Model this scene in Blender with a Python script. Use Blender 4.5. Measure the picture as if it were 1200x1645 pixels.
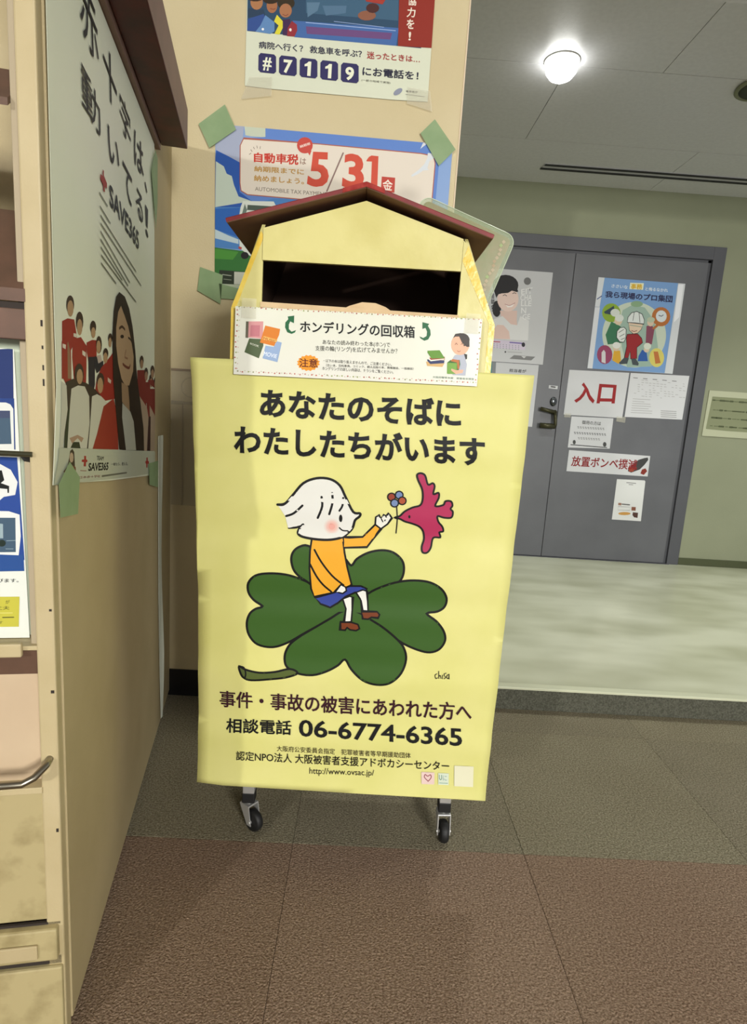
import bpy, bmesh, math, random
from mathutils import Vector, Matrix
from mathutils.geometry import tessellate_polygon
random.seed(11)
PI = math.pi
sc = bpy.context.scene
C = sc.collection
for o in list(bpy.data.objects):
    bpy.data.objects.remove(o)

# ------------------------------------------------------------ camera, world, lights, exposure
cam = bpy.data.cameras.new('camera')
cam.sensor_fit = 'VERTICAL'
cam.sensor_height = 36.0
cam.lens = 36.0 * 950.0 / 1645.0
cam.clip_start = 0.02
co = bpy.data.objects.new('camera', cam)
C.objects.link(co)
sc.camera = co
# right, down and forward directions of the handheld phone, which looks a little down and is rolled a few degrees
TH, RO, YA = math.radians(9.937), math.radians(3.704), math.radians(1.373)
right0 = Vector((math.cos(RO), math.sin(RO), 0)); down0 = Vector((-math.sin(RO), math.cos(RO), 0)); ahead0 = Vector((0, 0, 1))
downv = down0 * math.cos(TH) + ahead0 * math.sin(TH); fw = ahead0 * math.cos(TH) - down0 * math.sin(TH)
Xw = right0 * math.cos(YA) + fw * math.sin(YA); Yw = fw * math.cos(YA) - right0 * math.sin(YA)
M3 = Matrix((Xw, Yw, -downv))            # photo axes (right, down, ahead) -> world
R3 = Matrix(((M3[0][0], -M3[0][1], -M3[0][2]), (M3[1][0], -M3[1][1], -M3[1][2]), (M3[2][0], -M3[2][1], -M3[2][2])))
co.matrix_world = Matrix.Translation((0, 0, 0.93)) @ R3.to_4x4()

world = bpy.data.worlds.new('world'); sc.world = world; world.use_nodes = True
bg = world.node_tree.nodes['Background']
bg.inputs[0].default_value = (0.98, 1.0, 1.0, 1); bg.inputs[1].default_value = 0.5

def area(name, loc, target, size, power, col):
    l = bpy.data.lights.new(name, 'AREA'); l.shape = 'DISK'; l.size = size; l.energy = power; l.color = col
    o = bpy.data.objects.new(name, l); C.objects.link(o); o.location = loc
    o.rotation_euler = (Vector(target) - Vector(loc)).to_track_quat('-Z', 'Y').to_euler()
    return o
area('key_lamp', (-2.55, -3.9, 2.04), (-0.1, 1.3, 0.5), 0.16, 95, (1, 0.97, 0.92))
area('fill_lamp', (2.1, -3.9, 1.8), (0.1, 1.2, 0.4), 1.1, 265, (1, 0.985, 0.94))
def spot(name, loc, power, deg, col):
    l = bpy.data.lights.new(name, 'SPOT'); l.energy = power; l.color = col; l.spot_size = math.radians(deg); l.spot_blend = 0.6; l.shadow_soft_size = 0.06
    o = bpy.data.objects.new(name, l); C.objects.link(o); o.location = loc
    return o
spot('hall_downlight', (0.655, 2.463, 2.15), 42, 124, (0.97, 1.0, 0.95))
spot('hall_downlight', (2.30, 2.463, 2.23), 60, 124, (0.97, 1.0, 0.95))
spot('hall_downlight', (-1.0, 2.70, 2.23), 45, 124, (0.97, 1.0, 0.95))

sc.view_settings.view_transform = 'Standard'
sc.view_settings.look = 'None'
sc.view_settings.gamma = 1
sc.view_settings.use_curve_mapping = False
sc.view_settings.exposure = 0.13

# ------------------------------------------------------------ helpers
def lin(h):
    if isinstance(h, str):
        h = tuple(int(h[i:i + 2], 16) / 255 for i in (0, 2, 4))
    return tuple(c / 12.92 if c <= 0.04045 else ((c + 0.055) / 1.055) ** 2.4 for c in h)

def mat(name, col, rough=0.6, metal=0.0, noise=None, bump=None, col2=None, spec=0.5, alpha=1.0, emit=None, detail=4.0, lo=0.35, hi=0.65):
    m = bpy.data.materials.new(name); m.use_nodes = True
    nt = m.node_tree; b = nt.nodes['Principled BSDF']
    b.inputs['Base Color'].default_value = (*lin(col), 1)
    b.inputs['Roughness'].default_value = rough; b.inputs['Metallic'].default_value = metal
    b.inputs['Specular IOR Level'].default_value = spec; b.inputs['Alpha'].default_value = alpha
    if emit:
        b.inputs['Emission Color'].default_value = (*emit[0], 1); b.inputs['Emission Strength'].default_value = emit[1]
    tc = nt.nodes.new('ShaderNodeTexCoord')
    if noise:
        n = nt.nodes.new('ShaderNodeTexNoise'); n.inputs['Scale'].default_value = noise; n.inputs['Detail'].default_value = detail
        nt.links.new(tc.outputs['Object'], n.inputs['Vector'])
        r = nt.nodes.new('ShaderNodeValToRGB')
        r.color_ramp.elements[0].position = lo; r.color_ramp.elements[1].position = hi
        r.color_ramp.elements[0].color = (*lin(col), 1); r.color_ramp.elements[1].color = (*lin(col2 or col), 1)
        nt.links.new(n.outputs['Fac'], r.inputs['Fac']); nt.links.new(r.outputs['Color'], b.inputs['Base Color'])
    if bump:
        n2 = nt.nodes.new('ShaderNodeTexNoise'); n2.inputs['Scale'].default_value = bump[0]; n2.inputs['Detail'].default_value = 3
        nt.links.new(tc.outputs['Object'], n2.inputs['Vector'])
        bp = nt.nodes.new('ShaderNodeBump'); bp.inputs['Strength'].default_value = bump[1]; bp.inputs['Distance'].default_value = bump[2]
        nt.links.new(n2.outputs['Fac'], bp.inputs['Height']); nt.links.new(bp.outputs['Normal'], b.inputs['Normal'])
    return m

def ramp_over(m, scale, c1, c2, fac, stretch=(1, 1, 1)):
    """mix a second, larger colour noise over the base colour"""
    nt = m.node_tree; b = nt.nodes['Principled BSDF']
    tc = nt.nodes.new('ShaderNodeTexCoord'); mp = nt.nodes.new('ShaderNodeMapping'); mp.inputs['Scale'].default_value = stretch
    n = nt.nodes.new('ShaderNodeTexNoise'); n.inputs['Scale'].default_value = scale; n.inputs['Detail'].default_value = 2
    r = nt.nodes.new('ShaderNodeValToRGB'); r.color_ramp.elements[0].position = 0.35; r.color_ramp.elements[1].position = 0.65
    r.color_ramp.elements[0].color = (*lin(c1), 1); r.color_ramp.elements[1].color = (*lin(c2), 1)
    mx = nt.nodes.new('ShaderNodeMix'); mx.data_type = 'RGBA'; mx.inputs[0].default_value = fac
    nt.links.new(tc.outputs['Object'], mp.inputs['Vector']); nt.links.new(mp.outputs['Vector'], n.inputs['Vector'])
    nt.links.new(n.outputs['Fac'], r.inputs['Fac'])
    old = b.inputs['Base Color'].links[0].from_socket if b.inputs['Base Color'].links else None
    if old: nt.links.new(old, mx.inputs[6])
    else: mx.inputs[6].default_value = b.inputs['Base Color'].default_value
    nt.links.new(r.outputs['Color'], mx.inputs[7]); nt.links.new(mx.outputs[2], b.inputs['Base Color'])
    return m

def obj(name, bm, m, parent=None, smooth=False):
    me = bpy.data.meshes.new(name)
    bmesh.ops.recalc_face_normals(bm, faces=bm.faces[:])
    bm.to_mesh(me); bm.free()
    for mm in (m if isinstance(m, (list, tuple)) else [m]): me.materials.append(mm)
    if smooth:
        for p in me.polygons: p.use_smooth = True
    o = bpy.data.objects.new(name, me); C.objects.link(o)
    if parent: o.parent = parent
    return o

def tag(o, label, cat, group=None):
    o['label'] = label; o['category'] = cat
    if group: o['group'] = group
    return o
def struct(o, label=None, cat=None):
    o['kind'] = 'structure'
    if label: o['label'] = label
    if cat: o['category'] = cat
    return o
def thing(name, label, cat, loc=(0, 0, 0), rz=0.0, group=None):
    o = bpy.data.objects.new(name, None); C.objects.link(o)
    o.empty_display_size = 0.05
    o.location = loc; o.rotation_euler = (0, 0, rz)
    return tag(o, label, cat, group)

def bx(bm, x0, x1, y0, y1, z0, z1, bev=0.0, mi=0):
    r = bmesh.ops.create_cube(bm, size=1.0)
    vs = r['verts']
    for v in vs:
        v.co = Vector((x0 + (v.co.x + 0.5) * (x1 - x0), y0 + (v.co.y + 0.5) * (y1 - y0), z0 + (v.co.z + 0.5) * (z1 - z0)))
    fs = list({f for v in vs for f in v.link_faces})
    for f in fs: f.material_index = mi
    if bev > 0:
        es = list({e for v in vs for e in v.link_edges})
        bmesh.ops.bevel(bm, geom=es, offset=bev, segments=2, affect='EDGES', profile=0.5)
    return bm
def box(name, m, parent, x0, x1, y0, y1, z0, z1, bev=0.0):
    bm = bmesh.new(); bx(bm, x0, x1, y0, y1, z0, z1, bev)
    return obj(name, bm, m, parent)

def prism(bm, pts, thick, axis):
    """extrude a polygon of 3D points by the vector axis*thick"""
    a = [bm.verts.new(p) for p in pts]; d = Vector(axis) * thick
    b = [bm.verts.new(Vector(p) + d) for p in pts]
    bm.faces.new(a); bm.faces.new(b[::-1])
    n = len(pts)
    for i in range(n):
        bm.faces.new((a[i], b[i], b[(i + 1) % n], a[(i + 1) % n]))
    return bm

def tube(bm, path, r, seg=12, cap=True):
    path = [Vector(p) for p in path]; rings = []
    prev = None
    for i, p in enumerate(path):
        t = (path[min(i + 1, len(path) - 1)] - path[max(i - 1, 0)]).normalized()
        if prev is None:
            u = t.orthogonal().normalized()
        else:
            u = (prev - t * prev.dot(t)).normalized()
        prev = u; w = t.cross(u)
        rings.append([bm.verts.new(p + (u * math.cos(2 * PI * k / seg) + w * math.sin(2 * PI * k / seg)) * r) for k in range(seg)])
    for a, b in zip(rings, rings[1:]):
        for k in range(seg):
            bm.faces.new((a[k], a[(k + 1) % seg], b[(k + 1) % seg], b[k]))
    if cap: bm.faces.new(rings[0]); bm.faces.new(rings[-1][::-1])
    return bm

def lathe(bm, prof, seg=24, M=Matrix.Identity(4)):
    """spin (radius, height) pairs about local z"""
    rings = []
    for r, h in prof:
        rings.append([bm.verts.new(M @ Vector((r * math.cos(2 * PI * k / seg), r * math.sin(2 * PI * k / seg), h))) for k in range(seg)] if r > 1e-6 else [bm.verts.new(M @ Vector((0, 0, h)))])
    for a, b in zip(rings, rings[1:]):
        if len(a) == 1 and len(b) == 1: continue
        for k in range(seg):
            if len(a) == 1: bm.faces.new((a[0], b[(k + 1) % seg], b[k]))
            elif len(b) == 1: bm.faces.new((a[k], a[(k + 1) % seg], b[0]))
            else: bm.faces.new((a[k], a[(k + 1) % seg], b[(k + 1) % seg], b[k]))
    return bm

# ------------------------------------------------------------ flat print (lettering and pictures on the posters)
def smooth_pts(p, closed, n=4):
    out = []; L = len(p)
    rng = range(L if closed else L - 1)
    for i in rng:
        if closed: a, b, c, d = p[i - 1], p[i], p[(i + 1) % L], p[(i + 2) % L]
        else: a, b, c, d = p[max(i - 1, 0)], p[i], p[i + 1], p[min(i + 2, L - 1)]
        for k in range(n):
            t = k / n
            out.append(tuple(0.5 * (2 * b[j] + (c[j] - a[j]) * t + (2 * a[j] - 5 * b[j] + 4 * c[j] - d[j]) * t * t + (3 * b[j] - a[j] - 3 * c[j] + d[j]) * t ** 3) for j in (0, 1)))
    if not closed: out.append(p[-1])
    return out

text_cache = {}
def glyphs(body, off):
    cu = bpy.data.curves.new('lettering', 'FONT'); cu.body = body; cu.resolution_u = 3; cu.offset = off
    ob = bpy.data.objects.new('lettering', cu); C.objects.link(ob)
    bpy.context.view_layer.update()
    dg = bpy.context.evaluated_depsgraph_get()
    me = ob.evaluated_get(dg).to_mesh()
    vs = [(v.co.x, v.co.y) for v in me.vertices]; fs = [tuple(p.vertices) for p in me.polygons]
    ob.evaluated_get(dg).to_mesh_clear()
    bpy.data.objects.remove(ob); bpy.data.curves.remove(cu)
    return vs, fs
def text_tris(body, bold):
    """glyph faces plus, for heavier weights, a strip laid along the outside of every outline"""
    key = (body, bold)
    if key in text_cache: return text_cache[key]
    h = (0.0, 0.010, 0.020, 0.034)[bold]
    vs, fs = glyphs(body, 0.0)
    x0 = min(v[0] for v in vs) - h; x1 = max(v[0] for v in vs) + h; y0 = min(v[1] for v in vs) - h; y1 = max(v[1] for v in vs) + h
    nm = lambda L: [((x - x0) / (x1 - x0), (y - y0) / (y1 - y0)) for x, y in L]
    res = [(nm(vs), fs, 3)]
    if h:
        half = {}
        for f in fs:
            ar = sum(vs[f[i - 1]][0] * vs[f[i]][1] - vs[f[i]][0] * vs[f[i - 1]][1] for i in range(len(f)))
            g = f if ar > 0 else f[::-1]
            for i in range(len(g)): half[(g[i - 1], g[i])] = 1
        rim = [(a, b) for a, b in half if (b, a) not in half]
        nrm = {}
        for a, b in rim:
            d = Vector((vs[b][0] - vs[a][0], vs[b][1] - vs[a][1]))
            if d.length < 1e-7: continue
            n = Vector((d.y, -d.x)).normalized()
            nrm.setdefault(a, []).append(n); nrm.setdefault(b, []).append(n)
        def off(i):
            t = Vector((0, 0))
            for n in nrm.get(i, []): t += n
            if t.length < 1e-6: return Vector((0, 0))
            t.normalize(); c = max(0.5, t.dot(nrm[i][0]))
            return t * (h / c)
        for lay in range(3):
            V2 = []; F2 = []
            for k, (a, b) in enumerate(rim):
                if k % 3 != lay: continue
                pa, pb = Vector(vs[a]), Vector(vs[b]); i0 = len(V2)
                for q in (pa, pa + off(a), pb + off(b), pb): V2.append((q.x, q.y))
                F2.append((i0, i0 + 1, i0 + 2, i0 + 3))
            if F2: res.append((nm(V2), F2, lay))
    text_cache[key] = res
    return res

DL = 0.00002
def printed(entries, place, cuts=None, clip=None, base=0.00025, name='print', parent=None, material=None, dl=DL):
    """build the printed shapes of one poster as one mesh; place(u, v, w) gives the local point"""
    bm = bmesh.new(); col = bm.loops.layers.float_color.new('Col')
    layer = 0
    def add(verts, faces, c, w):
        bv = [bm.verts.new((u, v, w)) for u, v in verts]
        rgb = (*lin(c), 1)
        for f in faces:
            try: nf = bm.faces.new([bv[i] for i in f])
            except ValueError: continue
            for lp in nf.loops: lp[col] = rgb
    for e in entries:
        same = e[-1]
        if not same: layer += 1
        w = base + layer * dl + (dl * 0.35 if same else 0)
        if e[0] == 'p':
            pts = [(a / 1e4, b / 1e4) for a, b in e[2]]
            if e[3]: pts = smooth_pts(pts, True)
            tr = tessellate_polygon([[Vector((a, b, 0)) for a, b in pts]])
            add(pts, tr, e[1], w)
        elif e[0] == 's':
            pts = [(a / 1e4, b / 1e4) for a, b in e[3]]; hw = e[2] / 2e4
            if e[4]: pts = smooth_pts(pts, e[5])
            n = len(pts); L = []; closed = e[5]
            for i in range(n):
                a = pts[i - 1] if (closed or i > 0) else pts[i]; b = pts[(i + 1) % n] if (closed or i < n - 1) else pts[i]
                t = Vector((b[0] - a[0], b[1] - a[1]))
                t = t.normalized() if t.length > 0 else Vector((1, 0))
                L.append(Vector((-t.y, t.x)))
            vv = []; ff = []
            for i in range(n):
                k = hw
                if closed or 0 < i < n - 1:
                    a = pts[i - 1]; d = Vector((pts[i][0] - a[0], pts[i][1] - a[1]))
                    if d.length > 0:
                        cs = abs(L[i].dot(Vector((-d.y, d.x)).normalized()))
                        k = hw / max(cs, 0.55)
                vv += [(pts[i][0] + L[i].x * k, pts[i][1] + L[i].y * k), (pts[i][0] - L[i].x * k, pts[i][1] - L[i].y * k)]
            for i in range(n if closed else n - 1):
                j = (i + 1) % n; ff.append((2 * i, 2 * i + 1, 2 * j + 1, 2 * j))
            if not closed:                              # round ends
                for i, sgn in ((0, -1), (n - 1, 1)):
                    base_i = len(vv); cx, cy = pts[i]; ax = L[i]; tx = Vector((ax.y, -ax.x)) * sgn
                    for k in range(5):
                        q = PI * k / 4; vv.append((cx + ax.x * hw * math.cos(q) + tx.x * hw * math.sin(q), cy + ax.y * hw * math.cos(q) + tx.y * hw * math.sin(q)))
                    ff.append(tuple(range(base_i, base_i + 5)))
            add(vv, ff, e[1], w)
        else:
            q = [(a / 1e4, b / 1e4) for a, b in e[3]]
            for vs, fs, k in text_tris(e[2], e[4]):
              out = [tuple(((1 - x) * q[3][j] + x * q[2][j]) * (1 - y) + ((1 - x) * q[0][j] + x * q[1][j]) * y for j in (0, 1)) for x, y in vs]
              add(out, fs, e[1], w + k * 0.000002)
    if clip:                                            # trim the print to the sheet's edges: (point, outward normal)
        for p, n in clip:
            g = bm.verts[:] + bm.edges[:] + bm.faces[:]
            bmesh.ops.bisect_plane(bm, geom=g, plane_co=(p[0], p[1], 0), plane_no=(n[0], n[1], 0), clear_outer=True)
    if cuts:
        for ax, vals in enumerate(cuts):
            for val in vals:
                pc = [0, 0, 0]; pn = [0, 0, 0]; pc[ax] = val; pn[ax] = 1
                bmesh.ops.bisect_plane(bm, geom=bm.verts[:] + bm.edges[:] + bm.faces[:], plane_co=pc, plane_no=pn)
    for v in bm.verts: v.co = Vector(place(v.co.x, v.co.y, v.co.z))
    for f in bm.faces: f.material_index = 1; f.smooth = True
    bm.from_mesh(parent.data); bm.to_mesh(parent.data); bm.free()   # ink and sheet are one piece of paper
    parent.data.materials.append(material or M_print)
    return parent

def print_mat(name, rough):
    m = bpy.data.materials.new(name); m.use_nodes = True; nt = m.node_tree; b = nt.nodes['Principled BSDF']
    a = nt.nodes.new('ShaderNodeAttribute'); a.attribute_name = 'Col'
    nt.links.new(a.outputs['Color'], b.inputs['Base Color']); b.inputs['Roughness'].default_value = rough
    b.inputs['Specular IOR Level'].default_value = 0.25
    return m
M_print = print_mat('printed_ink', 0.55)

def quad_clip(q):
    """outward clip planes of a convex outline given as (u, v) in metres"""
    cx = sum(p[0] for p in q) / len(q); cy = sum(p[1] for p in q) / len(q); out = []
    for i in range(len(q)):
        a, b = q[i], q[(i + 1) % len(q)]; n = Vector((b[1] - a[1], a[0] - b[0])).normalized()
        if n.dot(Vector((cx - a[0], cy - a[1]))) > 0: n = -n
        out.append((a, (n.x, n.y)))
    return out

def sheet(name, outline, thick, place, m, parent=None, nu=1, nv=1, sub=None):
    """thin sheet with real thickness from an outline of (u, v) points, bent by place()"""
    bm = bmesh.new()
    vs = [bm.verts.new((a, b, 0)) for a, b in outline]; bm.faces.new(vs)
    if sub:
        for ax, vals in enumerate(sub):
            for val in vals:
                pc = [0, 0, 0]; pn = [0, 0, 0]; pc[ax] = val; pn[ax] = 1
                bmesh.ops.bisect_plane(bm, geom=bm.verts[:] + bm.edges[:] + bm.faces[:], plane_co=pc, plane_no=pn)
    r = bmesh.ops.extrude_face_region(bm, geom=bm.faces[:])
    for v in [g for g in r['geom'] if isinstance(g, bmesh.types.BMVert)]: v.co.z -= thick
    for v in bm.verts: v.co = Vector(place(v.co.x, v.co.y, v.co.z))
    return obj(name, bm, m, parent)

ART={
 'Y':[
  ('p','35571f',[(-189,5446),(-438,5278),(-723,5079),(-937,4938),(-1225,4745),(-1517,4630),(-1813,4671),(-1984,4857),(-2031,5087),(-1978,5283),(-1871,5385),(-1745,5443),(-1912,5555),(-2018,5701),(-2023,5890),(-1890,6048),(-1639,6108),(-1314,6102),(-1021,6025),(-798,5925),(-535,5751)],1,0),
  ('s','0c0c0c',45,[(-189,5446),(-438,5278),(-723,5079),(-937,4938),(-1225,4745),(-1517,4630),(-1813,4671),(-1984,4857),(-2031,5087),(-1978,5283),(-1871,5385),(-1745,5443),(-1912,5555),(-2018,5701),(-2023,5890),(-1890,6048),(-1639,6108),(-1314,6102),(-1021,6025),(-798,5925),(-535,5751)],1,1,1),
  ('p','35571f',[(-923,6684),(-1101,6647),(-1204,6537),(-1227,6387),(-1173,6204),(-1059,6079),(-872,5959),(-608,5747),(-308,5612),(-337,6142),(-644,6497)],1,0),
  ('s','0c0c0c',44,[(-923,6684),(-1101,6647),(-1204,6537),(-1227,6387),(-1173,6204),(-1059,6079),(-872,5959),(-608,5747),(-308,5612),(-337,6142),(-644,6497)],1,1,1),
  ('p','35571f',[(-227,6466),(-94,6355),(6,6492),(215,6623),(464,6683),(683,6652),(856,6513),(906,6329),(865,6138),(728,6016),(516,5909),(265,5818),(18,5670),(-158,5544),(-282,5804),(-264,6146)],1,0),
  ('s','0c0c0c',44,[(-227,6466),(-94,6355),(6,6492),(215,6623),(464,6683),(683,6652),(856,6513),(906,6329),(865,6138),(728,6016),(516,5909),(265,5818),(18,5670),(-158,5544),(-282,5804),(-264,6146)],1,1,1),
  ('p','35571f',[(265,5818),(547,5987),(832,6091),(1121,6135),(1415,6114),(1645,5995),(1763,5812),(1741,5638),(1610,5534),(1411,5483),(1607,5340),(1760,5155),(1806,4962),(1710,4779),(1529,4701),(1302,4735),(995,4855),(684,5052),(374,5267),(27,5517)],1,0),
  ('s','0c0c0c',45,[(265,5818),(547,5987),(832,6091),(1121,6135),(1415,6114),(1645,5995),(1763,5812),(1741,5638),(1610,5534),(1411,5483),(1607,5340),(1760,5155),(1806,4962),(1710,4779),(1529,4701),(1302,4735),(995,4855),(684,5052),(374,5267),(27,5517)],1,1,1),
  ('p','35571f',[(-189,5446),(-438,5278),(-723,5079),(-1009,4875),(-1187,4708),(-1275,4506),(-1264,4309),(-1167,4195),(-977,4119),(-715,4110),(-457,4197),(-240,4329),(-109,4455),(25,4264),(262,4058),(530,3981),(791,4028),(1002,4241),(1079,4524),(1020,4758),(878,4927),(603,5145),(334,5304),(68,5442)],1,0),
  ('s','0c0c0c',45,[(-189,5446),(-438,5278),(-723,5079),(-1009,4875),(-1187,4708),(-1275,4506),(-1264,4309),(-1167,4195),(-977,4119),(-715,4110),(-457,4197),(-240,4329),(-109,4455),(25,4264),(262,4058),(530,3981),(791,4028),(1002,4241),(1079,4524),(1020,4758),(878,4927),(603,5145),(334,5304),(68,5442)],1,1,1),
  ('p','4f5c2b',[(-2152,4206),(-2021,4146),(-1759,4101),(-1462,4131),(-1167,4207),(-1015,4132),(-1235,4032),(-1569,3972),(-1904,3933),(-2054,3977),(-2123,4080)],1,0),
  ('s','0c0c0c',42,[(-2152,4206),(-2021,4146),(-1759,4101),(-1462,4131),(-1167,4207),(-1015,4132),(-1235,4032),(-1569,3972),(-1904,3933),(-2054,3977),(-2123,4080)],1,1,1),
  ('s','0c0c0c',31,[(-2152,4206),(-2059,4184),(-2019,4066),(-2035,3966)],1,0,1),
  ('p','35571f',[(-316,5764),(267,5799),(364,5421),(-152,5429),(-298,5421)],0,1),
  ('p','dd9f2a',[(-859,6854),(-571,6827),(-286,6870),(-235,6596),(-164,6302),(-65,5977),(-391,5798),(-758,5677),(-831,5847),(-879,6259),(-883,6594)],0,0),
  ('s','0c0c0c',36,[(-859,6854),(-571,6827),(-286,6870),(-235,6596),(-164,6302),(-65,5977),(-391,5798),(-758,5677),(-831,5847),(-879,6259),(-883,6594)],0,1,1),
  ('p','dd9f2a',[(-268,6879),(89,6912),(190,7028),(307,7163),(420,7086),(289,6887),(180,6725),(-258,6687)],0,0),
  ('s','0c0c0c',36,[(-268,6879),(89,6912),(190,7028),(307,7163),(420,7086),(289,6887),(180,6725),(-258,6687)],0,1,1),
  ('p','d9d9cf',[(307,7163),(308,7309),(367,7349),(414,7279),(455,7365),(500,7332),(542,7396),(570,7361),(609,7309),(538,7188),(420,7086)],0,0),
  ('s','0c0c0c',33,[(307,7163),(308,7309),(367,7349),(414,7279),(455,7365),(500,7332),(542,7396),(570,7361),(609,7309),(538,7188),(420,7086)],0,1,1),
  ('s','0c0c0c',22,[(414,7279),(446,7226)],0,0,1),
  ('s','0c0c0c',22,[(500,7332),(481,7247)],0,0,1),
  ('p','2f3f8c',[(-751,5681),(-391,5798),(-108,5948),(111,5961),(230,5911),(191,5833),(9,5822),(-168,5727),(-307,5593),(-449,5496),(-635,5554)],0,0),
  ('s','0c0c0c',38,[(-751,5681),(-391,5798),(-108,5948),(111,5961),(230,5911),(191,5833),(9,5822),(-168,5727),(-307,5593),(-449,5496),(-635,5554)],0,1,1),
  ('s','0c0c0c',36,[(-801,6617),(-657,6385),(-445,6135),(-218,5960)],1,0,1),
  ('s','0c0c0c',37,[(-871,6334),(-734,6099),(-599,5937),(-447,5813)],1,0,1),
  ('p','e0e0d8',[(-374,5818),(-272,5964),(-179,5924),(-157,5850),(-226,5789),(-300,5803)],0,0),
  ('s','0c0c0c',30,[(-374,5818),(-272,5964),(-179,5924),(-157,5850),(-226,5789),(-300,5803)],0,1,1),
  ('p','e0e0d8',[(27,5823),(151,5887),(233,5865),(261,5646),(279,5474),(170,5460),(128,5676)],0,0),
  ('s','0c0c0c',33,[(27,5823),(151,5887),(233,5865),(261,5646),(279,5474),(170,5460),(128,5676)],0,1,1),
  ('p','6f3518',[(152,5459),(453,5465),(504,5410),(479,5343),(350,5351),(290,5309),(186,5311)],0,0),
  ('s','0c0c0c',34,[(152,5459),(453,5465),(504,5410),(479,5343),(350,5351),(290,5309),(186,5311)],0,1,1),
  ('p','e0e0d8',[(-220,5675),(-96,5739),(-29,5724),(-26,5475),(-31,5244),(-170,5228),(-148,5487)],0,0),
  ('s','0c0c0c',33,[(-220,5675),(-96,5739),(-29,5724),(-26,5475),(-31,5244),(-170,5228),(-148,5487)],0,1,1),
  ('p','6f3518',[(-236,5224),(-30,5228),(101,5193),(136,5106),(72,5063),(-39,5072),(-105,5115),(-138,5059),(-235,5061)],0,0),
  ('s','0c0c0c',34,[(-236,5224),(-30,5228),(101,5193),(136,5106),(72,5063),(-39,5072),(-105,5115),(-138,5059),(-235,5061)],0,1,1),
  ('p','d6d6cf',[(-1524,7432),(-1383,7462),(-1248,7628),(-1063,7861),(-822,7968),(-575,7966),(-393,7860),(-275,7653),(-117,7381),(9,7360),(5,7301),(-73,7224),(-107,7083),(-174,6987),(-304,6880),(-517,6823),(-767,6815),(-1020,6844),(-1122,6900),(-1105,6993),(-1037,7081),(-1312,6991),(-1374,7217),(-1460,7345)],0,0),
  ('s','0c0c0c',47,[(-1524,7432),(-1383,7462),(-1248,7628),(-1063,7861),(-822,7968),(-575,7966),(-393,7860),(-275,7653),(-117,7381),(9,7360),(5,7301),(-73,7224),(-107,7083),(-174,6987),(-304,6880),(-517,6823),(-767,6815),(-1020,6844),(-1122,6900),(-1105,6993),(-1037,7081)],1,0,1),
  ('s','0c0c0c',47,[(-1524,7432),(-1435,7433),(-1383,7462)],1,0,1),
  ('s','0c0c0c',43,[(-1356,7225),(-1217,7288),(-1063,7442)],1,0,1),
  ('s','0c0c0c',40,[(-1301,6999),(-1152,7019),(-1037,7081)],1,0,1),
  ('s','0c0c0c',43,[(-717,7625),(-698,7446),(-769,7225)],1,0,1),
  ('s','0c0c0c',43,[(-526,7709),(-510,7530),(-559,7310)],1,0,1),
  ('s','0c0c0c',39,[(-317,7632),(-323,7488),(-374,7387)],1,0,1),
  ('p','d6cdc5',[(-351,7086),(-356,7039),(-375,6995),(-406,6959),(-447,6934),(-493,6924),(-540,6929),(-583,6948),(-618,6980),(-641,7021),(-651,7068),(-646,7116),(-626,7160),(-595,7195),(-554,7220),(-509,7230),(-462,7225),(-419,7206),(-384,7174),(-361,7133)],0,0),
  ('p','d8bfb5',[(-380,7085),(-383,7046),(-399,7010),(-424,6981),(-457,6961),(-494,6953),(-532,6957),(-567,6972),(-595,6998),(-614,7032),(-622,7070),(-618,7108),(-603,7144),(-577,7173),(-544,7192),(-507,7201),(-470,7197),(-435,7182),(-407,7156),(-388,7122)],0,0),
  ('p','dab0a4',[(-408,7083),(-411,7053),(-423,7026),(-442,7004),(-468,6989),(-496,6982),(-525,6985),(-551,6997),(-573,7017),(-588,7043),(-594,7072),(-590,7101),(-579,7128),(-559,7150),(-534,7165),(-506,7172),(-477,7169),(-450,7157),(-429,7137),(-414,7112)],0,0),
  ('p','dba094',[(-440,7081),(-442,7062),(-450,7044),(-463,7029),(-479,7019),(-498,7015),(-517,7017),(-534,7025),(-548,7038),(-558,7055),(-561,7073),(-559,7093),(-552,7111),(-539,7125),(-523,7135),(-504,7139),(-485,7137),(-468,7129),(-454,7117),(-444,7100)],0,0),
  ('p','0c0c0c',[(-310,7246),(-311,7218),(-316,7194),(-326,7177),(-338,7171),(-350,7176),(-362,7191),(-370,7214),(-374,7242),(-373,7270),(-367,7294),(-358,7310),(-346,7316),(-333,7311),(-322,7296),(-314,7273)],0,0),
  ('s','0c0c0c',25,[(-357,7060),(-293,7013),(-197,7012)],1,0,1),
  ('s','0c0c0c',22,[(683,7531),(711,7279),(708,7023)],1,0,1),
  ('p','8c3a26',[(645,7709),(628,7657),(579,7633),(528,7651),(504,7701),(521,7753),(570,7777),(621,7759)],1,0),
  ('s','0c0c0c',25,[(645,7709),(628,7657),(579,7633),(528,7651),(504,7701),(521,7753),(570,7777),(621,7759)],1,1,1),
  ('p','6b7fa6',[(785,7754),(767,7702),(719,7678),(667,7696),(643,7745),(660,7797),(709,7821),(760,7803)],1,0),
  ('s','0c0c0c',25,[(785,7754),(767,7702),(719,7678),(667,7696),(643,7745),(660,7797),(709,7821),(760,7803)],1,1,1),
  ('p','9c4a2c',[(849,7650),(832,7598),(783,7574),(732,7592),(707,7641),(724,7693),(773,7717),(825,7699)],1,0),
  ('s','0c0c0c',25,[(849,7650),(832,7598),(783,7574),(732,7592),(707,7641),(724,7693),(773,7717),(825,7699)],1,1,1),
  ('p','6b7fa6',[(710,7598),(693,7546),(644,7522),(592,7540),(568,7590),(586,7642),(634,7666),(686,7648)],1,0),
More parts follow.
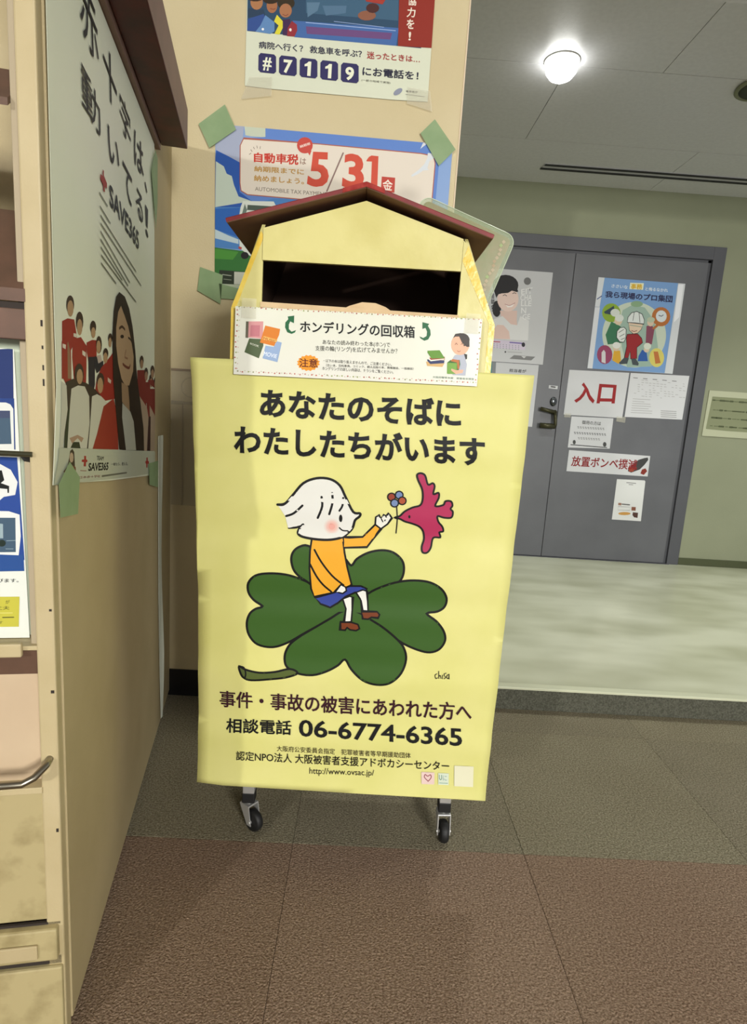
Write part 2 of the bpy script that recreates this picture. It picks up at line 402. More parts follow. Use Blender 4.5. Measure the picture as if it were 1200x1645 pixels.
  ('s','0c0c0c',25,[(710,7598),(693,7546),(644,7522),(592,7540),(568,7590),(586,7642),(634,7666),(686,7648)],1,1,1),
  ('p','a32850',[(666,7320),(759,7362),(842,7451),(979,7532),(1118,7584),(1155,7705),(1131,7883),(1048,8039),(1018,8143),(1079,8179),(1164,8142),(1230,7979),(1316,8009),(1356,7951),(1343,7807),(1437,7837),(1449,7741),(1397,7586),(1545,7614),(1582,7688),(1682,7691),(1717,7613),(1687,7550),(1734,7495),(1715,7388),(1583,7376),(1456,7398),(1482,7290),(1562,7203),(1587,7113),(1517,7087),(1543,6993),(1411,6974),(1379,6787),(1315,6690),(1231,6692),(1209,6795),(1240,6945),(1211,7090),(1132,7177),(1003,7224),(856,7259),(764,7301)],1,0),
  ('s','0c0c0c',36,[(666,7320),(759,7362),(842,7451),(979,7532),(1118,7584),(1155,7705),(1131,7883),(1048,8039),(1018,8143),(1079,8179),(1164,8142),(1230,7979),(1316,8009),(1356,7951),(1343,7807),(1437,7837),(1449,7741),(1397,7586),(1545,7614),(1582,7688),(1682,7691),(1717,7613),(1687,7550),(1734,7495),(1715,7388),(1583,7376),(1456,7398),(1482,7290),(1562,7203),(1587,7113),(1517,7087),(1543,6993),(1411,6974),(1379,6787),(1315,6690),(1231,6692),(1209,6795),(1240,6945),(1211,7090),(1132,7177),(1003,7224),(856,7259),(764,7301)],1,1,1),
  ('p','0c0c0c',[(953,7356),(952,7339),(945,7327),(934,7322),(923,7326),(914,7337),(910,7353),(912,7370),(919,7382),(929,7387),(940,7383),(949,7372)],0,0),
  ('t','0c0c0c','あなたのそばに',[(-1914,9517),(1705,9552),(1750,9054),(-1899,9023)],3,0),
  ('t','0c0c0c','わたしたちがいます',[(-2353,8850),(2195,8914),(2247,8382),(-2342,8334)],3,1),
  ('t','35151f','事件・事故の被害にあわれた方へ',[(-2526,3677),(2440,3697),(2477,3299),(-2520,3322)],2,1),
  ('t','0c0c0c','相談電話',[(-2381,3091),(-1094,3111),(-1083,2817),(-2375,2798)],2,1),
  ('t','0c0c0c','06-6774-6365',[(-948,3139),(2300,3128),(2333,2764),(-934,2798)],2,1),
  ('t','3a3020','大阪府公安委員会指定\u3000犯罪被害者等早期援助団体',[(-1363,2571),(1317,2564),(1327,2435),(-1358,2443)],0,1),
  ('t','1a1510','認定NPO法人 大阪被害者支援アドボカシーセンター',[(-2169,2404),(2103,2410),(2121,2204),(-2164,2200)],1,1),
  ('t','26201a','http://www.ovsac.jp/',[(-693,2124),(607,2141),(617,1982),(-686,1952)],0,1),
  ('s','0c0c0c',14,[(1702,4272),(1668,4244),(1685,4179),(1721,4195)],1,0,1),
  ('s','0c0c0c',14,[(1734,4325),(1746,4183)],0,0,1),
  ('s','0c0c0c',14,[(1743,4222),(1772,4243),(1789,4185)],1,0,1),
  ('s','0c0c0c',14,[(1814,4252),(1820,4181)],0,0,1),
  ('s','0c0c0c',14,[(1883,4295),(1848,4280),(1851,4241),(1878,4217),(1856,4183)],1,0,1),
  ('s','0c0c0c',14,[(1934,4272),(1900,4244),(1910,4192),(1940,4207),(1939,4285),(1948,4182)],1,0,1),
  ('p','d9c0b8',[(1562,2151),(1827,2151),(1841,1897),(1582,1896)],0,0),
  ('p','c9d3bf',[(1903,2146),(2117,2148),(2132,1899),(1923,1901)],0,0),
  ('p','d8d6b8',[(2215,2326),(2606,2327),(2634,1884),(2247,1884)],0,0),
  ('s','8a3a4a',17,[(1702,1973),(1634,2038),(1641,2101),(1694,2069),(1749,2100),(1766,2039),(1710,1959)],1,0,1),
  ('t','2a6a5a','U',[(1925,2110),(1981,2110),(1990,2002),(1934,2002)],1,1),
  ('t','6a8a8a','に',[(2001,2100),(2083,2101),(2092,1994),(2010,1994)],0,1),
  ('s','5a8a7a',12,[(1945,1937),(2110,1939)],0,0,1),
 ],
 'S':[
  ('p','8a8a60',[(-2286,10886),(-2296,10872),(-2314,10876),(-2314,10892),(-2297,10898)],0,1),
  ('p','8a8a60',[(-2241,10877),(-2250,10868),(-2258,10876),(-2250,10884)],0,1),
  ('p','8a8a60',[(-2197,10881),(-2208,10867),(-2225,10871),(-2226,10887),(-2208,10893)],0,1),
  ('p','a0564a',[(-2156,10887),(-2164,10879),(-2173,10886),(-2164,10895)],0,1),
  ('p','a0564a',[(-2091,10889),(-2101,10876),(-2119,10880),(-2119,10895),(-2102,10901)],0,1),
  ('p','8a8a60',[(-2058,10880),(-2066,10871),(-2074,10879),(-2066,10887)],0,1),
  ('p','8f9a5a',[(-2007,10883),(-2018,10869),(-2036,10873),(-2036,10889),(-2019,10895)],0,1),
  ('p','8f9a5a',[(-1955,10893),(-1963,10884),(-1972,10891),(-1964,10900)],0,1),
  ('p','b5604f',[(-1903,10887),(-1914,10874),(-1931,10877),(-1932,10893),(-1914,10899)],0,1),
  ('p','b5604f',[(-1883,10890),(-1891,10881),(-1900,10888),(-1892,10897)],0,1),
  ('p','b5604f',[(-1821,10880),(-1832,10867),(-1850,10870),(-1850,10886),(-1833,10892)],0,1),
  ('p','b5604f',[(-1773,10904),(-1781,10895),(-1790,10903),(-1782,10911)],0,1),
  ('p','8a8a60',[(-1718,10895),(-1729,10881),(-1746,10885),(-1747,10901),(-1729,10907)],0,1),
  ('p','a0564a',[(-1683,10886),(-1691,10878),(-1700,10885),(-1692,10894)],0,1),
  ('p','a0564a',[(-1625,10884),(-1636,10871),(-1654,10874),(-1654,10890),(-1637,10896)],0,1),
  ('p','8a8a60',[(-1600,10905),(-1608,10896),(-1616,10904),(-1608,10912)],0,1),
  ('p','b87a70',[(-1551,10884),(-1561,10871),(-1579,10874),(-1580,10890),(-1562,10896)],0,1),
  ('p','8f9a5a',[(-1506,10907),(-1514,10898),(-1523,10906),(-1515,10914)],0,1),
  ('p','a0564a',[(-1440,10899),(-1451,10885),(-1469,10889),(-1469,10905),(-1452,10911)],0,1),
  ('p','b87a70',[(-1415,10890),(-1424,10881),(-1432,10889),(-1424,10897)],0,1),
  ('p','8a8a60',[(-1360,10889),(-1370,10876),(-1388,10879),(-1389,10895),(-1371,10901)],0,1),
  ('p','8a8a60',[(-1324,10907),(-1332,10898),(-1341,10905),(-1333,10914)],0,1),
  ('p','b87a70',[(-1259,10902),(-1269,10888),(-1287,10892),(-1288,10908),(-1270,10914)],0,1),
  ('p','b5604f',[(-1219,10893),(-1227,10884),(-1236,10891),(-1228,10900)],0,1),
  ('p','8f9a5a',[(-1166,10890),(-1176,10876),(-1194,10880),(-1195,10896),(-1177,10902)],0,1),
  ('p','b87a70',[(-1125,10915),(-1133,10906),(-1141,10913),(-1133,10922)],0,1),
  ('p','8a8a60',[(-1090,10892),(-1101,10878),(-1119,10882),(-1119,10898),(-1102,10904)],0,1),
  ('p','8f9a5a',[(-1042,10913),(-1050,10904),(-1058,10912),(-1050,10921)],0,1),
  ('p','b87a70',[(-993,10892),(-1003,10878),(-1021,10882),(-1022,10898),(-1004,10904)],0,1),
  ('p','b5604f',[(-954,10916),(-962,10908),(-971,10915),(-963,10924)],0,1),
  ('p','a0564a',[(-906,10899),(-917,10886),(-935,10889),(-935,10905),(-918,10911)],0,1),
  ('p','b5604f',[(-863,10908),(-871,10900),(-880,10907),(-872,10916)],0,1),
  ('p','b87a70',[(-805,10910),(-815,10896),(-833,10900),(-834,10916),(-817,10922)],0,1),
  ('p','a0564a',[(-757,10897),(-765,10889),(-774,10896),(-766,10905)],0,1),
  ('p','8a8a60',[(-703,10914),(-714,10900),(-732,10904),(-732,10920),(-715,10926)],0,1),
  ('p','a0564a',[(-669,10896),(-677,10887),(-686,10894),(-678,10903)],0,1),
  ('p','b87a70',[(-618,10910),(-628,10896),(-646,10900),(-647,10916),(-630,10922)],0,1),
  ('p','b5604f',[(-588,10904),(-596,10895),(-605,10903),(-597,10911)],0,1),
  ('p','8a8a60',[(-525,10916),(-535,10902),(-553,10906),(-554,10922),(-537,10928)],0,1),
  ('p','8f9a5a',[(-477,10900),(-485,10891),(-494,10899),(-486,10907)],0,1),
  ('p','b87a70',[(-443,10912),(-453,10899),(-471,10903),(-472,10918),(-455,10924)],0,1),
  ('p','b5604f',[(-385,10907),(-393,10898),(-401,10906),(-394,10914)],0,1),
  ('p','b87a70',[(-328,10914),(-338,10901),(-356,10905),(-357,10920),(-340,10926)],0,1),
  ('p','a0564a',[(-309,10908),(-317,10900),(-326,10907),(-318,10916)],0,1),
  ('p','a0564a',[(-244,10906),(-254,10892),(-272,10896),(-273,10912),(-255,10918)],0,1),
  ('p','8a8a60',[(-209,10925),(-217,10916),(-226,10923),(-218,10932)],0,1),
  ('p','8a8a60',[(-162,10920),(-173,10907),(-191,10910),(-192,10926),(-174,10932)],0,1),
  ('p','8f9a5a',[(-108,10906),(-116,10897),(-125,10905),(-117,10913)],0,1),
  ('p','b87a70',[(-62,10916),(-73,10902),(-91,10906),(-92,10922),(-74,10928)],0,1),
  ('p','8a8a60',[(-33,10915),(-41,10906),(-50,10914),(-42,10923)],0,1),
  ('p','8a8a60',[(25,10911),(15,10897),(-3,10901),(-4,10917),(13,10923)],0,1),
  ('p','a0564a',[(67,10926),(59,10918),(50,10925),(58,10934)],0,1),
  ('p','b5604f',[(126,10915),(116,10902),(98,10906),(97,10921),(114,10927)],0,1),
  ('p','b87a70',[(156,10923),(148,10915),(139,10922),(147,10931)],0,1),
  ('p','b87a70',[(218,10916),(208,10902),(190,10906),(189,10922),(206,10928)],0,1),
  ('p','b87a70',[(256,10926),(248,10918),(239,10925),(247,10934)],0,1),
  ('p','b5604f',[(320,10930),(310,10916),(292,10920),(291,10936),(308,10942)],0,1),
  ('p','b5604f',[(356,10911),(348,10902),(339,10909),(347,10918)],0,1),
  ('p','a0564a',[(395,10926),(384,10912),(366,10916),(365,10932),(383,10938)],0,1),
  ('p','8a8a60',[(431,10917),(423,10908),(414,10916),(422,10924)],0,1),
  ('p','b87a70',[(500,10926),(490,10912),(472,10916),(471,10932),(488,10938)],0,1),
  ('p','8a8a60',[(522,10921),(514,10913),(505,10920),(513,10929)],0,1),
  ('p','b5604f',[(594,10920),(584,10906),(566,10910),(565,10926),(582,10932)],0,1),
  ('p','b5604f',[(634,10935),(626,10927),(617,10934),(624,10943)],0,1),
  ('p','8f9a5a',[(674,10922),(664,10909),(646,10912),(644,10928),(662,10934)],0,1),
  ('p','8f9a5a',[(718,10933),(710,10925),(701,10932),(709,10941)],0,1),
  ('p','b87a70',[(763,10931),(753,10917),(734,10921),(733,10937),(751,10943)],0,1),
  ('p','a0564a',[(811,10924),(803,10915),(794,10922),(802,10931)],0,1),
  ('p','8a8a60',[(859,10936),(849,10922),(831,10926),(830,10942),(847,10948)],0,1),
  ('p','b87a70',[(905,10920),(898,10912),(888,10919),(896,10928)],0,1),
  ('p','8f9a5a',[(946,10934),(936,10921),(917,10924),(916,10940),(934,10946)],0,1),
  ('p','8f9a5a',[(1004,10926),(996,10917),(987,10924),(995,10933)],0,1),
  ('p','8f9a5a',[(1059,10933),(1049,10919),(1031,10923),(1029,10939),(1047,10945)],0,1),
  ('p','b5604f',[(1086,10932),(1079,10924),(1070,10931),(1077,10940)],0,1),
  ('p','8a8a60',[(1134,10938),(1124,10924),(1106,10928),(1105,10944),(1122,10950)],0,1),
  ('p','b87a70',[(1175,10926),(1167,10918),(1158,10925),(1166,10934)],0,1),
  ('p','b5604f',[(1246,10929),(1236,10915),(1218,10919),(1216,10935),(1234,10941)],0,1),
  ('p','b87a70',[(1273,10945),(1266,10937),(1257,10944),(1264,10953)],0,1),
  ('p','8a8a60',[(1338,10937),(1328,10924),(1310,10928),(1309,10944),(1326,10950)],0,1),
  ('p','b87a70',[(1364,10936),(1356,10927),(1347,10934),(1355,10943)],0,1),
  ('p','b87a70',[(1421,10934),(1411,10921),(1393,10925),(1391,10940),(1409,10946)],0,1),
  ('p','a0564a',[(1445,10942),(1437,10933),(1428,10941),(1435,10949)],0,1),
  ('p','8f9a5a',[(1502,10939),(1492,10925),(1474,10929),(1473,10945),(1490,10951)],0,1),
  ('p','8a8a60',[(1565,10939),(1557,10930),(1548,10938),(1556,10947)],0,1),
  ('p','8f9a5a',[(1596,10940),(1586,10926),(1568,10930),(1567,10946),(1584,10952)],0,1),
  ('p','a0564a',[(1654,10941),(1646,10932),(1637,10940),(1645,10948)],0,1),
  ('p','8a8a60',[(1716,10939),(1706,10925),(1688,10929),(1686,10945),(1704,10951)],0,1),
  ('p','8a8a60',[(1733,10947),(1725,10939),(1716,10946),(1724,10955)],0,1),
  ('p','b5604f',[(1806,10948),(1796,10934),(1778,10938),(1776,10954),(1793,10960)],0,1),
  ('p','b87a70',[(1821,10937),(1813,10928),(1804,10936),(1812,10944)],0,1),
  ('p','b5604f',[(1900,10949),(1891,10936),(1872,10939),(1871,10955),(1888,10961)],0,1),
  ('p','8a8a60',[(1937,10940),(1929,10931),(1920,10939),(1928,10948)],0,1),
  ('p','a0564a',[(1939,10893),(1929,10880),(1911,10883),(1909,10899),(1927,10905)],0,1),
  ('p','b5604f',[(1970,10913),(1962,10905),(1953,10912),(1960,10921)],0,1),
  ('p','8a8a60',[(1931,10818),(1921,10805),(1902,10808),(1901,10824),(1918,10830)],0,1),
  ('p','b5604f',[(1974,10804),(1966,10795),(1957,10803),(1964,10811)],0,1),
  ('p','8a8a60',[(1926,10724),(1917,10710),(1898,10714),(1897,10730),(1914,10736)],0,1),
  ('p','8f9a5a',[(1966,10722),(1958,10714),(1949,10721),(1956,10730)],0,1),
  ('p','a0564a',[(1948,10628),(1938,10614),(1919,10618),(1918,10634),(1935,10640)],0,1),
  ('p','b5604f',[(1968,10646),(1960,10637),(1951,10644),(1959,10653)],0,1),
  ('p','8a8a60',[(1949,10550),(1939,10537),(1921,10541),(1919,10557),(1937,10563)],0,1),
  ('p','b5604f',[(1965,10538),(1957,10529),(1948,10537),(1956,10545)],0,1),
  ('p','8f9a5a',[(1949,10450),(1939,10436),(1921,10440),(1919,10456),(1937,10462)],0,1),
  ('p','b5604f',[(1973,10465),(1966,10456),(1956,10464),(1964,10473)],0,1),
  ('p','a0564a',[(1927,10362),(1917,10349),(1899,10352),(1897,10369),(1915,10375)],0,1),
  ('p','b87a70',[(1968,10368),(1960,10360),(1951,10367),(1958,10376)],0,1),
  ('p','8a8a60',[(1938,10272),(1929,10258),(1910,10262),(1908,10278),(1926,10284)],0,1),
  ('p','a0564a',[(1970,10280),(1963,10271),(1953,10278),(1961,10287)],0,1),
  ('p','b5604f',[(1950,10178),(1940,10165),(1921,10168),(1919,10185),(1937,10191)],0,1),
  ('p','b5604f',[(1965,10194),(1957,10185),(1948,10193),(1955,10202)],0,1),
  ('p','b5604f',[(1951,10102),(1941,10088),(1922,10092),(1921,10108),(1939,10114)],0,1),
  ('p','b5604f',[(1979,10083),(1971,10075),(1961,10082),(1969,10091)],0,1),
  ('p','8f9a5a',[(1937,10002),(1927,9988),(1908,9992),(1907,10008),(1924,10014)],0,1),
  ('p','b87a70',[(1974,10004),(1967,9995),(1957,10003),(1965,10012)],0,1),
  ('p','b87a70',[(1939,9913),(1929,9899),(1910,9902),(1908,9919),(1926,9925)],0,1),
  ('p','8f9a5a',[(1993,9911),(1985,9902),(1975,9910),(1983,9919)],0,1),
  ('p','8f9a5a',[(1898,9866),(1888,9852),(1869,9856),(1868,9872),(1885,9878)],0,1),
  ('p','a0564a',[(1941,9865),(1933,9856),(1923,9864),(1931,9873)],0,1),
  ('p','b5604f',[(1799,9861),(1789,9847),(1770,9851),(1769,9867),(1787,9874)],0,1),
  ('p','8a8a60',[(1842,9867),(1835,9858),(1825,9866),(1833,9875)],0,1),
  ('p','b5604f',[(1713,9860),(1703,9846),(1684,9850),(1683,9867),(1700,9873)],0,1),
  ('p','a0564a',[(1732,9864),(1724,9855),(1714,9862),(1722,9871)],0,1),
  ('p','b87a70',[(1614,9857),(1603,9843),(1585,9847),(1583,9863),(1601,9869)],0,1),
  ('p','a0564a',[(1650,9865),(1642,9856),(1632,9864),(1640,9873)],0,1),
  ('p','8a8a60',[(1515,9862),(1505,9848),(1486,9852),(1485,9868),(1503,9875)],0,1),
  ('p','8a8a60',[(1546,9852),(1538,9843),(1529,9851),(1537,9860)],0,1),
  ('p','a0564a',[(1418,9857),(1408,9843),(1389,9847),(1388,9863),(1406,9869)],0,1),
  ('p','b5604f',[(1477,9857),(1469,9848),(1460,9856),(1467,9865)],0,1),
  ('p','8a8a60',[(1343,9857),(1333,9843),(1315,9847),(1313,9864),(1331,9870)],0,1),
  ('p','b87a70',[(1360,9853),(1352,9844),(1343,9851),(1351,9860)],0,1),
  ('p','8a8a60',[(1251,9850),(1240,9836),(1222,9840),(1220,9856),(1238,9862)],0,1),
  ('p','b5604f',[(1284,9861),(1276,9852),(1266,9860),(1274,9869)],0,1),
  ('p','b5604f',[(1158,9851),(1147,9837),(1129,9840),(1127,9857),(1145,9863)],0,1),
  ('p','b5604f',[(1183,9855),(1175,9846),(1166,9854),(1174,9863)],0,1),
  ('p','a0564a',[(1042,9854),(1031,9840),(1013,9844),(1012,9860),(1029,9866)],0,1),
  ('p','b5604f',[(1093,9845),(1085,9836),(1076,9843),(1084,9852)],0,1),
  ('p','a0564a',[(953,9844),(943,9830),(924,9834),(923,9851),(941,9857)],0,1),
  ('p','b5604f',[(992,9854),(984,9845),(975,9853),(983,9862)],0,1),
  ('p','b5604f',[(879,9840),(869,9826),(850,9830),(849,9847),(867,9853)],0,1),
  ('p','a0564a',[(913,9859),(905,9850),(896,9858),(904,9867)],0,1),
  ('p','8a8a60',[(770,9836),(760,9822),(741,9826),(740,9842),(758,9848)],0,1),
  ('p','b5604f',[(796,9859),(788,9850),(779,9858),(787,9867)],0,1),
  ('p','8a8a60',[(683,9838),(673,9824),(655,9828),(653,9844),(671,9851)],0,1),
  ('p','8f9a5a',[(706,9852),(698,9843),(688,9851),(696,9860)],0,1),
  ('p','8a8a60',[(577,9836),(566,9822),(548,9826),(547,9842),(565,9849)],0,1),
  ('p','b87a70',[(634,9851),(626,9842),(617,9850),(625,9859)],0,1),
  ('p','b5604f',[(488,9845),(478,9831),(459,9835),(458,9852),(476,9858)],0,1),
  ('p','8f9a5a',[(536,9833),(528,9825),(519,9832),(527,9841)],0,1),
  ('p','a0564a',[(396,9839),(385,9825),(367,9829),(366,9845),(384,9851)],0,1),
  ('p','8a8a60',[(435,9839),(427,9830),(418,9838),(426,9847)],0,1),
  ('p','a0564a',[(323,9840),(313,9826),(294,9830),(293,9847),(311,9853)],0,1),
  ('p','a0564a',[(345,9835),(337,9826),(328,9834),(336,9843)],0,1),
  ('p','a0564a',[(227,9827),(217,9813),(198,9817),(197,9833),(215,9839)],0,1),
  ('p','8f9a5a',[(249,9850),(241,9841),(232,9849),(240,9858)],0,1),
  ('p','8a8a60',[(129,9832),(118,9818),(100,9822),(99,9839),(117,9845)],0,1),
  ('p','8a8a60',[(164,9838),(156,9829),(147,9837),(155,9846)],0,1),
  ('p','a0564a',[(42,9839),(31,9825),(13,9829),(12,9845),(30,9851)],0,1),
  ('p','8f9a5a',[(57,9824),(49,9815),(40,9823),(48,9832)],0,1),
  ('p','a0564a',[(-50,9831),(-61,9817),(-79,9821),(-80,9837),(-62,9844)],0,1),
  ('p','8a8a60',[(-14,9833),(-22,9824),(-31,9832),(-23,9841)],0,1),
  ('p','8f9a5a',[(-165,9826),(-176,9812),(-194,9816),(-195,9833),(-177,9839)],0,1),
  ('p','8f9a5a',[(-130,9833),(-138,9824),(-147,9831),(-139,9840)],0,1),
  ('p','8f9a5a',[(-238,9827),(-248,9813),(-267,9817),(-268,9834),(-250,9840)],0,1),
  ('p','8a8a60',[(-200,9830),(-208,9822),(-217,9829),(-209,9838)],0,1),
  ('p','a0564a',[(-338,9829),(-349,9815),(-367,9819),(-368,9836),(-350,9842)],0,1),
  ('p','8a8a60',[(-303,9822),(-311,9813),(-320,9821),(-312,9830)],0,1),
  ('p','8f9a5a',[(-439,9828),(-450,9814),(-468,9818),(-469,9834),(-451,9840)],0,1),
  ('p','b87a70',[(-399,9819),(-407,9810),(-416,9818),(-408,9827)],0,1),
  ('p','8f9a5a',[(-524,9824),(-535,9810),(-553,9814),(-554,9831),(-536,9837)],0,1),
  ('p','8f9a5a',[(-496,9821),(-504,9812),(-513,9820),(-505,9829)],0,1),
  ('p','8f9a5a',[(-621,9815),(-632,9801),(-650,9805),(-651,9822),(-633,9828)],0,1),
  ('p','a0564a',[(-578,9831),(-587,9822),(-596,9830),(-587,9839)],0,1),
  ('p','8a8a60',[(-702,9825),(-713,9811),(-731,9815),(-732,9831),(-714,9837)],0,1),
  ('p','8a8a60',[(-690,9812),(-698,9803),(-707,9811),(-699,9820)],0,1),
  ('p','b5604f',[(-794,9809),(-804,9795),(-823,9799),(-823,9815),(-806,9821)],0,1),
  ('p','a0564a',[(-762,9834),(-770,9825),(-779,9833),(-771,9842)],0,1),
  ('p','b5604f',[(-898,9808),(-908,9794),(-926,9798),(-927,9815),(-909,9821)],0,1),
  ('p','8f9a5a',[(-851,9829),(-859,9820),(-868,9828),(-860,9837)],0,1),
  ('p','b5604f',[(-976,9812),(-987,9798),(-1005,9802),(-1006,9818),(-988,9825)],0,1),
  ('p','b87a70',[(-962,9820),(-970,9811),(-979,9819),(-971,9828)],0,1),
  ('p','b87a70',[(-1093,9818),(-1103,9804),(-1122,9807),(-1122,9824),(-1104,9830)],0,1),
  ('p','8a8a60',[(-1041,9806),(-1049,9797),(-1058,9805),(-1050,9814)],0,1),
  ('p','b87a70',[(-1184,9804),(-1194,9790),(-1213,9793),(-1213,9810),(-1195,9816)],0,1),
  ('p','b5604f',[(-1145,9823),(-1153,9814),(-1162,9822),(-1154,9831)],0,1),
  ('p','b5604f',[(-1278,9810),(-1289,9796),(-1307,9800),(-1308,9816),(-1290,9822)],0,1),
  ('p','b87a70',[(-1222,9810),(-1231,9801),(-1239,9809),(-1231,9818)],0,1),
  ('p','b87a70',[(-1361,9811),(-1372,9797),(-1390,9801),(-1391,9818),(-1373,9824)],0,1),
  ('p','b87a70',[(-1338,9803),(-1346,9794),(-1355,9802),(-1347,9811)],0,1),
  ('p','a0564a',[(-1456,9809),(-1466,9795),(-1484,9799),(-1485,9815),(-1467,9821)],0,1),
  ('p','b5604f',[(-1425,9803),(-1433,9794),(-1442,9802),(-1434,9811)],0,1),
  ('p','a0564a',[(-1547,9803),(-1558,9789),(-1576,9793),(-1577,9809),(-1559,9815)],0,1),
  ('p','8a8a60',[(-1514,9809),(-1523,9800),(-1532,9808),(-1523,9816)],0,1),
  ('p','b5604f',[(-1632,9796),(-1642,9782),(-1661,9786),(-1661,9802),(-1643,9808)],0,1),
  ('p','b5604f',[(-1604,9816),(-1612,9807),(-1621,9814),(-1613,9823)],0,1),
  ('p','b87a70',[(-1740,9800),(-1751,9786),(-1769,9790),(-1770,9806),(-1752,9812)],0,1),
  ('p','b87a70',[(-1689,9805),(-1697,9796),(-1706,9803),(-1698,9812)],0,1),
  ('p','a0564a',[(-1827,9802),(-1838,9788),(-1856,9792),(-1857,9808),(-1839,9814)],0,1),
  ('p','b87a70',[(-1797,9797),(-1806,9789),(-1814,9796),(-1806,9805)],0,1),
  ('p','b87a70',[(-1908,9790),(-1919,9776),(-1937,9780),(-1938,9796),(-1920,9803)],0,1),
  ('p','8a8a60',[(-1878,9813),(-1886,9804),(-1895,9812),(-1887,9820)],0,1),
  ('p','8a8a60',[(-2010,9793),(-2021,9779),(-2039,9783),(-2039,9799),(-2021,9806)],0,1),
  ('p','b87a70',[(-1966,9804),(-1974,9795),(-1983,9802),(-1975,9811)],0,1),
  ('p','8f9a5a',[(-2094,9794),(-2105,9780),(-2123,9784),(-2123,9800),(-2105,9806)],0,1),
  ('p','8f9a5a',[(-2072,9798),(-2080,9789),(-2089,9797),(-2081,9806)],0,1),
  ('p','a0564a',[(-2201,9785),(-2211,9771),(-2230,9775),(-2230,9792),(-2212,9798)],0,1),
  ('p','8a8a60',[(-2166,9806),(-2174,9797),(-2183,9805),(-2174,9813)],0,1),
  ('p','8a8a60',[(-2285,9795),(-2295,9781),(-2313,9784),(-2314,9801),(-2296,9807)],0,1),
  ('p','b87a70',[(-2243,9789),(-2251,9780),(-2260,9788),(-2252,9797)],0,1),
  ('p','b87a70',[(-2320,9838),(-2331,9824),(-2349,9828),(-2349,9845),(-2331,9851)],0,1),
  ('p','b5604f',[(-2304,9837),(-2312,9828),(-2321,9836),(-2313,9845)],0,1),
  ('p','8a8a60',[(-2326,9935),(-2337,9921),(-2355,9925),(-2355,9941),(-2338,9948)],0,1),
  ('p','a0564a',[(-2296,9922),(-2304,9914),(-2313,9921),(-2305,9930)],0,1),
  ('p','a0564a',[(-2339,10025),(-2350,10011),(-2368,10015),(-2369,10031),(-2351,10037)],0,1),
  ('p','8f9a5a',[(-2305,10016),(-2313,10007),(-2322,10015),(-2313,10024)],0,1),
  ('p','8f9a5a',[(-2321,10113),(-2331,10099),(-2349,10103),(-2350,10119),(-2332,10126)],0,1),
  ('p','8a8a60',[(-2295,10115),(-2304,10106),(-2312,10114),(-2304,10123)],0,1),
  ('p','a0564a',[(-2327,10207),(-2338,10193),(-2356,10197),(-2356,10213),(-2338,10220)],0,1),
  ('p','b5604f',[(-2295,10202),(-2303,10193),(-2312,10201),(-2303,10209)],0,1),
  ('p','b5604f',[(-2335,10288),(-2345,10275),(-2363,10279),(-2364,10295),(-2346,10301)],0,1),
  ('p','8a8a60',[(-2302,10306),(-2310,10298),(-2319,10305),(-2310,10314)],0,1),
  ('p','b5604f',[(-2333,10393),(-2344,10379),(-2362,10383),(-2362,10399),(-2345,10405)],0,1),
  ('p','8f9a5a',[(-2288,10378),(-2296,10369),(-2304,10377),(-2296,10386)],0,1),
  ('p','a0564a',[(-2315,10474),(-2326,10461),(-2343,10464),(-2344,10480),(-2326,10487)],0,1),
  ('p','8f9a5a',[(-2287,10484),(-2295,10475),(-2304,10483),(-2295,10492)],0,1),
  ('p','a0564a',[(-2315,10574),(-2326,10560),(-2344,10564),(-2344,10580),(-2326,10586)],0,1),
  ('p','8a8a60',[(-2288,10560),(-2296,10551),(-2304,10559),(-2296,10567)],0,1),
  ('p','8f9a5a',[(-2312,10657),(-2323,10643),(-2341,10647),(-2341,10663),(-2324,10669)],0,1),
  ('p','b87a70',[(-2280,10662),(-2288,10653),(-2297,10661),(-2289,10669)],0,1),
  ('p','a0564a',[(-2311,10756),(-2322,10743),(-2340,10746),(-2340,10762),(-2323,10768)],0,1),
  ('p','a0564a',[(-2292,10736),(-2301,10728),(-2309,10735),(-2301,10744)],0,1),
  ('p','b87a70',[(-2318,10829),(-2328,10816),(-2346,10820),(-2346,10835),(-2329,10841)],0,1),
  ('p','8a8a60',[(-2282,10850),(-2290,10841),(-2299,10849),(-2291,10857)],0,1),
  ('p','5e5b4c',[(-2177,10646),(-2130,10649),(-2132,10369),(-2180,10371)],0,0),
  ('p','c98f90',[(-2130,10649),(-1876,10666),(-1876,10373),(-2133,10380)],0,0),
  ('p','b7727b',[(-2091,10588),(-1930,10598),(-1934,10406),(-2099,10404)],0,0),
  ('p','4d5b3e',[(-2113,10363),(-1863,10368),(-1863,10253),(-1936,10035),(-2192,10125)],0,0),
  ('t','cfd0c0','BOOK',[(-2092,10294),(-1935,10258),(-1942,10221),(-2095,10266)],1,0),
  ('p','cf7a2b',[(-1840,10599),(-1579,10557),(-1594,10455),(-1673,10262),(-1925,10305)],0,0),
  ('p','e0b060',[(-1859,10420),(-1619,10371),(-1637,10324),(-1885,10363)],0,0),
  ('t','a04a18','MUSIC',[(-1858,10405),(-1629,10361),(-1640,10320),(-1874,10364)],1,0),
  ('p','8fa6c9',[(-1825,10260),(-1682,10247),(-1628,10346),(-1542,10330),(-1606,9991),(-1871,10039)],0,0),
  ('t','dfe6ef','MOVIE',[(-1841,10162),(-1611,10122),(-1627,10055),(-1858,10087)],1,0),
  ('p','23603c',[(-1454,10776),(-1342,10798),(-1342,10670),(-1408,10697),(-1430,10640),(-1427,10567),(-1378,10525),(-1300,10557),(-1321,10514),(-1377,10488),(-1453,10511),(-1494,10590),(-1492,10673),(-1443,10731)],0,0),
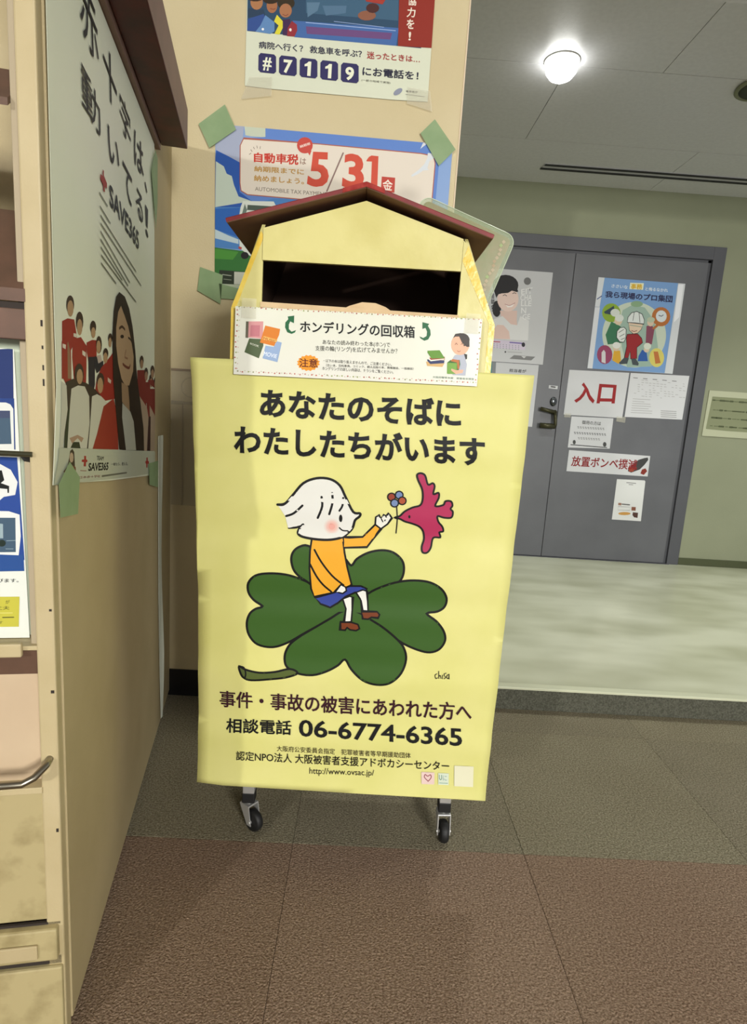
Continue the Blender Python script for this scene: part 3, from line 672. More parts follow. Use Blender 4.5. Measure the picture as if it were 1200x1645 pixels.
  ('p','e0912b',[(-883,10023),(-857,9997),(-894,9976),(-885,9944),(-931,9934),(-940,9901),(-987,9903),(-1014,9875),(-1055,9890),(-1095,9870),(-1124,9895),(-1170,9886),(-1183,9917),(-1229,9922),(-1223,9954),(-1262,9971),(-1238,10000),(-1264,10026),(-1227,10048),(-1236,10079),(-1190,10090),(-1180,10122),(-1133,10120),(-1107,10148),(-1066,10133),(-1027,10153),(-998,10128),(-951,10137),(-939,10106),(-893,10101),(-899,10069),(-859,10052)],0,0),
  ('t','5a1a10','注意',[(-1223,10085),(-901,10093),(-894,9940),(-1216,9934)],2,0),
  ('p','23603c',[(898,10835),(1020,10814),(998,10781),(1047,10711),(1060,10629),(1022,10549),(957,10524),(887,10558),(865,10592),(934,10569),(989,10606),(993,10680),(959,10742),(907,10720)],0,0),
  ('p','c9a46a',[(1014,10170),(1343,10163),(1310,10096),(1039,10097)],0,0),
  ('p','27325e',[(1030,10209),(1339,10210),(1337,10163),(1094,10132),(1038,10181)],0,0),
  ('p','a03c33',[(1037,10237),(1339,10276),(1344,10220),(1099,10185)],0,0),
  ('p','e5e2d0',[(1031,10274),(1098,10204),(1336,10242),(1332,10226),(1096,10181),(1026,10237)],0,0),
  ('p','5c8a2e',[(1024,10358),(1238,10381),(1342,10248),(1106,10227),(1026,10326)],0,0),
  ('p','1d1a15',[(1665,10353),(1733,10338),(1736,10264),(1704,10243)],0,0),
  ('p','a9aebb',[(1513,10315),(1676,10338),(1743,10171),(1734,9972),(1505,9967),(1447,10189)],0,0),
  ('p','dca98b',[(1755,10507),(1752,10453),(1733,10402),(1701,10361),(1659,10333),(1609,10321),(1559,10326),(1512,10349),(1473,10385),(1445,10433),(1433,10486),(1436,10541),(1455,10591),(1487,10632),(1529,10660),(1578,10672),(1628,10666),(1675,10645),(1714,10608),(1742,10561)],0,0),
  ('p','2a2018',[(1753,10591),(1748,10551),(1727,10515),(1693,10487),(1649,10471),(1601,10468),(1555,10478),(1516,10501),(1489,10534),(1477,10573),(1482,10612),(1503,10648),(1537,10676),(1581,10692),(1629,10695),(1675,10685),(1714,10662),(1741,10629)],0,0),
  ('p','dca98b',[(1656,10510),(1654,10459),(1639,10414),(1612,10379),(1577,10359),(1539,10356),(1501,10371),(1468,10402),(1445,10446),(1434,10496),(1436,10547),(1452,10592),(1478,10627),(1513,10647),(1551,10649),(1589,10634),(1622,10603),(1645,10560)],0,0),
  ('p','2a2018',[(1456,10599),(1491,10675),(1585,10696),(1684,10669),(1749,10590),(1760,10471),(1712,10467),(1619,10536),(1562,10634),(1495,10629)],0,0),
  ('s','5a3a1a',9,[(1502,10491),(1520,10520),(1542,10494)],1,0,1),
  ('s','5a3a1a',9,[(1607,10498),(1626,10523),(1648,10497)],1,0,1),
  ('s','8a3a2a',8,[(1551,10392),(1581,10375),(1607,10394)],1,0,1),
  ('p','2f5d1c',[(1444,10226),(1607,10237),(1624,10163),(1598,10011),(1430,9981),(1390,10176)],0,0),
  ('p','6d9b3a',[(1390,10176),(1564,10178),(1571,9990),(1403,9983)],0,0),
  ('p','b0662c',[(1481,10244),(1598,10232),(1615,10087),(1583,10076),(1563,10187),(1446,10208)],0,0),
  ('p','dca98b',[(1476,10078),(1556,10055),(1690,10073),(1676,10016),(1561,9989),(1469,10049)],0,0),
  ('t','0c0c0c','ホンデリングの回収箱',[(-1238,10723),(770,10764),(786,10555),(-1230,10524)],2,0),
  ('t','33322a','あなたの読み終わった本(ホン)で',[(-830,10427),(357,10458),(363,10362),(-825,10336)],0,1),
  ('t','33322a','支援の輪(リング)を広げてみませんか？',[(-952,10318),(492,10362),(499,10256),(-947,10218)],0,1),
  ('t','3a3a35','・以下の本は取り扱えませんので、ご注意ください。',[(-795,10098),(409,10107),(413,10051),(-792,10043)],0,1),
  ('t','3a3a35','（古い本、百科事典、コミック、個人出版の本、情報雑誌、一般雑誌）',[(-748,10018),(801,10053),(804,10011),(-746,9972)],0,1),
  ('t','3a3a35','ホンデリングの詳しい内容は、チラシをご覧ください。',[(-812,9968),(447,9979),(451,9923),(-809,9907)],0,1),
  ('t','5f7f6f','大阪府警察本部\u3000被害者支援室',[(1151,9931),(1891,9941),(1894,9904),(1154,9894)],0,1),
 ],
 'A':[
  ('p','2f4a63',[(-3713,20244),(818,20363),(882,18709),(-3696,18793)],0,0),
  ('p','3f5f78',[(-2209,19976),(201,19960),(226,19312),(-2180,19314)],0,0),
  ('p','52708a',[(-1758,19516),(-1134,19560),(-1146,19387),(-1660,19293)],0,0),
  ('p','5a7890',[(-2169,19562),(-1826,19587),(-1881,19392),(-2133,19221)],0,0),
  ('p','4467a0',[(-2517,19117),(260,19141),(224,18721),(-2459,18735)],0,0),
  ('p','6a4a7a',[(-2167,19007),(94,19013),(61,18855),(-2137,18835)],0,0),
  ('s','9bb0d8',18,[(-2171,19099),(177,19073)],0,0,1),
  ('s','8fa4cf',14,[(-1438,19174),(-132,19132)],0,0,1),
  ('p','2c3f55',[(-3688,19321),(-3279,19312),(-3209,19144),(-3683,19111)],0,0),
  ('p','a8754f',[(-3306,19481),(-3316,19415),(-3349,19357),(-3401,19316),(-3462,19299),(-3524,19307),(-3577,19341),(-3613,19394),(-3628,19458),(-3617,19524),(-3584,19582),(-3533,19623),(-3472,19640),(-3410,19632),(-3357,19599),(-3320,19546)],0,0),
  ('p','3a2a20',[(-3267,19617),(-3289,19566),(-3353,19522),(-3447,19493),(-3552,19486),(-3647,19501),(-3713,19536),(-3738,19583),(-3716,19634),(-3652,19678),(-3558,19707),(-3454,19714),(-3359,19699),(-3292,19665)],0,0),
  ('p','a06a48',[(-2928,19432),(-2939,19357),(-2976,19294),(-3031,19257),(-3093,19253),(-3150,19282),(-3191,19339),(-3207,19412),(-3196,19487),(-3159,19549),(-3104,19586),(-3042,19591),(-2985,19562),(-2945,19505)],0,0),
  ('p','33281c',[(-2891,19587),(-2910,19536),(-2968,19492),(-3054,19464),(-3149,19457),(-3236,19473),(-3296,19509),(-3319,19556),(-3300,19607),(-3241,19651),(-3156,19679),(-3061,19686),(-2975,19670),(-2914,19635)],0,0),
  ('p','352c1e',[(-2480,19521),(-2495,19462),(-2542,19409),(-2613,19371),(-2699,19353),(-2786,19358),(-2860,19386),(-2911,19432),(-2930,19489),(-2915,19548),(-2868,19601),(-2796,19639),(-2711,19657),(-2624,19651),(-2550,19624),(-2499,19578)],0,0),
  ('p','a5704e',[(-2548,19345),(-2558,19282),(-2591,19227),(-2642,19188),(-2703,19171),(-2765,19179),(-2819,19210),(-2856,19261),(-2871,19322),(-2861,19385),(-2828,19439),(-2777,19478),(-2715,19495),(-2653,19487),(-2600,19456),(-2563,19406)],0,0),
  ('s','7a3a30',16,[(-2781,19242),(-2705,19219),(-2642,19252)],1,0,1),
  ('s','7a3a30',16,[(-3108,19352),(-3022,19340),(-2980,19362)],1,0,1),
  ('p','344f8c',[(-3682,19073),(-3276,19216),(-3160,18956),(-3371,18802),(-3696,18798)],0,0),
  ('p','5f86b5',[(-3232,19191),(-2990,19045),(-2983,18833),(-3089,18764),(-3479,18789),(-3354,18942)],0,0),
  ('p','d8cf3c',[(-2932,19222),(-2753,19062),(-2770,18926),(-2850,18766),(-2981,18776),(-2880,18976),(-3002,19063)],0,0),
  ('p','402a4c',[(-2777,19118),(-2584,19151),(-2546,18748),(-2764,18762)],0,0),
  ('p','8f3038',[(-2539,19106),(-2406,19029),(-2389,18895),(-2459,18745),(-2654,18745),(-2640,18935)],0,0),
  ('p','e8e0d8',[(-2535,18900),(-2544,18872),(-2568,18859),(-2593,18869),(-2604,18895),(-2595,18923),(-2571,18936),(-2546,18927)],0,0),
  ('p','e8e8e8',[(-3252,18863),(-3262,18840),(-3286,18829),(-3310,18837),(-3321,18858),(-3312,18880),(-3288,18891),(-3263,18884)],0,0),
  ('p','8a5a45',[(-355,19386),(-375,19335),(-439,19290),(-533,19261),(-638,19253),(-735,19269),(-803,19304),(-830,19352),(-809,19404),(-746,19448),(-652,19477),(-547,19484),(-450,19469),(-382,19434)],0,0),
  ('p','4a2a28',[(-280,19564),(-299,19505),(-360,19459),(-445,19437),(-532,19446),(-598,19484),(-625,19539),(-605,19598),(-545,19644),(-459,19665),(-372,19656),(-307,19619)],0,0),
  ('p','a03a30',[(-685,19821),(-82,19845),(-199,19655),(-634,19691)],0,0),
  ('p','8c2f24',[(193,20525),(1149,20537),(1155,18734),(268,18718)],0,0),
  ('t','e8dccb','協',[(443,19901),(666,19902),(676,19685),(453,19683)],2,0),
  ('t','e8dccb','力',[(456,19635),(669,19635),(669,19411),(447,19407)],2,0),
  ('t','e8dccb','を',[(466,19364),(657,19362),(657,19140),(456,19137)],2,0),
  ('t','e8dccb','!',[(531,19073),(592,19073),(596,18870),(531,18869)],2,0),
  ('t','363648','病院へ行く？ 救急車を呼ぶ？',[(-3386,18578),(-673,18550),(-663,18375),(-3381,18408)],2,0),
  ('t','a03a38','迷ったときは…',[(-541,18540),(864,18518),(876,18365),(-530,18364)],2,1),
  ('p','33305c',[(-3324,18301),(-2975,18290),(-2919,18241),(-2906,17888),(-2959,17835),(-3321,17845),(-3377,17895),(-3381,18238)],0,0),
  ('t','e6e8cf','#',[(-3260,18211),(-3033,18208),(-3038,17889),(-3268,17896)],3,0),
  ('p','33305c',[(-2781,18282),(-2431,18272),(-2375,18223),(-2360,17869),(-2413,17816),(-2775,17826),(-2832,17876),(-2837,18219)],0,0),
  ('t','e6e8cf','7',[(-2716,18193),(-2489,18189),(-2492,17870),(-2722,17878)],3,0),
  ('p','33305c',[(-2237,18264),(-1886,18253),(-1829,18204),(-1813,17850),(-1865,17797),(-2228,17808),(-2285,17857),(-2293,18201)],0,0),
  ('p','e6e8cf',[(-2058,18188),(-1988,18187),(-1995,17844),(-2083,17845),(-2080,18078),(-2162,18065),(-2160,18116),(-2100,18144)],0,0),
  ('p','33305c',[(-1691,18245),(-1341,18235),(-1283,18186),(-1264,17832),(-1317,17778),(-1680,17788),(-1737,17838),(-1747,18182)],0,0),
  ('p','e6e8cf',[(-1512,18169),(-1442,18169),(-1447,17825),(-1535,17826),(-1533,18060),(-1616,18046),(-1614,18097),(-1554,18125)],0,0),
  ('p','33305c',[(-1145,18227),(-794,18216),(-736,18167),(-715,17812),(-767,17759),(-1131,17769),(-1189,17819),(-1201,18164)],0,0),
  ('t','e6e8cf','9',[(-1079,18137),(-850,18133),(-847,17813),(-1079,17821)],3,0),
  ('t','26263c','にお電話を！',[(-628,18171),(860,18151),(864,17949),(-626,17954)],2,1),
  ('t','6a6a60','(一部の地域で実施)',[(-643,17873),(130,17858),(134,17798),(-640,17814)],0,1),
  ('p','8a8fa0',[(453,17711),(460,17676),(437,17629),(389,17584),(329,17552),(273,17542),(237,17556),(230,17591),(253,17638),(301,17683),(361,17715),(417,17726)],0,0),
  ('t','6a6a68','消費者庁',[(552,17688),(874,17681),(866,17630),(555,17638)],1,1),
  ('s','8a8a80',11,[(548,17588),(1060,17563)],0,0,1),
 ],
 'T':[
  ('p','9fa7bd',[(-4485,16547),(-3714,16545),(-3812,15614),(-4452,15880)],0,0),
  ('p','bfc7b2',[(-3714,16559),(-3138,16571),(-3129,16280),(-3524,16280),(-3677,16298)],0,0),
  ('p','5f82c4',[(-3147,16565),(1598,16564),(1524,12869),(-3727,13419),(-3801,15160),(-3735,16210),(-3138,16293)],0,0),
  ('p','2c56a5',[(-4452,15875),(-4121,15748),(-3812,15614),(-3794,14874),(-2974,14351),(-3773,14005),(-4448,14397),(-4470,15682)],0,0),
  ('p','bcc9ba',[(-4454,15598),(-4238,15486),(-4157,15307),(-4018,15259),(-3952,15035),(-3822,14757),(-3480,14665),(-3787,14586),(-4449,14440)],0,0),
  ('p','4c7fbb',[(-4458,14439),(-3784,14485),(-2864,14765),(-1318,14870),(-52,14549),(-2187,13374),(-4440,13401)],0,0),
  ('p','2f63b0',[(-4457,14396),(-3784,14471),(-3828,13708),(-4448,13872)],0,0),
  ('p','b9cbcf',[(-4448,13872),(-4078,13735),(-3795,13651),(-3792,13533),(-4444,13637)],0,0),
  ('p','356d34',[(-4446,13400),(-3443,13349),(24,13372),(62,12772),(-4434,12655)],0,0),
  ('p','4a8a38',[(-4446,13371),(-3787,13326),(-3939,13107),(-4441,13104)],0,0),
  ('p','a9b39a',[(-4434,12655),(62,12772),(74,12591),(-4434,12338)],0,0),
  ('p','2a3326',[(-4310,12814),(-3365,12816),(-3419,12466),(-4310,12452)],0,0),
  ('p','b9bcae',[(-3894,12796),(-3554,12804),(-3561,12472),(-3893,12465)],0,0),
  ('s','9aa090',22,[(-4214,12700),(-3977,12685)],0,0,1),
  ('s','8a907f',15,[(-4180,12582),(-3975,12571)],0,0,1),
  ('p','d3d9cf',[(-3696,14650),(-2861,14692),(-2730,14484),(-1921,14481),(-1879,13543),(-3440,13230),(-3758,13417),(-3807,14149),(-3754,14502)],0,0),
  ('p','4d5a50',[(-3569,14558),(-2795,14567),(-2728,14426),(-3581,14426)],0,0),
  ('p','6b7a70',[(-3647,14581),(-3581,14426),(-3682,14128),(-3761,14152)],0,0),
  ('p','1f1f22',[(-3503,13250),(-3516,13201),(-3556,13164),(-3610,13147),(-3666,13156),(-3707,13189),(-3722,13235),(-3709,13284),(-3670,13321),(-3615,13337),(-3560,13328),(-3519,13296)],0,0),
  ('p','b44a40',[(-3791,13474),(-3696,13451),(-3711,13390),(-3790,13415)],0,0),
  ('p','ddd3c4',[(-3720,16216),(-1692,16216),(1076,16170),(1418,16129),(1480,15949),(1467,14768),(1351,14644),(-1624,14791),(-3576,14817),(-3758,14905),(-3790,15104),(-3807,16037)],0,0),
  ('s','a8604e',26,[(-3720,16216),(-1692,16216),(1076,16170),(1418,16129),(1480,15949),(1467,14768),(1351,14644),(-1624,14791),(-3576,14817),(-3758,14905),(-3790,15104),(-3807,16037)],0,1,1),
  ('t','c0392b','自動車税',[(-3437,15888),(-2224,15921),(-2225,15652),(-3430,15646)],3,0),
  ('t','8a6a5a','は',[(-2181,15839),(-2018,15839),(-2020,15675),(-2183,15681)],1,1),
  ('t','b98a2e','納期限までに',[(-3418,15556),(-2068,15564),(-2061,15416),(-3414,15415)],2,1),
  ('t','b98a2e','納めましょう。',[(-3418,15329),(-2058,15336),(-2051,15179),(-3414,15172)],2,1),
  ('t','8a8072','AUTOMOBILE TAX PAYMENT DUE',[(-3382,15031),(-1077,15024),(-1072,14921),(-3379,14931)],1,1),
  ('s','7a6a5a',15,[(-3558,15829),(-3513,15861)],0,0,1),
  ('s','7a6a5a',15,[(-3521,15950),(-3483,15905)],0,0,1),
  ('s','7a6a5a',15,[(-3450,16019),(-3424,15974)],0,0,1),
  ('s','7a6a5a',15,[(-3360,16054),(-3346,15999)],0,0,1),
  ('s','7a6a5a',15,[(-3268,16046),(-3272,15990)],0,0,1),
  ('p','c24a3f',[(-1858,16171),(-1866,16108),(-1894,16050),(-1939,16002),(-1997,15969),(-2063,15955),(-2130,15960),(-2190,15985),(-2239,16026),(-2272,16080),(-2285,16142),(-2277,16205),(-2249,16263),(-2204,16311),(-2146,16343),(-2081,16358),(-2014,16352),(-1954,16328),(-1905,16287),(-1872,16233)],0,0),
  ('p','c24a3f',[(-2004,16007),(-1883,16043),(-1929,15913)],0,0),
  ('t','ead8cc','納期限',[(-2215,16147),(-1938,16244),(-1920,16181),(-2191,16078)],2,0),
  ('t','c9503c','5',[(-1897,16014),(-1407,16028),(-1378,15139),(-1981,15141)],3,1),
  ('s','8a6f68',40,[(-1030,16036),(-1421,15051)],0,0,1),
  ('t','c9503c','3',[(-993,16036),(-474,16041),(-406,15159),(-1024,15157)],3,1),
  ('p','c9503c',[(-262,16029),(-71,16024),(-48,15105),(-227,15111),(-241,15876),(-388,15873),(-389,15899),(-330,15986)],0,0),
  ('p','b8463a',[(53,15523),(421,15517),(425,15137),(50,15138)],0,0),
  ('t','ebe0d2','金',[(91,15456),(363,15456),(359,15185),(89,15185)],2,0),
  ('p','d3d8dc',[(1440,16082),(1320,15996),(1278,15811),(1323,15775),(1169,15751),(1035,15651),(871,15569),(854,15612),(1028,15742),(1185,15908),(1257,16069),(1261,16199),(1418,16184)],0,0),  # white glare on the wavy poster corner, painted into the print
  ('p','d3d8dc',[(1229,16428),(1123,16344),(1049,16282),(1103,16420),(1169,16475)],0,0),  # second patch of the painted glare
 ],
 'P':[
  ('p','8f2a20',[(86,10106),(315,10168),(602,10191),(711,9980),(424,9787),(419,9426),(288,9284),(29,9439)],0,0),
  ('p','8a6b50',[(160,9417),(419,9426),(376,9783),(314,9886),(217,9824)],0,0),
  ('p','3a2c22',[(612,10378),(595,10331),(553,10287),(494,10254),(427,10236),(363,10236),(310,10253),(278,10285),(269,10327),(285,10372),(324,10414),(380,10448),(446,10467),(512,10469),(567,10453),(602,10421)],0,0),
  ('p','a98a66',[(579,10325),(561,10278),(520,10237),(464,10210),(405,10202),(353,10215),(320,10245),(311,10287),(327,10332),(366,10373),(421,10401),(480,10410),(533,10398),(568,10368)],0,0),
  ('p','8f2a20',[(508,9932),(895,9998),(1164,9905),(1142,9603),(1096,9358),(535,9345),(466,9707)],0,0),
  ('p','3a2c22',[(1025,10215),(1007,10162),(963,10114),(901,10078),(831,10060),(764,10063),(709,10085),(675,10123),(665,10171),(682,10222),(723,10269),(783,10305),(852,10325),(920,10324),(978,10304),(1015,10265)],0,0),
  ('p','a98a66',[(970,10136),(954,10087),(915,10045),(862,10019),(805,10013),(756,10029),(725,10062),(716,10107),(732,10155),(769,10196),(821,10223),(878,10230),(928,10216),(961,10182)],0,0),
  ('p','d0c9b8',[(947,9828),(1112,9811),(1096,9750),(943,9769)],0,0),
  ('p','d0c9b8',[(549,10012),(699,10021),(685,9970),(545,9970)],0,0),
  ('p','8f2a20',[(43,9861),(275,9963),(252,9420),(5,9412)],0,0),
  ('p','d0c9b8',[(76,9838),(209,9836),(191,9779),(72,9792)],0,0),
  ('p','8f2a20',[(1168,9951),(1467,10016),(1718,10033),(1703,9792),(1236,9699),(1160,9845)],0,0),
  ('p','26222a',[(1240,9760),(1606,9786),(1580,9386),(1476,9256),(1232,9238)],0,0),
  ('p','3a2c22',[(1705,10221),(1685,10178),(1633,10139),(1561,10113),(1484,10105),(1416,10116),(1372,10143),(1358,10181),(1378,10223),(1427,10260),(1496,10287),(1573,10296),(1643,10287),(1690,10260)],0,0),
  ('p','a98a66',[(1661,10137),(1642,10096),(1593,10063),(1530,10046),(1469,10050),(1426,10074),(1413,10111),(1432,10151),(1478,10184),(1541,10202),(1603,10199),(1647,10175)],0,0),
  ('p','24242c',[(1607,9801),(2104,9753),(2098,9652),(1687,9550),(1596,9626)],0,0),
  ('p','b5a698',[(1704,9808),(1937,9841),(2034,9749),(1795,9701)],0,0),
  ('p','3a2c22',[(2029,9996),(2007,9937),(1953,9887),(1878,9856),(1797,9850),(1728,9870),(1682,9911),(1669,9965),(1690,10021),(1741,10071),(1814,10102),(1894,10111),(1965,10093),(2014,10052)],0,0),
  ('p','a98a66',[(1958,9957),(1937,9907),(1885,9867),(1817,9849),(1752,9857),(1707,9888),(1693,9935),(1713,9984),(1763,10024),(1830,10043),(1896,10036),(1943,10005)],0,0),
  ('p','8f2a20',[(1959,9645),(2552,9851),(2876,9981),(2918,9180),(2211,9144),(1537,9225),(1681,9469)],0,0),
  ('p','3a2c22',[(2440,9895),(2413,9850),(2346,9814),(2257,9797),(2171,9802),(2111,9829),(2090,9869),(2116,9912),(2180,9948),(2267,9967),(2355,9962),(2418,9936)],0,0),
  ('p','a98a66',[(2384,9822),(2362,9778),(2309,9743),(2239,9727),(2171,9735),(2123,9763),(2107,9803),(2128,9847),(2179,9881),(2249,9898),(2317,9891),(2367,9864)],0,0),
  ('p','3a2c22',[(2740,10165),(2717,10123),(2658,10088),(2579,10071),(2503,10074),(2449,10097),(2431,10134),(2453,10175),(2510,10209),(2588,10227),(2665,10225),(2721,10202)],0,0),
  ('p','a98a66',[(2673,10088),(2650,10039),(2593,10006),(2527,10001),(2475,10024),(2457,10068),(2480,10116),(2535,10149),(2602,10156),(2655,10132)],0,0),
  ('p','c9b9a8',[(2366,9519),(2609,9475),(2567,9420),(2377,9450)],0,0),
  ('p','342a22',[(157,9376),(467,9428),(1127,9389),(1606,9306),(1932,9211),(1484,8434),(-2,8564)],0,0),
  ('p','c2c2b0',[(-19,9384),(176,9336),(197,9035),(11,8711),(-46,8566),(-184,8582),(-73,9012)],0,0),
  ('p','26301f',[(221,9048),(314,9033),(218,8727),(111,8552),(-11,8564),(58,8736)],0,0),
  ('p','c2c2b0',[(384,9299),(688,9348),(1010,9341),(1230,9207),(1233,8831),(1061,8472),(133,8550),(230,8867),(324,9145)],0,0),
  ('p','3a2c22',[(978,9505),(956,9447),(902,9397),(826,9363),(740,9350),(657,9359),(590,9388),(548,9433),(536,9487),(557,9542),(606,9590),(678,9625),(762,9641),(847,9635),(918,9607),(964,9561)],0,0),
  ('p','a98a66',[(926,9473),(902,9420),(843,9381),(767,9365),(695,9377),(645,9412),(630,9462),(653,9513),(709,9552),(783,9570),(857,9560),(909,9524)],0,0),
  ('p','26301f',[(274,8541),(401,8609),(681,8590),(738,8499)],0,0),
  ('p','a3876e',[(237,8670),(611,8691),(902,8629),(788,8576),(607,8647),(351,8591)],0,0),
  ('p','c2c2b0',[(1381,9208),(1666,9242),(1932,9211),(2320,9109),(2057,8973),(1835,8759),(1359,8444),(1119,8466),(1263,8830)],0,0),
  ('p','3a2c22',[(2136,9460),(2109,9407),(2037,9364),(1938,9340),(1833,9338),(1741,9358),(1680,9396),(1660,9445),(1686,9494),(1752,9537),(1847,9563),(1953,9567),(2049,9549),(2115,9510)],0,0),
  ('p','a98a66',[(2054,9381),(2032,9328),(1979,9285),(1906,9261),(1828,9260),(1759,9282),(1715,9322),(1701,9373),(1721,9424),(1771,9466),(1842,9492),(1921,9495),(1991,9474),(2039,9433)],0,0),
  ('p','8f3324',[(2062,9059),(2753,9180),(2991,8956),(3089,8294),(1359,8443),(1628,8651)],0,0),
  ('p','7a2a24',[(4869,9752),(5812,9798),(5895,8903),(4874,9054)],0,0),
  ('p','3a2c22',[(5589,9981),(5543,9914),(5427,9868),(5287,9860),(5176,9893),(5136,9952),(5179,10017),(5291,10063),(5431,10073),(5546,10042)],0,0),
  ('p','9a7b60',[(5536,9910),(5500,9852),(5410,9812),(5301,9807),(5215,9836),(5183,9889),(5217,9946),(5305,9985),(5414,9992),(5503,9963)],0,0),
  ('p','7a2a24',[(5350,9528),(6373,9558),(6473,9017),(5368,9165)],0,0),
  ('p','3a2c22',[(6130,9754),(6080,9685),(5954,9639),(5802,9633),(5682,9669),(5637,9732),(5684,9799),(5805,9846),(5957,9853),(6082,9819)],0,0),
  ('p','9a7b60',[(6072,9680),(6034,9620),(5936,9581),(5818,9577),(5724,9609),(5689,9665),(5726,9724),(5820,9763),(5939,9769),(6035,9737)],0,0),
  ('p','7a2a24',[(5943,9403),(7069,9424),(7186,8484),(5962,8685)],0,0),
  ('p','3a2c22',[(6798,9633),(6745,9561),(6606,9513),(6439,9509),(6306,9548),(6257,9615),(6308,9685),(6440,9733),(6607,9739),(6745,9702)],0,0),
  ('p','9a7b60',[(6736,9556),(6694,9493),(6587,9453),(6457,9450),(6353,9485),(6315,9544),(6354,9605),(6458,9646),(6588,9651),(6695,9616)],0,0),
  ('p','7a2a24',[(6114,9598),(7266,9636),(7385,9404),(6141,9527)],0,0),
  ('p','3a2c22',[(6988,9842),(6934,9768),(6792,9719),(6620,9712),(6485,9749),(6434,9816),(6486,9887),(6621,9937),(6792,9947),(6934,9911)],0,0),
  ('p','9a7b60',[(6925,9764),(6882,9700),(6772,9657),(6639,9653),(6533,9686),(6493,9745),(6534,9808),(6640,9850),(6773,9857),(6882,9824)],0,0),
  ('p','7a2a24',[(6551,9365),(7786,9384),(7919,8728),(6579,8916)],0,0),
  ('p','3a2c22',[(7486,9604),(7428,9528),(7276,9479),(7092,9475),(6947,9516),(6893,9586),(6947,9659),(7092,9708),(7275,9715),(7427,9676)],0,0),
  ('p','9a7b60',[(7418,9523),(7373,9457),(7256,9415),(7113,9412),(6999,9449),(6956,9511),(6999,9575),(7112,9618),(7255,9622),(7373,9586)],0,0),
  ('p','a8957f',[(5034,9253),(5938,8998),(6147,8776),(5925,8038),(5582,8069),(5396,8681)],0,0),
  ('p','a8957f',[(6295,9043),(7069,8777),(6987,7948),(6361,8000)],0,0),
  ('p','3a2020',[(6147,8776),(6442,8793),(6361,8000),(5925,8038)],0,0),
  ('p','2b2119',[(3261,10985),(3709,10982),(4091,10830),(4391,10550),(4651,10122),(4807,9620),(5154,9142),(5524,8559),(5582,8069),(3500,8254),(3134,8291),(2869,9051),(2729,9506),(2711,10214),(2828,10613),(3019,10871)],0,0),
  ('p','b09572',[(3382,10774),(3695,10640),(3979,10502),(4276,10254),(4481,9984),(4418,9710),(4039,9429),(3692,9411),(3370,9528),(3117,9779),(2979,10062),(2994,10369),(3159,10642)],0,0),
  ('p','9b8060',[(3367,9470),(3937,9406),(4029,9143),(4073,8936),(3398,9124)],0,0),
  ('p','b0b2a2',[(3424,9104),(4125,8935),(4441,8737),(4674,8154),(3693,8238),(3385,8851)],0,0),
  ('s','4a3423',48,[(3232,10378),(3456,10432),(3685,10410)],1,0,1),
  ('p','2c2018',[(3605,10278),(3574,10256),(3495,10236),(3399,10227),(3324,10231),(3296,10247),(3325,10268),(3402,10288),(3497,10298),(3575,10294)],0,0),
  ('s','2c2018',40,[(3991,10297),(4173,10285),(4296,10246)],1,0,1),
  ('s','8a6448',35,[(3766,10052),(3665,9928),(3907,9915)],1,0,1),
  ('s','6e3a2a',51,[(3491,9791),(3754,9758),(4031,9752),(4135,9808)],1,0,1),
  ('p','b3b8a3',[(-238,8582),(7516,7886),(7443,7514),(6087,7501),(2726,7801),(424,8063),(-502,8155),(-266,8466)],0,0),
  ('p','3a2c22',[(334,8523),(414,8477),(432,8276),(477,8183),(267,8208),(95,8313),(183,8424),(230,8505)],0,0),
  ('p','b09a80',[(375,8406),(354,8368),(307,8348),(251,8354),(209,8383),(195,8423),(215,8460),(262,8481),(317,8476),(360,8448)],0,0),
  ('p','6e3a24',[(75,8315),(235,8322),(462,8273),(476,8170),(27,8201),(-82,8273)],0,0),
  ('s','c0b080',22,[(173,8304),(209,8252),(274,8293)],1,0,1),
  ('p','9a2c26',[(878,8383),(983,8372),(979,8321),(1042,8312),(1040,8280),(971,8284),(957,8224),(843,8239),(862,8295),(755,8311),(767,8341),(879,8331)],0,0),
  ('s','8a5a50',10,[(678,8198),(982,8159)],0,0,1),
  ('t','0c0c0c','TEAM',[(1566,8321),(2004,8274),(1976,8210),(1551,8257)],2,0),
  ('t','0c0c0c','SAVE365',[(1113,8259),(2324,8145),(2265,8022),(1070,8145)],3,1),
  ('t','26262a','一緒なら、救える。',[(2488,8119),(3873,8001),(3853,7931),(2485,8072)],1,1),
  ('t','7a3030','日本赤十字社',[(627,8126),(1773,8006),(1759,7968),(624,8091)],1,1),
  ('s','6a6a5c',30,[(1859,7973),(3736,7807)],0,0,1),
  ('p','9a2c26',[(5850,7897),(6018,7881),(6017,7807),(6165,7782),(6164,7728),(5992,7744),(5967,7654),(5823,7674),(5824,7761),(5730,7779),(5731,7829),(5849,7822)],0,0),
  ('t','2a2a2c','赤',[(1083,14643),(1998,14595),(2088,13818),(1133,13849)],0,0),
  ('t','2a2a2c','十',[(2308,14424),(3200,14390),(3253,13626),(2346,13826)],1,1),
  ('t','2a2a2c','字',[(3421,14220),(4285,14184),(4375,13550),(3445,13724)],0,1),
  ('t','2a2a2c','は',[(4625,14118),(5583,14154),(5642,13550),(4666,13528)],1,1),
  ('t','2a2a2c','、',[(5749,13585),(6043,13586),(6041,13416),(5746,13407)],1,1),
  ('t','2a2a2c','動',[(1107,13505),(2064,13449),(2142,12950),(1123,12957)],0,1),
  ('t','2a2a2c','い',[(2551,13337),(3331,13309),(3359,12917),(2604,12846)],1,1),
  ('t','2a2a2c','て',[(3618,13252),(4419,13165),(4461,12652),(3646,12727)],1,1),
  ('t','2a2a2c','る',[(4778,13208),(5530,13162),(5555,12637),(4827,12747)],1,1),
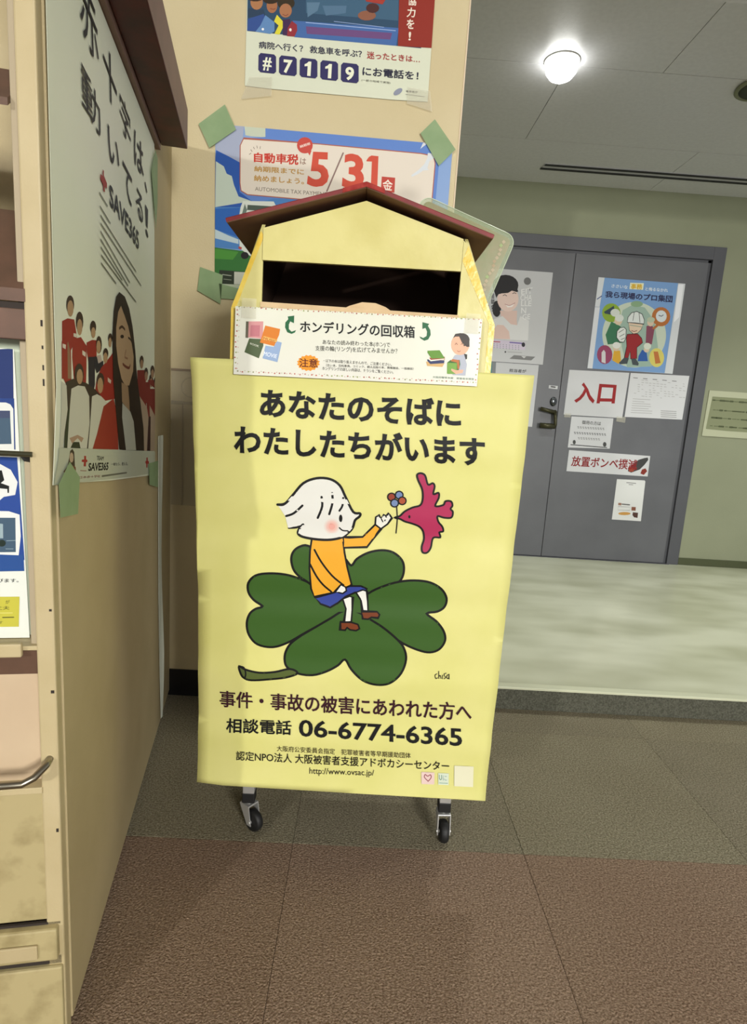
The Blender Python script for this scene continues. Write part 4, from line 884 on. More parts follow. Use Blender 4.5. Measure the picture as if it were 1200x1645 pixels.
  ('t','2a2a2c','！',[(5778,13154),(6151,13130),(6145,12543),(5843,12603)],1,1),
  ('t','2a2a2c','SAVE365',[(2610,12516),(5074,12406),(5066,12068),(2629,12194)],2,1),
  ('p','9a3a36',[(2200,12562),(2270,12562),(2266,12497),(2457,12449),(2453,12374),(2307,12351),(2324,12284),(2224,12261),(2201,12349),(2052,12378),(2057,12450),(2194,12465)],0,0),
  ('s','6f7263',24,[(1986,12170),(2475,12127)],0,0,1),
  ('s','6f7263',24,[(2007,11988),(2653,11926)],0,0,1),
  ('s','6f7263',24,[(2034,11870),(4763,11617)],0,0,1),
  ('s','6f7263',24,[(2027,11757),(5301,11454)],0,0,1),
  ('s','6f7263',24,[(2019,11643),(4151,11305)],0,0,1),
  ('s','6f7263',24,[(2012,11529),(3994,11217)],0,0,1),
  ('s','6f7263',24,[(2019,11419),(3509,11225)],0,0,1),
  ('s','6f7263',24,[(2033,11309),(4747,11050)],0,0,1),
  ('s','6f7263',24,[(2025,11194),(3014,11079)],0,0,1),
 ],
 'F':[
  ('p','1d2f63',[(-1348,9601),(-475,9728),(-491,9041),(-487,8923),(-1391,8869)],0,0),
  ('p','1e3a78',[(-1379,9080),(-482,9139),(-491,8518),(-1411,8520)],0,0),
  ('p','d3d6cf',[(-1381,9046),(-576,9084),(-528,9066),(-497,9014),(-505,8518),(-1411,8520)],0,0),
  ('p','3c4560',[(-1387,8942),(-533,8989),(-534,8900),(-1392,8849)],0,0),
  ('p','3f5568',[(-1392,8849),(-534,8900),(-532,8586),(-1411,8520)],0,0),
  ('p','24438a',[(-1417,8425),(-476,8422),(-468,8177),(-438,7117),(-1493,7105)],0,0),
  ('p','d6d8d4',[(-1422,8330),(-671,8334),(-553,8266),(-481,8115),(-515,7953),(-644,7924),(-725,7847),(-1451,7824)],0,0),
  ('p','10130f',[(-719,8253),(-653,8255),(-630,8134),(-670,8096),(-578,8062),(-584,7975),(-600,7975),(-601,8024),(-728,8032)],0,0),
  ('p','d8dad6',[(-1456,7738),(-596,7744),(-474,7704),(-470,7425),(-505,7168),(-1492,7130)],0,0),
  ('p','3f5568',[(-1462,7646),(-523,7662),(-534,7219),(-1488,7193)],0,0),
  ('p','8fa2a8',[(-708,7585),(-667,7579),(-672,7396),(-716,7395)],0,0),
  ('p','1c2a22',[(-643,7333),(-653,7306),(-677,7289),(-706,7288),(-729,7304),(-737,7331),(-727,7358),(-703,7375),(-674,7376),(-651,7360)],0,0),
  ('s','8fa2a8',7,[(-633,7365),(-533,7370)],0,0,1),
  ('s','8fa2a8',6,[(-648,7259),(-563,7260)],0,0,1),
  ('p','254a88',[(-1487,7209),(-493,7178),(-447,7198),(-445,6971),(-1502,6944)],0,0),
  ('t','2a2a28','びます。',[(-760,6869),(-515,6870),(-517,6821),(-762,6817)],1,1),
  ('p','b9b342',[(-1521,6625),(-513,6630),(-536,6223),(-1544,6225)],0,0),
  ('s','dcd98a',6,[(-1533,6407),(-603,6411)],0,0,1),
  ('t','4a4a20','が',[(-677,6584),(-629,6586),(-631,6538),(-679,6535)],1,0),
  ('t','4a4a20','丈夫',[(-792,6503),(-634,6504),(-636,6454),(-794,6452)],1,1),
  ('t','4a4a20','ます',[(-823,6300),(-718,6303),(-720,6266),(-825,6264)],0,1),
  ('s','5a5a28',15,[(-718,6351),(-592,6353)],0,0,1),
 ],
 'entrance':[
  ('t','8c1a1c','入',[(12550,11603),(13763,11580),(13737,10446),(12525,10409)],3,1),
  ('t','8c1a1c','口',[(13898,11602),(14957,11603),(14982,10498),(13876,10441)],3,1),
 ],
 'strip':[
  ('p','3a3a3a',[(17457,7394),(17512,7257),(17312,6928),(17070,6632),(16569,6403),(16345,6480),(16356,6657),(16915,7220),(17251,7346)],0,0),
  ('p','7a2a20',[(17211,6640),(17412,6723),(17544,6555),(17365,6311),(17141,6389)],0,0),
  ('p','8a3a28',[(16346,6727),(16839,6758),(16667,6465),(16420,6450)],0,0),
  ('t','7d1418','放置ボンベ撲滅',[(12801,7207),(16859,7216),(16893,6578),(12786,6575)],2,0),
 ],
 'list':[
  ('s','9a9a9a',27,[(16069,11190),(16185,11184)],0,0,1),
  ('s','9a9a9a',27,[(16223,11718),(16339,11712)],0,0,1),
  ('s','9a9a9a',27,[(16242,11585),(16366,11579)],0,0,1),
  ('s','9a9a9a',27,[(16262,11452),(16334,11443)],0,0,1),
  ('s','9a9a9a',27,[(16281,11318),(16378,11311)],0,0,1),
  ('s','9a9a9a',27,[(16415,11978),(16562,11975)],0,0,1),
  ('s','9a9a9a',27,[(16434,11846),(16564,11841)],0,0,1),
  ('s','9a9a9a',27,[(16453,11713),(16524,11704)],0,0,1),
  ('s','9a9a9a',27,[(16492,11446),(16583,11439)],0,0,1),
  ('s','9a9a9a',27,[(16549,11045),(16713,11042)],0,0,1),
  ('s','9a9a9a',27,[(16644,11973),(16780,11968)],0,0,1),
  ('s','9a9a9a',27,[(16664,11840),(16825,11837)],0,0,1),
  ('s','9a9a9a',27,[(16741,11307),(16847,11301)],0,0,1),
  ('s','9a9a9a',27,[(16760,11174),(16845,11166)],0,0,1),
  ('s','9a9a9a',27,[(16780,11040),(16880,11033)],0,0,1),
  ('s','9a9a9a',27,[(16893,11835),(17029,11830)],0,0,1),
  ('s','9a9a9a',27,[(16913,11702),(17013,11695)],0,0,1),
  ('s','9a9a9a',27,[(16952,11435),(17053,11428)],0,0,1),
  ('s','9a9a9a',27,[(16971,11302),(17110,11297)],0,0,1),
  ('s','9a9a9a',27,[(16991,11168),(17156,11165)],0,0,1),
  ('s','9a9a9a',27,[(17010,11034),(17154,11030)],0,0,1),
  ('s','9a9a9a',27,[(17123,11830),(17270,11826)],0,0,1),
  ('s','9a9a9a',27,[(17143,11697),(17269,11691)],0,0,1),
  ('s','9a9a9a',27,[(17162,11563),(17238,11555)],0,0,1),
  ('s','9a9a9a',27,[(17182,11430),(17345,11427)],0,0,1),
  ('s','9a9a9a',27,[(17202,11296),(17346,11292)],0,0,1),
  ('s','9a9a9a',27,[(17333,11957),(17438,11950)],0,0,1),
  ('s','9a9a9a',27,[(17353,11824),(17498,11820)],0,0,1),
  ('s','9a9a9a',27,[(17373,11691),(17516,11687)],0,0,1),
  ('s','9a9a9a',27,[(17432,11291),(17594,11288)],0,0,1),
  ('s','9a9a9a',27,[(17452,11157),(17556,11150)],0,0,1),
  ('s','9a9a9a',27,[(17583,11819),(17743,11816)],0,0,1),
  ('s','9a9a9a',27,[(17603,11686),(17704,11679)],0,0,1),
  ('s','9a9a9a',27,[(17623,11552),(17711,11545)],0,0,1),
  ('s','9a9a9a',27,[(17643,11419),(17728,11411)],0,0,1),
  ('s','9a9a9a',27,[(17703,11018),(17779,11009)],0,0,1),
  ('s','9a9a9a',27,[(17813,11813),(17923,11807)],0,0,1),
  ('s','9a9a9a',27,[(17833,11680),(17961,11675)],0,0,1),
  ('s','9a9a9a',27,[(17873,11414),(17985,11407)],0,0,1),
  ('s','9a9a9a',27,[(17893,11280),(18053,11277)],0,0,1),
  ('s','9a9a9a',27,[(17914,11146),(18032,11140)],0,0,1),
  ('s','9a9a9a',27,[(18023,11941),(18164,11937)],0,0,1),
  ('s','9a9a9a',27,[(18104,11408),(18217,11402)],0,0,1),
  ('s','9a9a9a',27,[(18124,11274),(18277,11271)],0,0,1),
  ('s','9a9a9a',27,[(18144,11141),(18259,11134)],0,0,1),
  ('s','9a9a9a',27,[(18294,11670),(18412,11664)],0,0,1),
  ('s','9a9a9a',27,[(18334,11403),(18434,11396)],0,0,1),
  ('s','9a9a9a',27,[(18355,11269),(18440,11261)],0,0,1),
  ('s','9a9a9a',27,[(18375,11135),(18542,11132)],0,0,1),
  ('s','9a9a9a',27,[(18504,11797),(18607,11791)],0,0,1),
  ('s','9a9a9a',27,[(18524,11664),(18621,11657)],0,0,1),
  ('s','9a9a9a',27,[(18586,11263),(18733,11259)],0,0,1),
  ('s','9a9a9a',27,[(18755,11659),(18894,11654)],0,0,1),
  ('s','9a9a9a',27,[(18775,11525),(18893,11519)],0,0,1),
  ('s','9a9a9a',27,[(18838,11124),(19000,11121)],0,0,1),
  ('s','9a9a9a',27,[(18944,11920),(19016,11911)],0,0,1),
  ('s','9a9a9a',27,[(18964,11787),(19060,11779)],0,0,1),
  ('s','9a9a9a',27,[(19006,11520),(19156,11516)],0,0,1),
  ('s','9a9a9a',27,[(19069,11119),(19202,11114)],0,0,1),
  ('s','707070',41,[(15908,12086),(16151,12082)],0,0,1),
  ('s','707070',41,[(16498,12077),(16741,12073)],0,0,1),
  ('s','707070',41,[(17088,12069),(17331,12064)],0,0,1),
  ('s','707070',41,[(17679,12060),(17922,12055)],0,0,1),
  ('s','707070',41,[(18270,12051),(18514,12046)],0,0,1),
  ('s','969696',27,[(16048,10851),(17099,10864)],0,0,1),
  ('s','969696',27,[(16046,10715),(16755,10706)],0,0,1),
  ('s','969696',27,[(16044,10580),(17149,10596)],0,0,1),
  ('s','969696',27,[(16042,10444),(17190,10462)],0,0,1),
  ('s','969696',27,[(16041,10308),(17071,10319)],0,0,1),
  ('s','969696',28,[(16039,10171),(17310,10198)],0,0,1),
  ('s','969696',28,[(16037,10035),(17315,10062)],0,0,1),
  ('s','858585',34,[(17845,10252),(18789,10265)],0,0,1),
  ('s','858585',35,[(17862,10137),(18806,10150)],0,0,1),
  ('s','858585',35,[(17880,10022),(18824,10035)],0,0,1),
  ('s','858585',35,[(17897,9907),(18842,9919)],0,0,1),
 ],
 'note':[
  ('t','505050','御用の方は',[(13140,9386),(14309,9378),(14312,9138),(13148,9153)],2,1),
  ('s','7a7a7a',48,[(12911,8981),(12975,8978)],0,0,1),
  ('s','7a7a7a',42,[(12948,8907),(13005,8904)],0,0,1),
  ('s','7a7a7a',48,[(13065,8981),(13128,8978)],0,0,1),
  ('s','7a7a7a',42,[(13102,8908),(13159,8905)],0,0,1),
  ('s','7a7a7a',48,[(13219,8982),(13282,8979)],0,0,1),
  ('s','7a7a7a',42,[(13256,8909),(13313,8906)],0,0,1),
  ('s','7a7a7a',48,[(13373,8983),(13436,8980)],0,0,1),
  ('s','7a7a7a',42,[(13410,8910),(13467,8906)],0,0,1),
  ('s','7a7a7a',48,[(13527,8984),(13590,8981)],0,0,1),
  ('s','7a7a7a',42,[(13564,8911),(13621,8907)],0,0,1),
  ('s','7a7a7a',48,[(13681,8985),(13744,8982)],0,0,1),
  ('s','7a7a7a',42,[(13718,8911),(13775,8908)],0,0,1),
  ('s','7a7a7a',48,[(13835,8985),(13898,8983)],0,0,1),
  ('s','7a7a7a',42,[(13872,8912),(13929,8909)],0,0,1),
  ('s','7a7a7a',48,[(13989,8986),(14052,8983)],0,0,1),
  ('s','7a7a7a',42,[(14026,8913),(14083,8910)],0,0,1),
  ('s','7a7a7a',48,[(14143,8987),(14206,8984)],0,0,1),
  ('s','7a7a7a',42,[(14180,8914),(14237,8910)],0,0,1),
  ('s','7a7a7a',48,[(14297,8988),(14360,8985)],0,0,1),
  ('s','7a7a7a',42,[(14334,8915),(14391,8911)],0,0,1),
  ('s','7a7a7a',49,[(14451,8989),(14514,8986)],0,0,1),
  ('s','7a7a7a',42,[(14489,8915),(14545,8912)],0,0,1),
  ('s','5a5a5a',48,[(12744,8640),(12807,8637)],0,0,1),
  ('s','5a5a5a',42,[(12781,8566),(12837,8563)],0,0,1),
  ('s','5a5a5a',48,[(12898,8640),(12961,8638)],0,0,1),
  ('s','5a5a5a',42,[(12935,8567),(12991,8564)],0,0,1),
  ('s','5a5a5a',49,[(13052,8641),(13115,8638)],0,0,1),
  ('s','5a5a5a',42,[(13089,8568),(13145,8564)],0,0,1),
  ('s','5a5a5a',48,[(13206,8642),(13269,8639)],0,0,1),
  ('s','5a5a5a',42,[(13243,8568),(13300,8565)],0,0,1),
  ('s','5a5a5a',49,[(13360,8643),(13423,8640)],0,0,1),
  ('s','5a5a5a',42,[(13397,8569),(13454,8566)],0,0,1),
  ('s','5a5a5a',49,[(13514,8644),(13578,8641)],0,0,1),
  ('s','5a5a5a',42,[(13552,8570),(13608,8567)],0,0,1),
  ('s','5a5a5a',48,[(13668,8644),(13732,8641)],0,0,1),
  ('s','5a5a5a',42,[(13706,8571),(13762,8567)],0,0,1),
  ('s','5a5a5a',49,[(13822,8645),(13886,8642)],0,0,1),
  ('s','5a5a5a',42,[(13860,8572),(13917,8568)],0,0,1),
  ('s','5a5a5a',49,[(13977,8646),(14040,8643)],0,0,1),
  ('s','5a5a5a',42,[(14014,8572),(14071,8569)],0,0,1),
  ('s','5a5a5a',49,[(14131,8647),(14195,8644)],0,0,1),
  ('s','5a5a5a',42,[(14169,8573),(14225,8570)],0,0,1),
  ('s','5a5a5a',49,[(14285,8647),(14349,8645)],0,0,1),
  ('s','5a5a5a',42,[(14323,8574),(14380,8571)],0,0,1),
  ('s','5a5a5a',49,[(14440,8648),(14503,8645)],0,0,1),
  ('s','5a5a5a',42,[(14477,8575),(14534,8571)],0,0,1),
  ('s','5a5a5a',49,[(14594,8649),(14658,8646)],0,0,1),
  ('s','5a5a5a',42,[(14632,8575),(14689,8572)],0,0,1),
  ('s','808080',49,[(13027,8333),(13091,8330)],0,0,1),
  ('s','808080',42,[(13064,8259),(13121,8256)],0,0,1),
  ('s','808080',49,[(13181,8334),(13245,8331)],0,0,1),
  ('s','808080',42,[(13219,8260),(13275,8257)],0,0,1),
  ('s','808080',49,[(13336,8335),(13399,8332)],0,0,1),
  ('s','808080',42,[(13373,8261),(13430,8258)],0,0,1),
  ('s','808080',49,[(13490,8335),(13554,8332)],0,0,1),
  ('s','808080',42,[(13528,8262),(13584,8258)],0,0,1),
  ('s','808080',49,[(13645,8336),(13708,8333)],0,0,1),
  ('s','808080',42,[(13682,8262),(13739,8259)],0,0,1),
  ('s','808080',49,[(13799,8337),(13863,8334)],0,0,1),
  ('s','808080',42,[(13837,8263),(13893,8260)],0,0,1),
  ('s','808080',49,[(13953,8338),(14017,8335)],0,0,1),
  ('s','808080',42,[(13991,8264),(14048,8261)],0,0,1),
  ('s','808080',49,[(14108,8338),(14172,8335)],0,0,1),
  ('s','808080',42,[(14146,8265),(14202,8261)],0,0,1),
  ('s','808080',49,[(14262,8339),(14326,8336)],0,0,1),
  ('s','808080',42,[(14300,8265),(14357,8262)],0,0,1),
  ('s','303030',49,[(12627,7878),(14850,7838)],0,0,1),
  ('p','404040',[(12915,8049),(12898,7950),(12834,7905),(12760,7941),(12720,8037),(12736,8136),(12800,8180),(12874,8145)],0,1),
  ('p','404040',[(14810,8030),(14792,7920),(14718,7871),(14633,7911),(14586,8016),(14605,8125),(14678,8174),(14763,8135)],0,1),
 ],
 'code':[
  ('s','6a6a6a',43,[(16372,5774),(16945,5760)],0,0,1),
  ('s','6a6a6a',36,[(16530,5663),(16781,5657)],0,0,1),
  ('p','8f6a58',[(16028,4487),(16229,4485),(16235,4334),(16034,4336)],0,0),
  ('s','5a5a5a',72,[(16274,4416),(16743,4402)],0,0,1),
  ('s','a0a0a0',29,[(16046,4251),(16799,4261),(16807,4045),(16061,4035)],0,1,1),
  ('p','7a4a38',[(16889,4281),(17155,4283),(17173,4053),(16907,4051)],0,0),
  ('p','b98a45',[(16892,3855),(16846,3801),(16707,3756),(16513,3730),(16315,3732),(16166,3759),(16106,3807),(16152,3860),(16291,3906),(16485,3931),(16683,3930),(16832,3902)],0,0),
  ('p','4a3028',[(17022,3950),(17349,3934),(17359,3608),(17139,3631),(17012,3768)],0,0),
 ],
 'workers':[
  ('p','6f93c0',[(13422,17645),(17764,17655),(17736,12477),(13365,12452),(13351,16008)],0,0),
  ('p','b7c2b0',[(17484,14679),(17466,14041),(17225,13461),(16786,13010),(16204,12744),(15548,12696),(14899,12871),(14337,13248),(13928,13779),(13721,14399),(13738,15035),(13976,15609),(14404,16057),(14973,16326),(15615,16385),(16256,16228),(16821,15873),(17243,15358)],1,0),
  ('s','b7c2b0',21,[(17484,14679),(17466,14041),(17225,13461),(16786,13010),(16204,12744),(15548,12696),(14899,12871),(14337,13248),(13928,13779),(13721,14399),(13738,15035),(13976,15609),(14404,16057),(14973,16326),(15615,16385),(16256,16228),(16821,15873),(17243,15358)],1,1,1),
  ('p','8fa79a',[(14727,15900),(15257,16233),(16004,16133),(16685,15430),(17117,13946),(16912,12810),(15440,12663),(14963,13806),(14652,15297)],0,0),
  ('p','7c9a78',[(15872,16323),(15836,16234),(15712,16162),(15533,16127),(15348,16138),(15207,16192),(15146,16275),(15182,16364),(15306,16435),(15485,16470),(15669,16459),(15811,16405)],0,0),
  ('p','7c9a2e',[(14617,15744),(14609,15559),(14536,15392),(14407,15263),(14237,15188),(14047,15176),(13860,15227),(13699,15337),(13583,15492),(13526,15672),(13535,15856),(13608,16022),(13738,16150),(13907,16225),(14096,16237),(14282,16186),(14443,16077),(14559,15923)],0,0),
  ('p','2c3f4a',[(13624,15728),(14174,16112),(14326,15575),(13715,15635)],0,0),
  ('p','c2c8c0',[(14591,15742),(14568,15628),(14475,15540),(14336,15501),(14189,15521),(14073,15596),(14020,15704),(14043,15818),(14137,15906),(14275,15945),(14422,15925),(14538,15850)],0,0),
  ('p','a5642f',[(17591,15715),(17586,15526),(17516,15356),(17388,15225),(17219,15148),(17028,15135),(16840,15189),(16676,15301),(16556,15459),(16496,15643),(16502,15831),(16573,16000),(16700,16130),(16869,16206),(17058,16219),(17246,16166),(17410,16055),(17529,15898)],0,0),
  ('p','c5cdd0',[(17378,15726),(17368,15578),(17296,15454),(17176,15381),(17032,15371),(16893,15428),(16786,15539),(16732,15683),(16742,15831),(16815,15954),(16934,16027),(17078,16036),(17217,15980),(17324,15869)],0,0),
  ('s','3a3a50',41,[(16902,15744),(17066,15705),(17159,15786)],0,0,1),
  ('p','8a3a5a',[(14459,13341),(14457,13153),(14398,12983),(14291,12853),(14149,12778),(13988,12767),(13828,12823),(13688,12937),(13586,13096),(13534,13281),(13538,13469),(13596,13638),(13703,13768),(13845,13842),(14006,13852),(14165,13798),(14304,13684),(14406,13526)],0,0),
  ('p','c0c0c0',[(13796,13426),(13907,13585),(14032,13441),(14116,12808),(13869,12869)],0,0),
  ('p','c7bd62',[(17576,13365),(17577,13176),(17524,13006),(17423,12876),(17286,12801),(17130,12791),(16973,12847),(16836,12962),(16734,13121),(16680,13307),(16679,13495),(16733,13664),(16834,13793),(16970,13867),(17126,13878),(17281,13822),(17418,13709),(17521,13550)],0,0),
  ('p','b06a35',[(16891,13677),(17154,13694),(17410,13047),(17101,12976)],0,0),
  ('p','2f6a4a',[(14138,15213),(14693,14999),(14995,14718),(14981,14061),(14103,13902),(13899,14445)],0,0),
  ('p','c8b59c',[(14783,15306),(14768,15180),(14695,15083),(14582,15042),(14460,15068),(14362,15153),(14314,15275),(14328,15401),(14402,15497),(14514,15538),(14636,15512),(14734,15427)],0,0),
  ('p','c5cbc4',[(14851,15460),(14830,15354),(14745,15271),(14619,15235),(14485,15254),(14379,15324),(14330,15426),(14351,15532),(14436,15614),(14562,15650),(14696,15631),(14801,15561)],0,0),
  ('p','7a4052',[(16259,15102),(16565,15172),(16759,14934),(16727,14073),(16345,14150)],0,0),
  ('p','a5642f',[(16594,14973),(17006,15401),(17125,15309),(16759,14934)],0,0),
  ('p','c8b59c',[(16663,15329),(16653,15215),(16593,15129),(16498,15092),(16394,15116),(16310,15193),(16267,15303),(16277,15416),(16338,15502),(16432,15539),(16536,15515),(16620,15439)],0,0),
  ('p','a9b39a',[(16704,15481),(16684,15400),(16607,15336),(16493,15308),(16372,15321),(16278,15374),(16235,15451),(16255,15532),(16332,15596),(16446,15624),(16567,15611),(16661,15559)],0,0),
  ('p','c99a2a',[(14518,13574),(14886,13598),(15015,13046),(14884,12832),(14488,13011)],0,0),
  ('p','c8b59c',[(14818,13746),(14796,13637),(14711,13565),(14594,13558),(14490,13617),(14440,13721),(14461,13830),(14547,13902),(14664,13910),(14767,13850)],0,0),
  ('p','cfd2cb',[(14876,13902),(14856,13804),(14778,13729),(14660,13695),(14536,13713),(14438,13777),(14393,13871),(14412,13968),(14491,14044),(14608,14077),(14732,14059),(14830,13995)],0,0),
  ('p','27549a',[(16193,13734),(16470,13650),(16630,13099),(16023,13060),(16033,13367)],0,0),
  ('p','c8b59c',[(16624,13762),(16605,13665),(16530,13601),(16426,13594),(16333,13647),(16287,13740),(16306,13837),(16381,13901),(16485,13907),(16578,13854)],0,0),
  ('p','c9cfc0',[(16699,13970),(16684,13872),(16613,13797),(16507,13764),(16392,13783),(16301,13848),(16258,13941),(16274,14039),(16344,14114),(16451,14146),(16565,14128),(16656,14063)],0,0),
  ('p','8c1c20',[(15177,14553),(15513,14601),(15801,14619),(16072,14385),(16161,14138),(15859,13839),(15949,13208),(15584,13159),(15497,13587),(15419,13199),(15194,13210),(15245,13875),(15156,14325)],0,0),
  ('s','2a1212',31,[(15177,14553),(15513,14601),(15801,14619),(16072,14385),(16161,14138),(15859,13839),(15949,13208),(15584,13159),(15497,13587),(15419,13199),(15194,13210),(15245,13875),(15156,14325)],0,1,1),
  ('p','3c4448',[(15178,13209),(15471,13203),(15412,12866),(14993,12814),(14904,12885)],0,0),
  ('p','3c4448',[(15606,13186),(15900,13180),(16105,12937),(16086,12808),(15736,12836)],0,0),
  ('p','cfb9a0',[(15161,15230),(16036,15187),(15974,14882),(15794,14669),(15539,14602),(15276,14786)],0,0),
  ('s','2a2a2a',26,[(15161,15230),(16036,15187),(15974,14882),(15794,14669),(15539,14602),(15276,14786)],0,1,1),
  ('p','ccd2cf',[(15093,15226),(15094,15526),(15267,15786),(15568,15881),(15902,15753),(16078,15440),(16088,15191),(15556,15231)],0,0),
  ('s','2a2a2a',36,[(15093,15226),(15094,15526),(15267,15786),(15568,15881),(15902,15753),(16078,15440),(16088,15191),(15556,15231)],0,1,1),
  ('s','3a3a3a',31,[(15420,15821),(15408,15347)],0,0,1),
  ('s','3a3a3a',31,[(15706,15840),(15839,15275)],0,0,1),
  ('s','8a9a8a',46,[(15260,15087),(15953,15032)],0,0,1),
  ('s','7a3a3a',41,[(15408,14785),(15572,14745),(15722,14805)],1,0,1),
  ('p','cfd4cf',[(14551,14689),(14707,14900),(14938,14940),(15086,14824),(15129,14323),(15030,14089),(14790,14099),(14573,14337)],0,0),
  ('s','2a2a2a',36,[(14551,14689),(14707,14900),(14938,14940),(15086,14824),(15129,14323),(15030,14089),(14790,14099),(14573,14337)],0,1,1),
  ('s','2a2a2a',31,[(14666,14621),(14929,14814)],1,0,1),
  ('s','2a2a2a',31,[(14749,14399),(15016,14568)],1,0,1),
  ('s','2a2a2a',31,[(14852,14229),(15074,14345)],1,0,1),
  ('p','d9dbb8',[(14956,17444),(15758,17473),(15759,17105),(14952,17101)],0,0),
  ('t','c9a21e','事務',[(15013,17409),(15687,17424),(15696,17111),(15019,17105)],3,0),
  ('t','cdd6dc','ささいな',[(13883,17300),(14847,17290),(14848,17094),(13882,17118)],2,1),
  ('t','cdd6dc','と侮るなかれ',[(15892,17271),(17222,17275),(17228,17064),(15894,17074)],2,1),
  ('t','26264a','我ら現場のプロ集団',[(13572,16901),(17566,16904),(17585,16510),(13583,16543)],3,0),
  ('p','c4c8cb',[(13060,17636),(13422,17645),(13325,16006),(13063,16014)],0,0),
  ('p','c9ccd0',[(13057,15939),(13358,15959),(13365,12452),(13072,12459)],0,0),
  ('p','c4c8cb',[(17798,17608),(18190,17600),(18221,12457),(17736,12477)],0,0),
  ('p','dcdee2',[(17783,17533),(18093,17554),(18116,15724),(17849,15406)],0,0),
  ('s','3a4a80',51,[(13141,16415),(13377,16603)],0,0,1),
 ],
 'woman':[
  ('p','1c1a1c',[(7563,15502),(7558,15302),(7503,15138),(7409,15042),(7295,15035),(7184,15117),(7097,15271),(7052,15468),(7058,15667),(7113,15830),(7206,15925),(7320,15932),(7431,15851),(7518,15698)],0,0),
  ('p','1c1a1c',[(8441,16878),(8423,16698),(8333,16530),(8180,16391),(7979,16295),(7749,16251),(7513,16264),(7295,16333),(7116,16449),(6993,16603),(6938,16779),(6957,16959),(7048,17126),(7201,17264),(7402,17359),(7630,17402),(7865,17390),(8082,17322),(8261,17207),(8385,17054)],0,0),
  ('p','d8bcb2',[(7504,15395),(8517,15462),(8544,14951),(8604,14646),(8170,14670),(7663,14894)],0,0),
  ('p','d6d6d6',[(7129,14859),(7695,15101),(8224,14673),(8604,14646),(8736,15169),(9271,14948),(9342,13814),(7289,13785)],0,0),
  ('p','d8bcb2',[(7289,13785),(7216,14246),(7424,14595),(7801,14594),(8159,14256),(8269,13823)],0,0),
  ('p','e2c8be',[(8532,16125),(8524,15905),(8456,15702),(8334,15536),(8169,15423),(7978,15376),(7781,15398),(7595,15487),(7440,15635),(7331,15826),(7278,16043),(7287,16263),(7356,16465),(7479,16629),(7643,16740),(7832,16788),(8029,16766),(8213,16678),(8368,16532),(8478,16341)],0,0),
  ('p','1c1a1c',[(7220,16090),(7048,16483),(7140,16893),(7696,17181),(8245,17016),(8467,16527),(8380,16496),(8081,16552),(7882,16412),(7513,16362),(7333,16300)],0,0),
  ('s','2a1c1a',36,[(7605,16242),(7706,16299),(7819,16241)],1,0,1),
  ('s','2a1c1a',36,[(8150,16394),(8252,16447),(8352,16408)],1,0,1),
  ('p','efe6e2',[(7801,15747),(8061,15713),(8314,15857),(8202,15646),(7939,15603)],0,0),
  ('s','a05050',26,[(7760,15780),(8049,15727),(8338,15884)],1,0,1),
  ('t','2a2a2e','相',[(6822,16342),(7063,16333),(7093,16030),(6851,16040)],2,1),
  ('t','2a2a2e','談',[(6918,16019),(7148,16009),(7176,15731),(6945,15741)],2,1),
  ('t','2a2a2e','会',[(6947,15716),(7179,15706),(7206,15427),(6975,15437)],2,1),
  ('t','2a2a2e','て',[(7023,15389),(7227,15377),(7253,15123),(7048,15135)],2,1),
  ('t','2a2a2e','ン',[(6651,15900),(6801,15900),(6820,15707),(6670,15708)],2,1),
  ('t','2a2a2e','ス',[(6675,15657),(6846,15658),(6866,15456),(6695,15455)],2,1),
  ('p','6a6a6a',[(9152,17152),(9141,17060),(9090,16983),(9010,16936),(8915,16930),(8826,16965),(8759,17034),(8729,17124),(8740,17216),(8790,17293),(8871,17339),(8965,17345),(9054,17311),(9121,17242)],0,0),
  ('t','e3e3e3','EIT',[(8629,16664),(9280,16808),(9317,16482),(8661,16362)],1,1),
  ('t','e3e3e3','CHA',[(8624,16360),(9298,16404),(9305,16100),(8644,16031)],1,1),
  ('t','e3e3e3','LLE',[(8697,16035),(9308,16075),(9315,15770),(8713,15730)],1,1),
  ('t','e3e3e3','N',[(8738,15655),(9031,15675),(9056,15344),(8762,15325)],1,1),
  ('t','e3e3e3','GE',[(8859,15280),(9309,15335),(9317,15028),(8881,14973)],1,1),
  ('p','c9bfd0',[(7211,13754),(9192,13701),(9213,13259),(7260,13262)],0,0),
  ('s','b06070',63,[(7278,13628),(7683,13628)],0,0,1),
  ('s','6a5aa0',64,[(8277,13641),(8982,13635)],0,0,1),
  ('p','8a8a94',[(7382,13505),(7365,13481),(7328,13479),(7307,13500),(7323,13523),(7361,13526)],0,1),
  ('p','8a8a94',[(7566,13501),(7550,13477),(7512,13475),(7491,13496),(7508,13520),(7545,13522)],0,1),
  ('p','8a8a94',[(7751,13497),(7734,13474),(7697,13471),(7675,13493),(7692,13516),(7730,13519)],0,1),
  ('p','8a8a94',[(7935,13494),(7919,13470),(7881,13468),(7860,13489),(7876,13513),(7914,13515)],0,1),
  ('p','8a8a94',[(8120,13490),(8103,13467),(8066,13464),(8044,13485),(8061,13509),(8099,13511)],0,1),
  ('p','8a8a94',[(8304,13487),(8288,13463),(8250,13461),(8229,13482),(8245,13505),(8283,13508)],0,1),
  ('p','8a8a94',[(8489,13483),(8472,13459),(8435,13457),(8414,13478),(8430,13502),(8468,13504)],0,1),
  ('p','8a8a94',[(8674,13479),(8657,13456),(8619,13453),(8598,13474),(8615,13498),(8652,13501)],0,1),
  ('p','8a8a94',[(8858,13476),(8842,13452),(8804,13450),(8783,13471),(8799,13494),(8837,13497)],0,1),
  ('p','8a8a94',[(7392,13401),(7376,13378),(7338,13375),(7317,13396),(7334,13420),(7371,13422)],0,1),
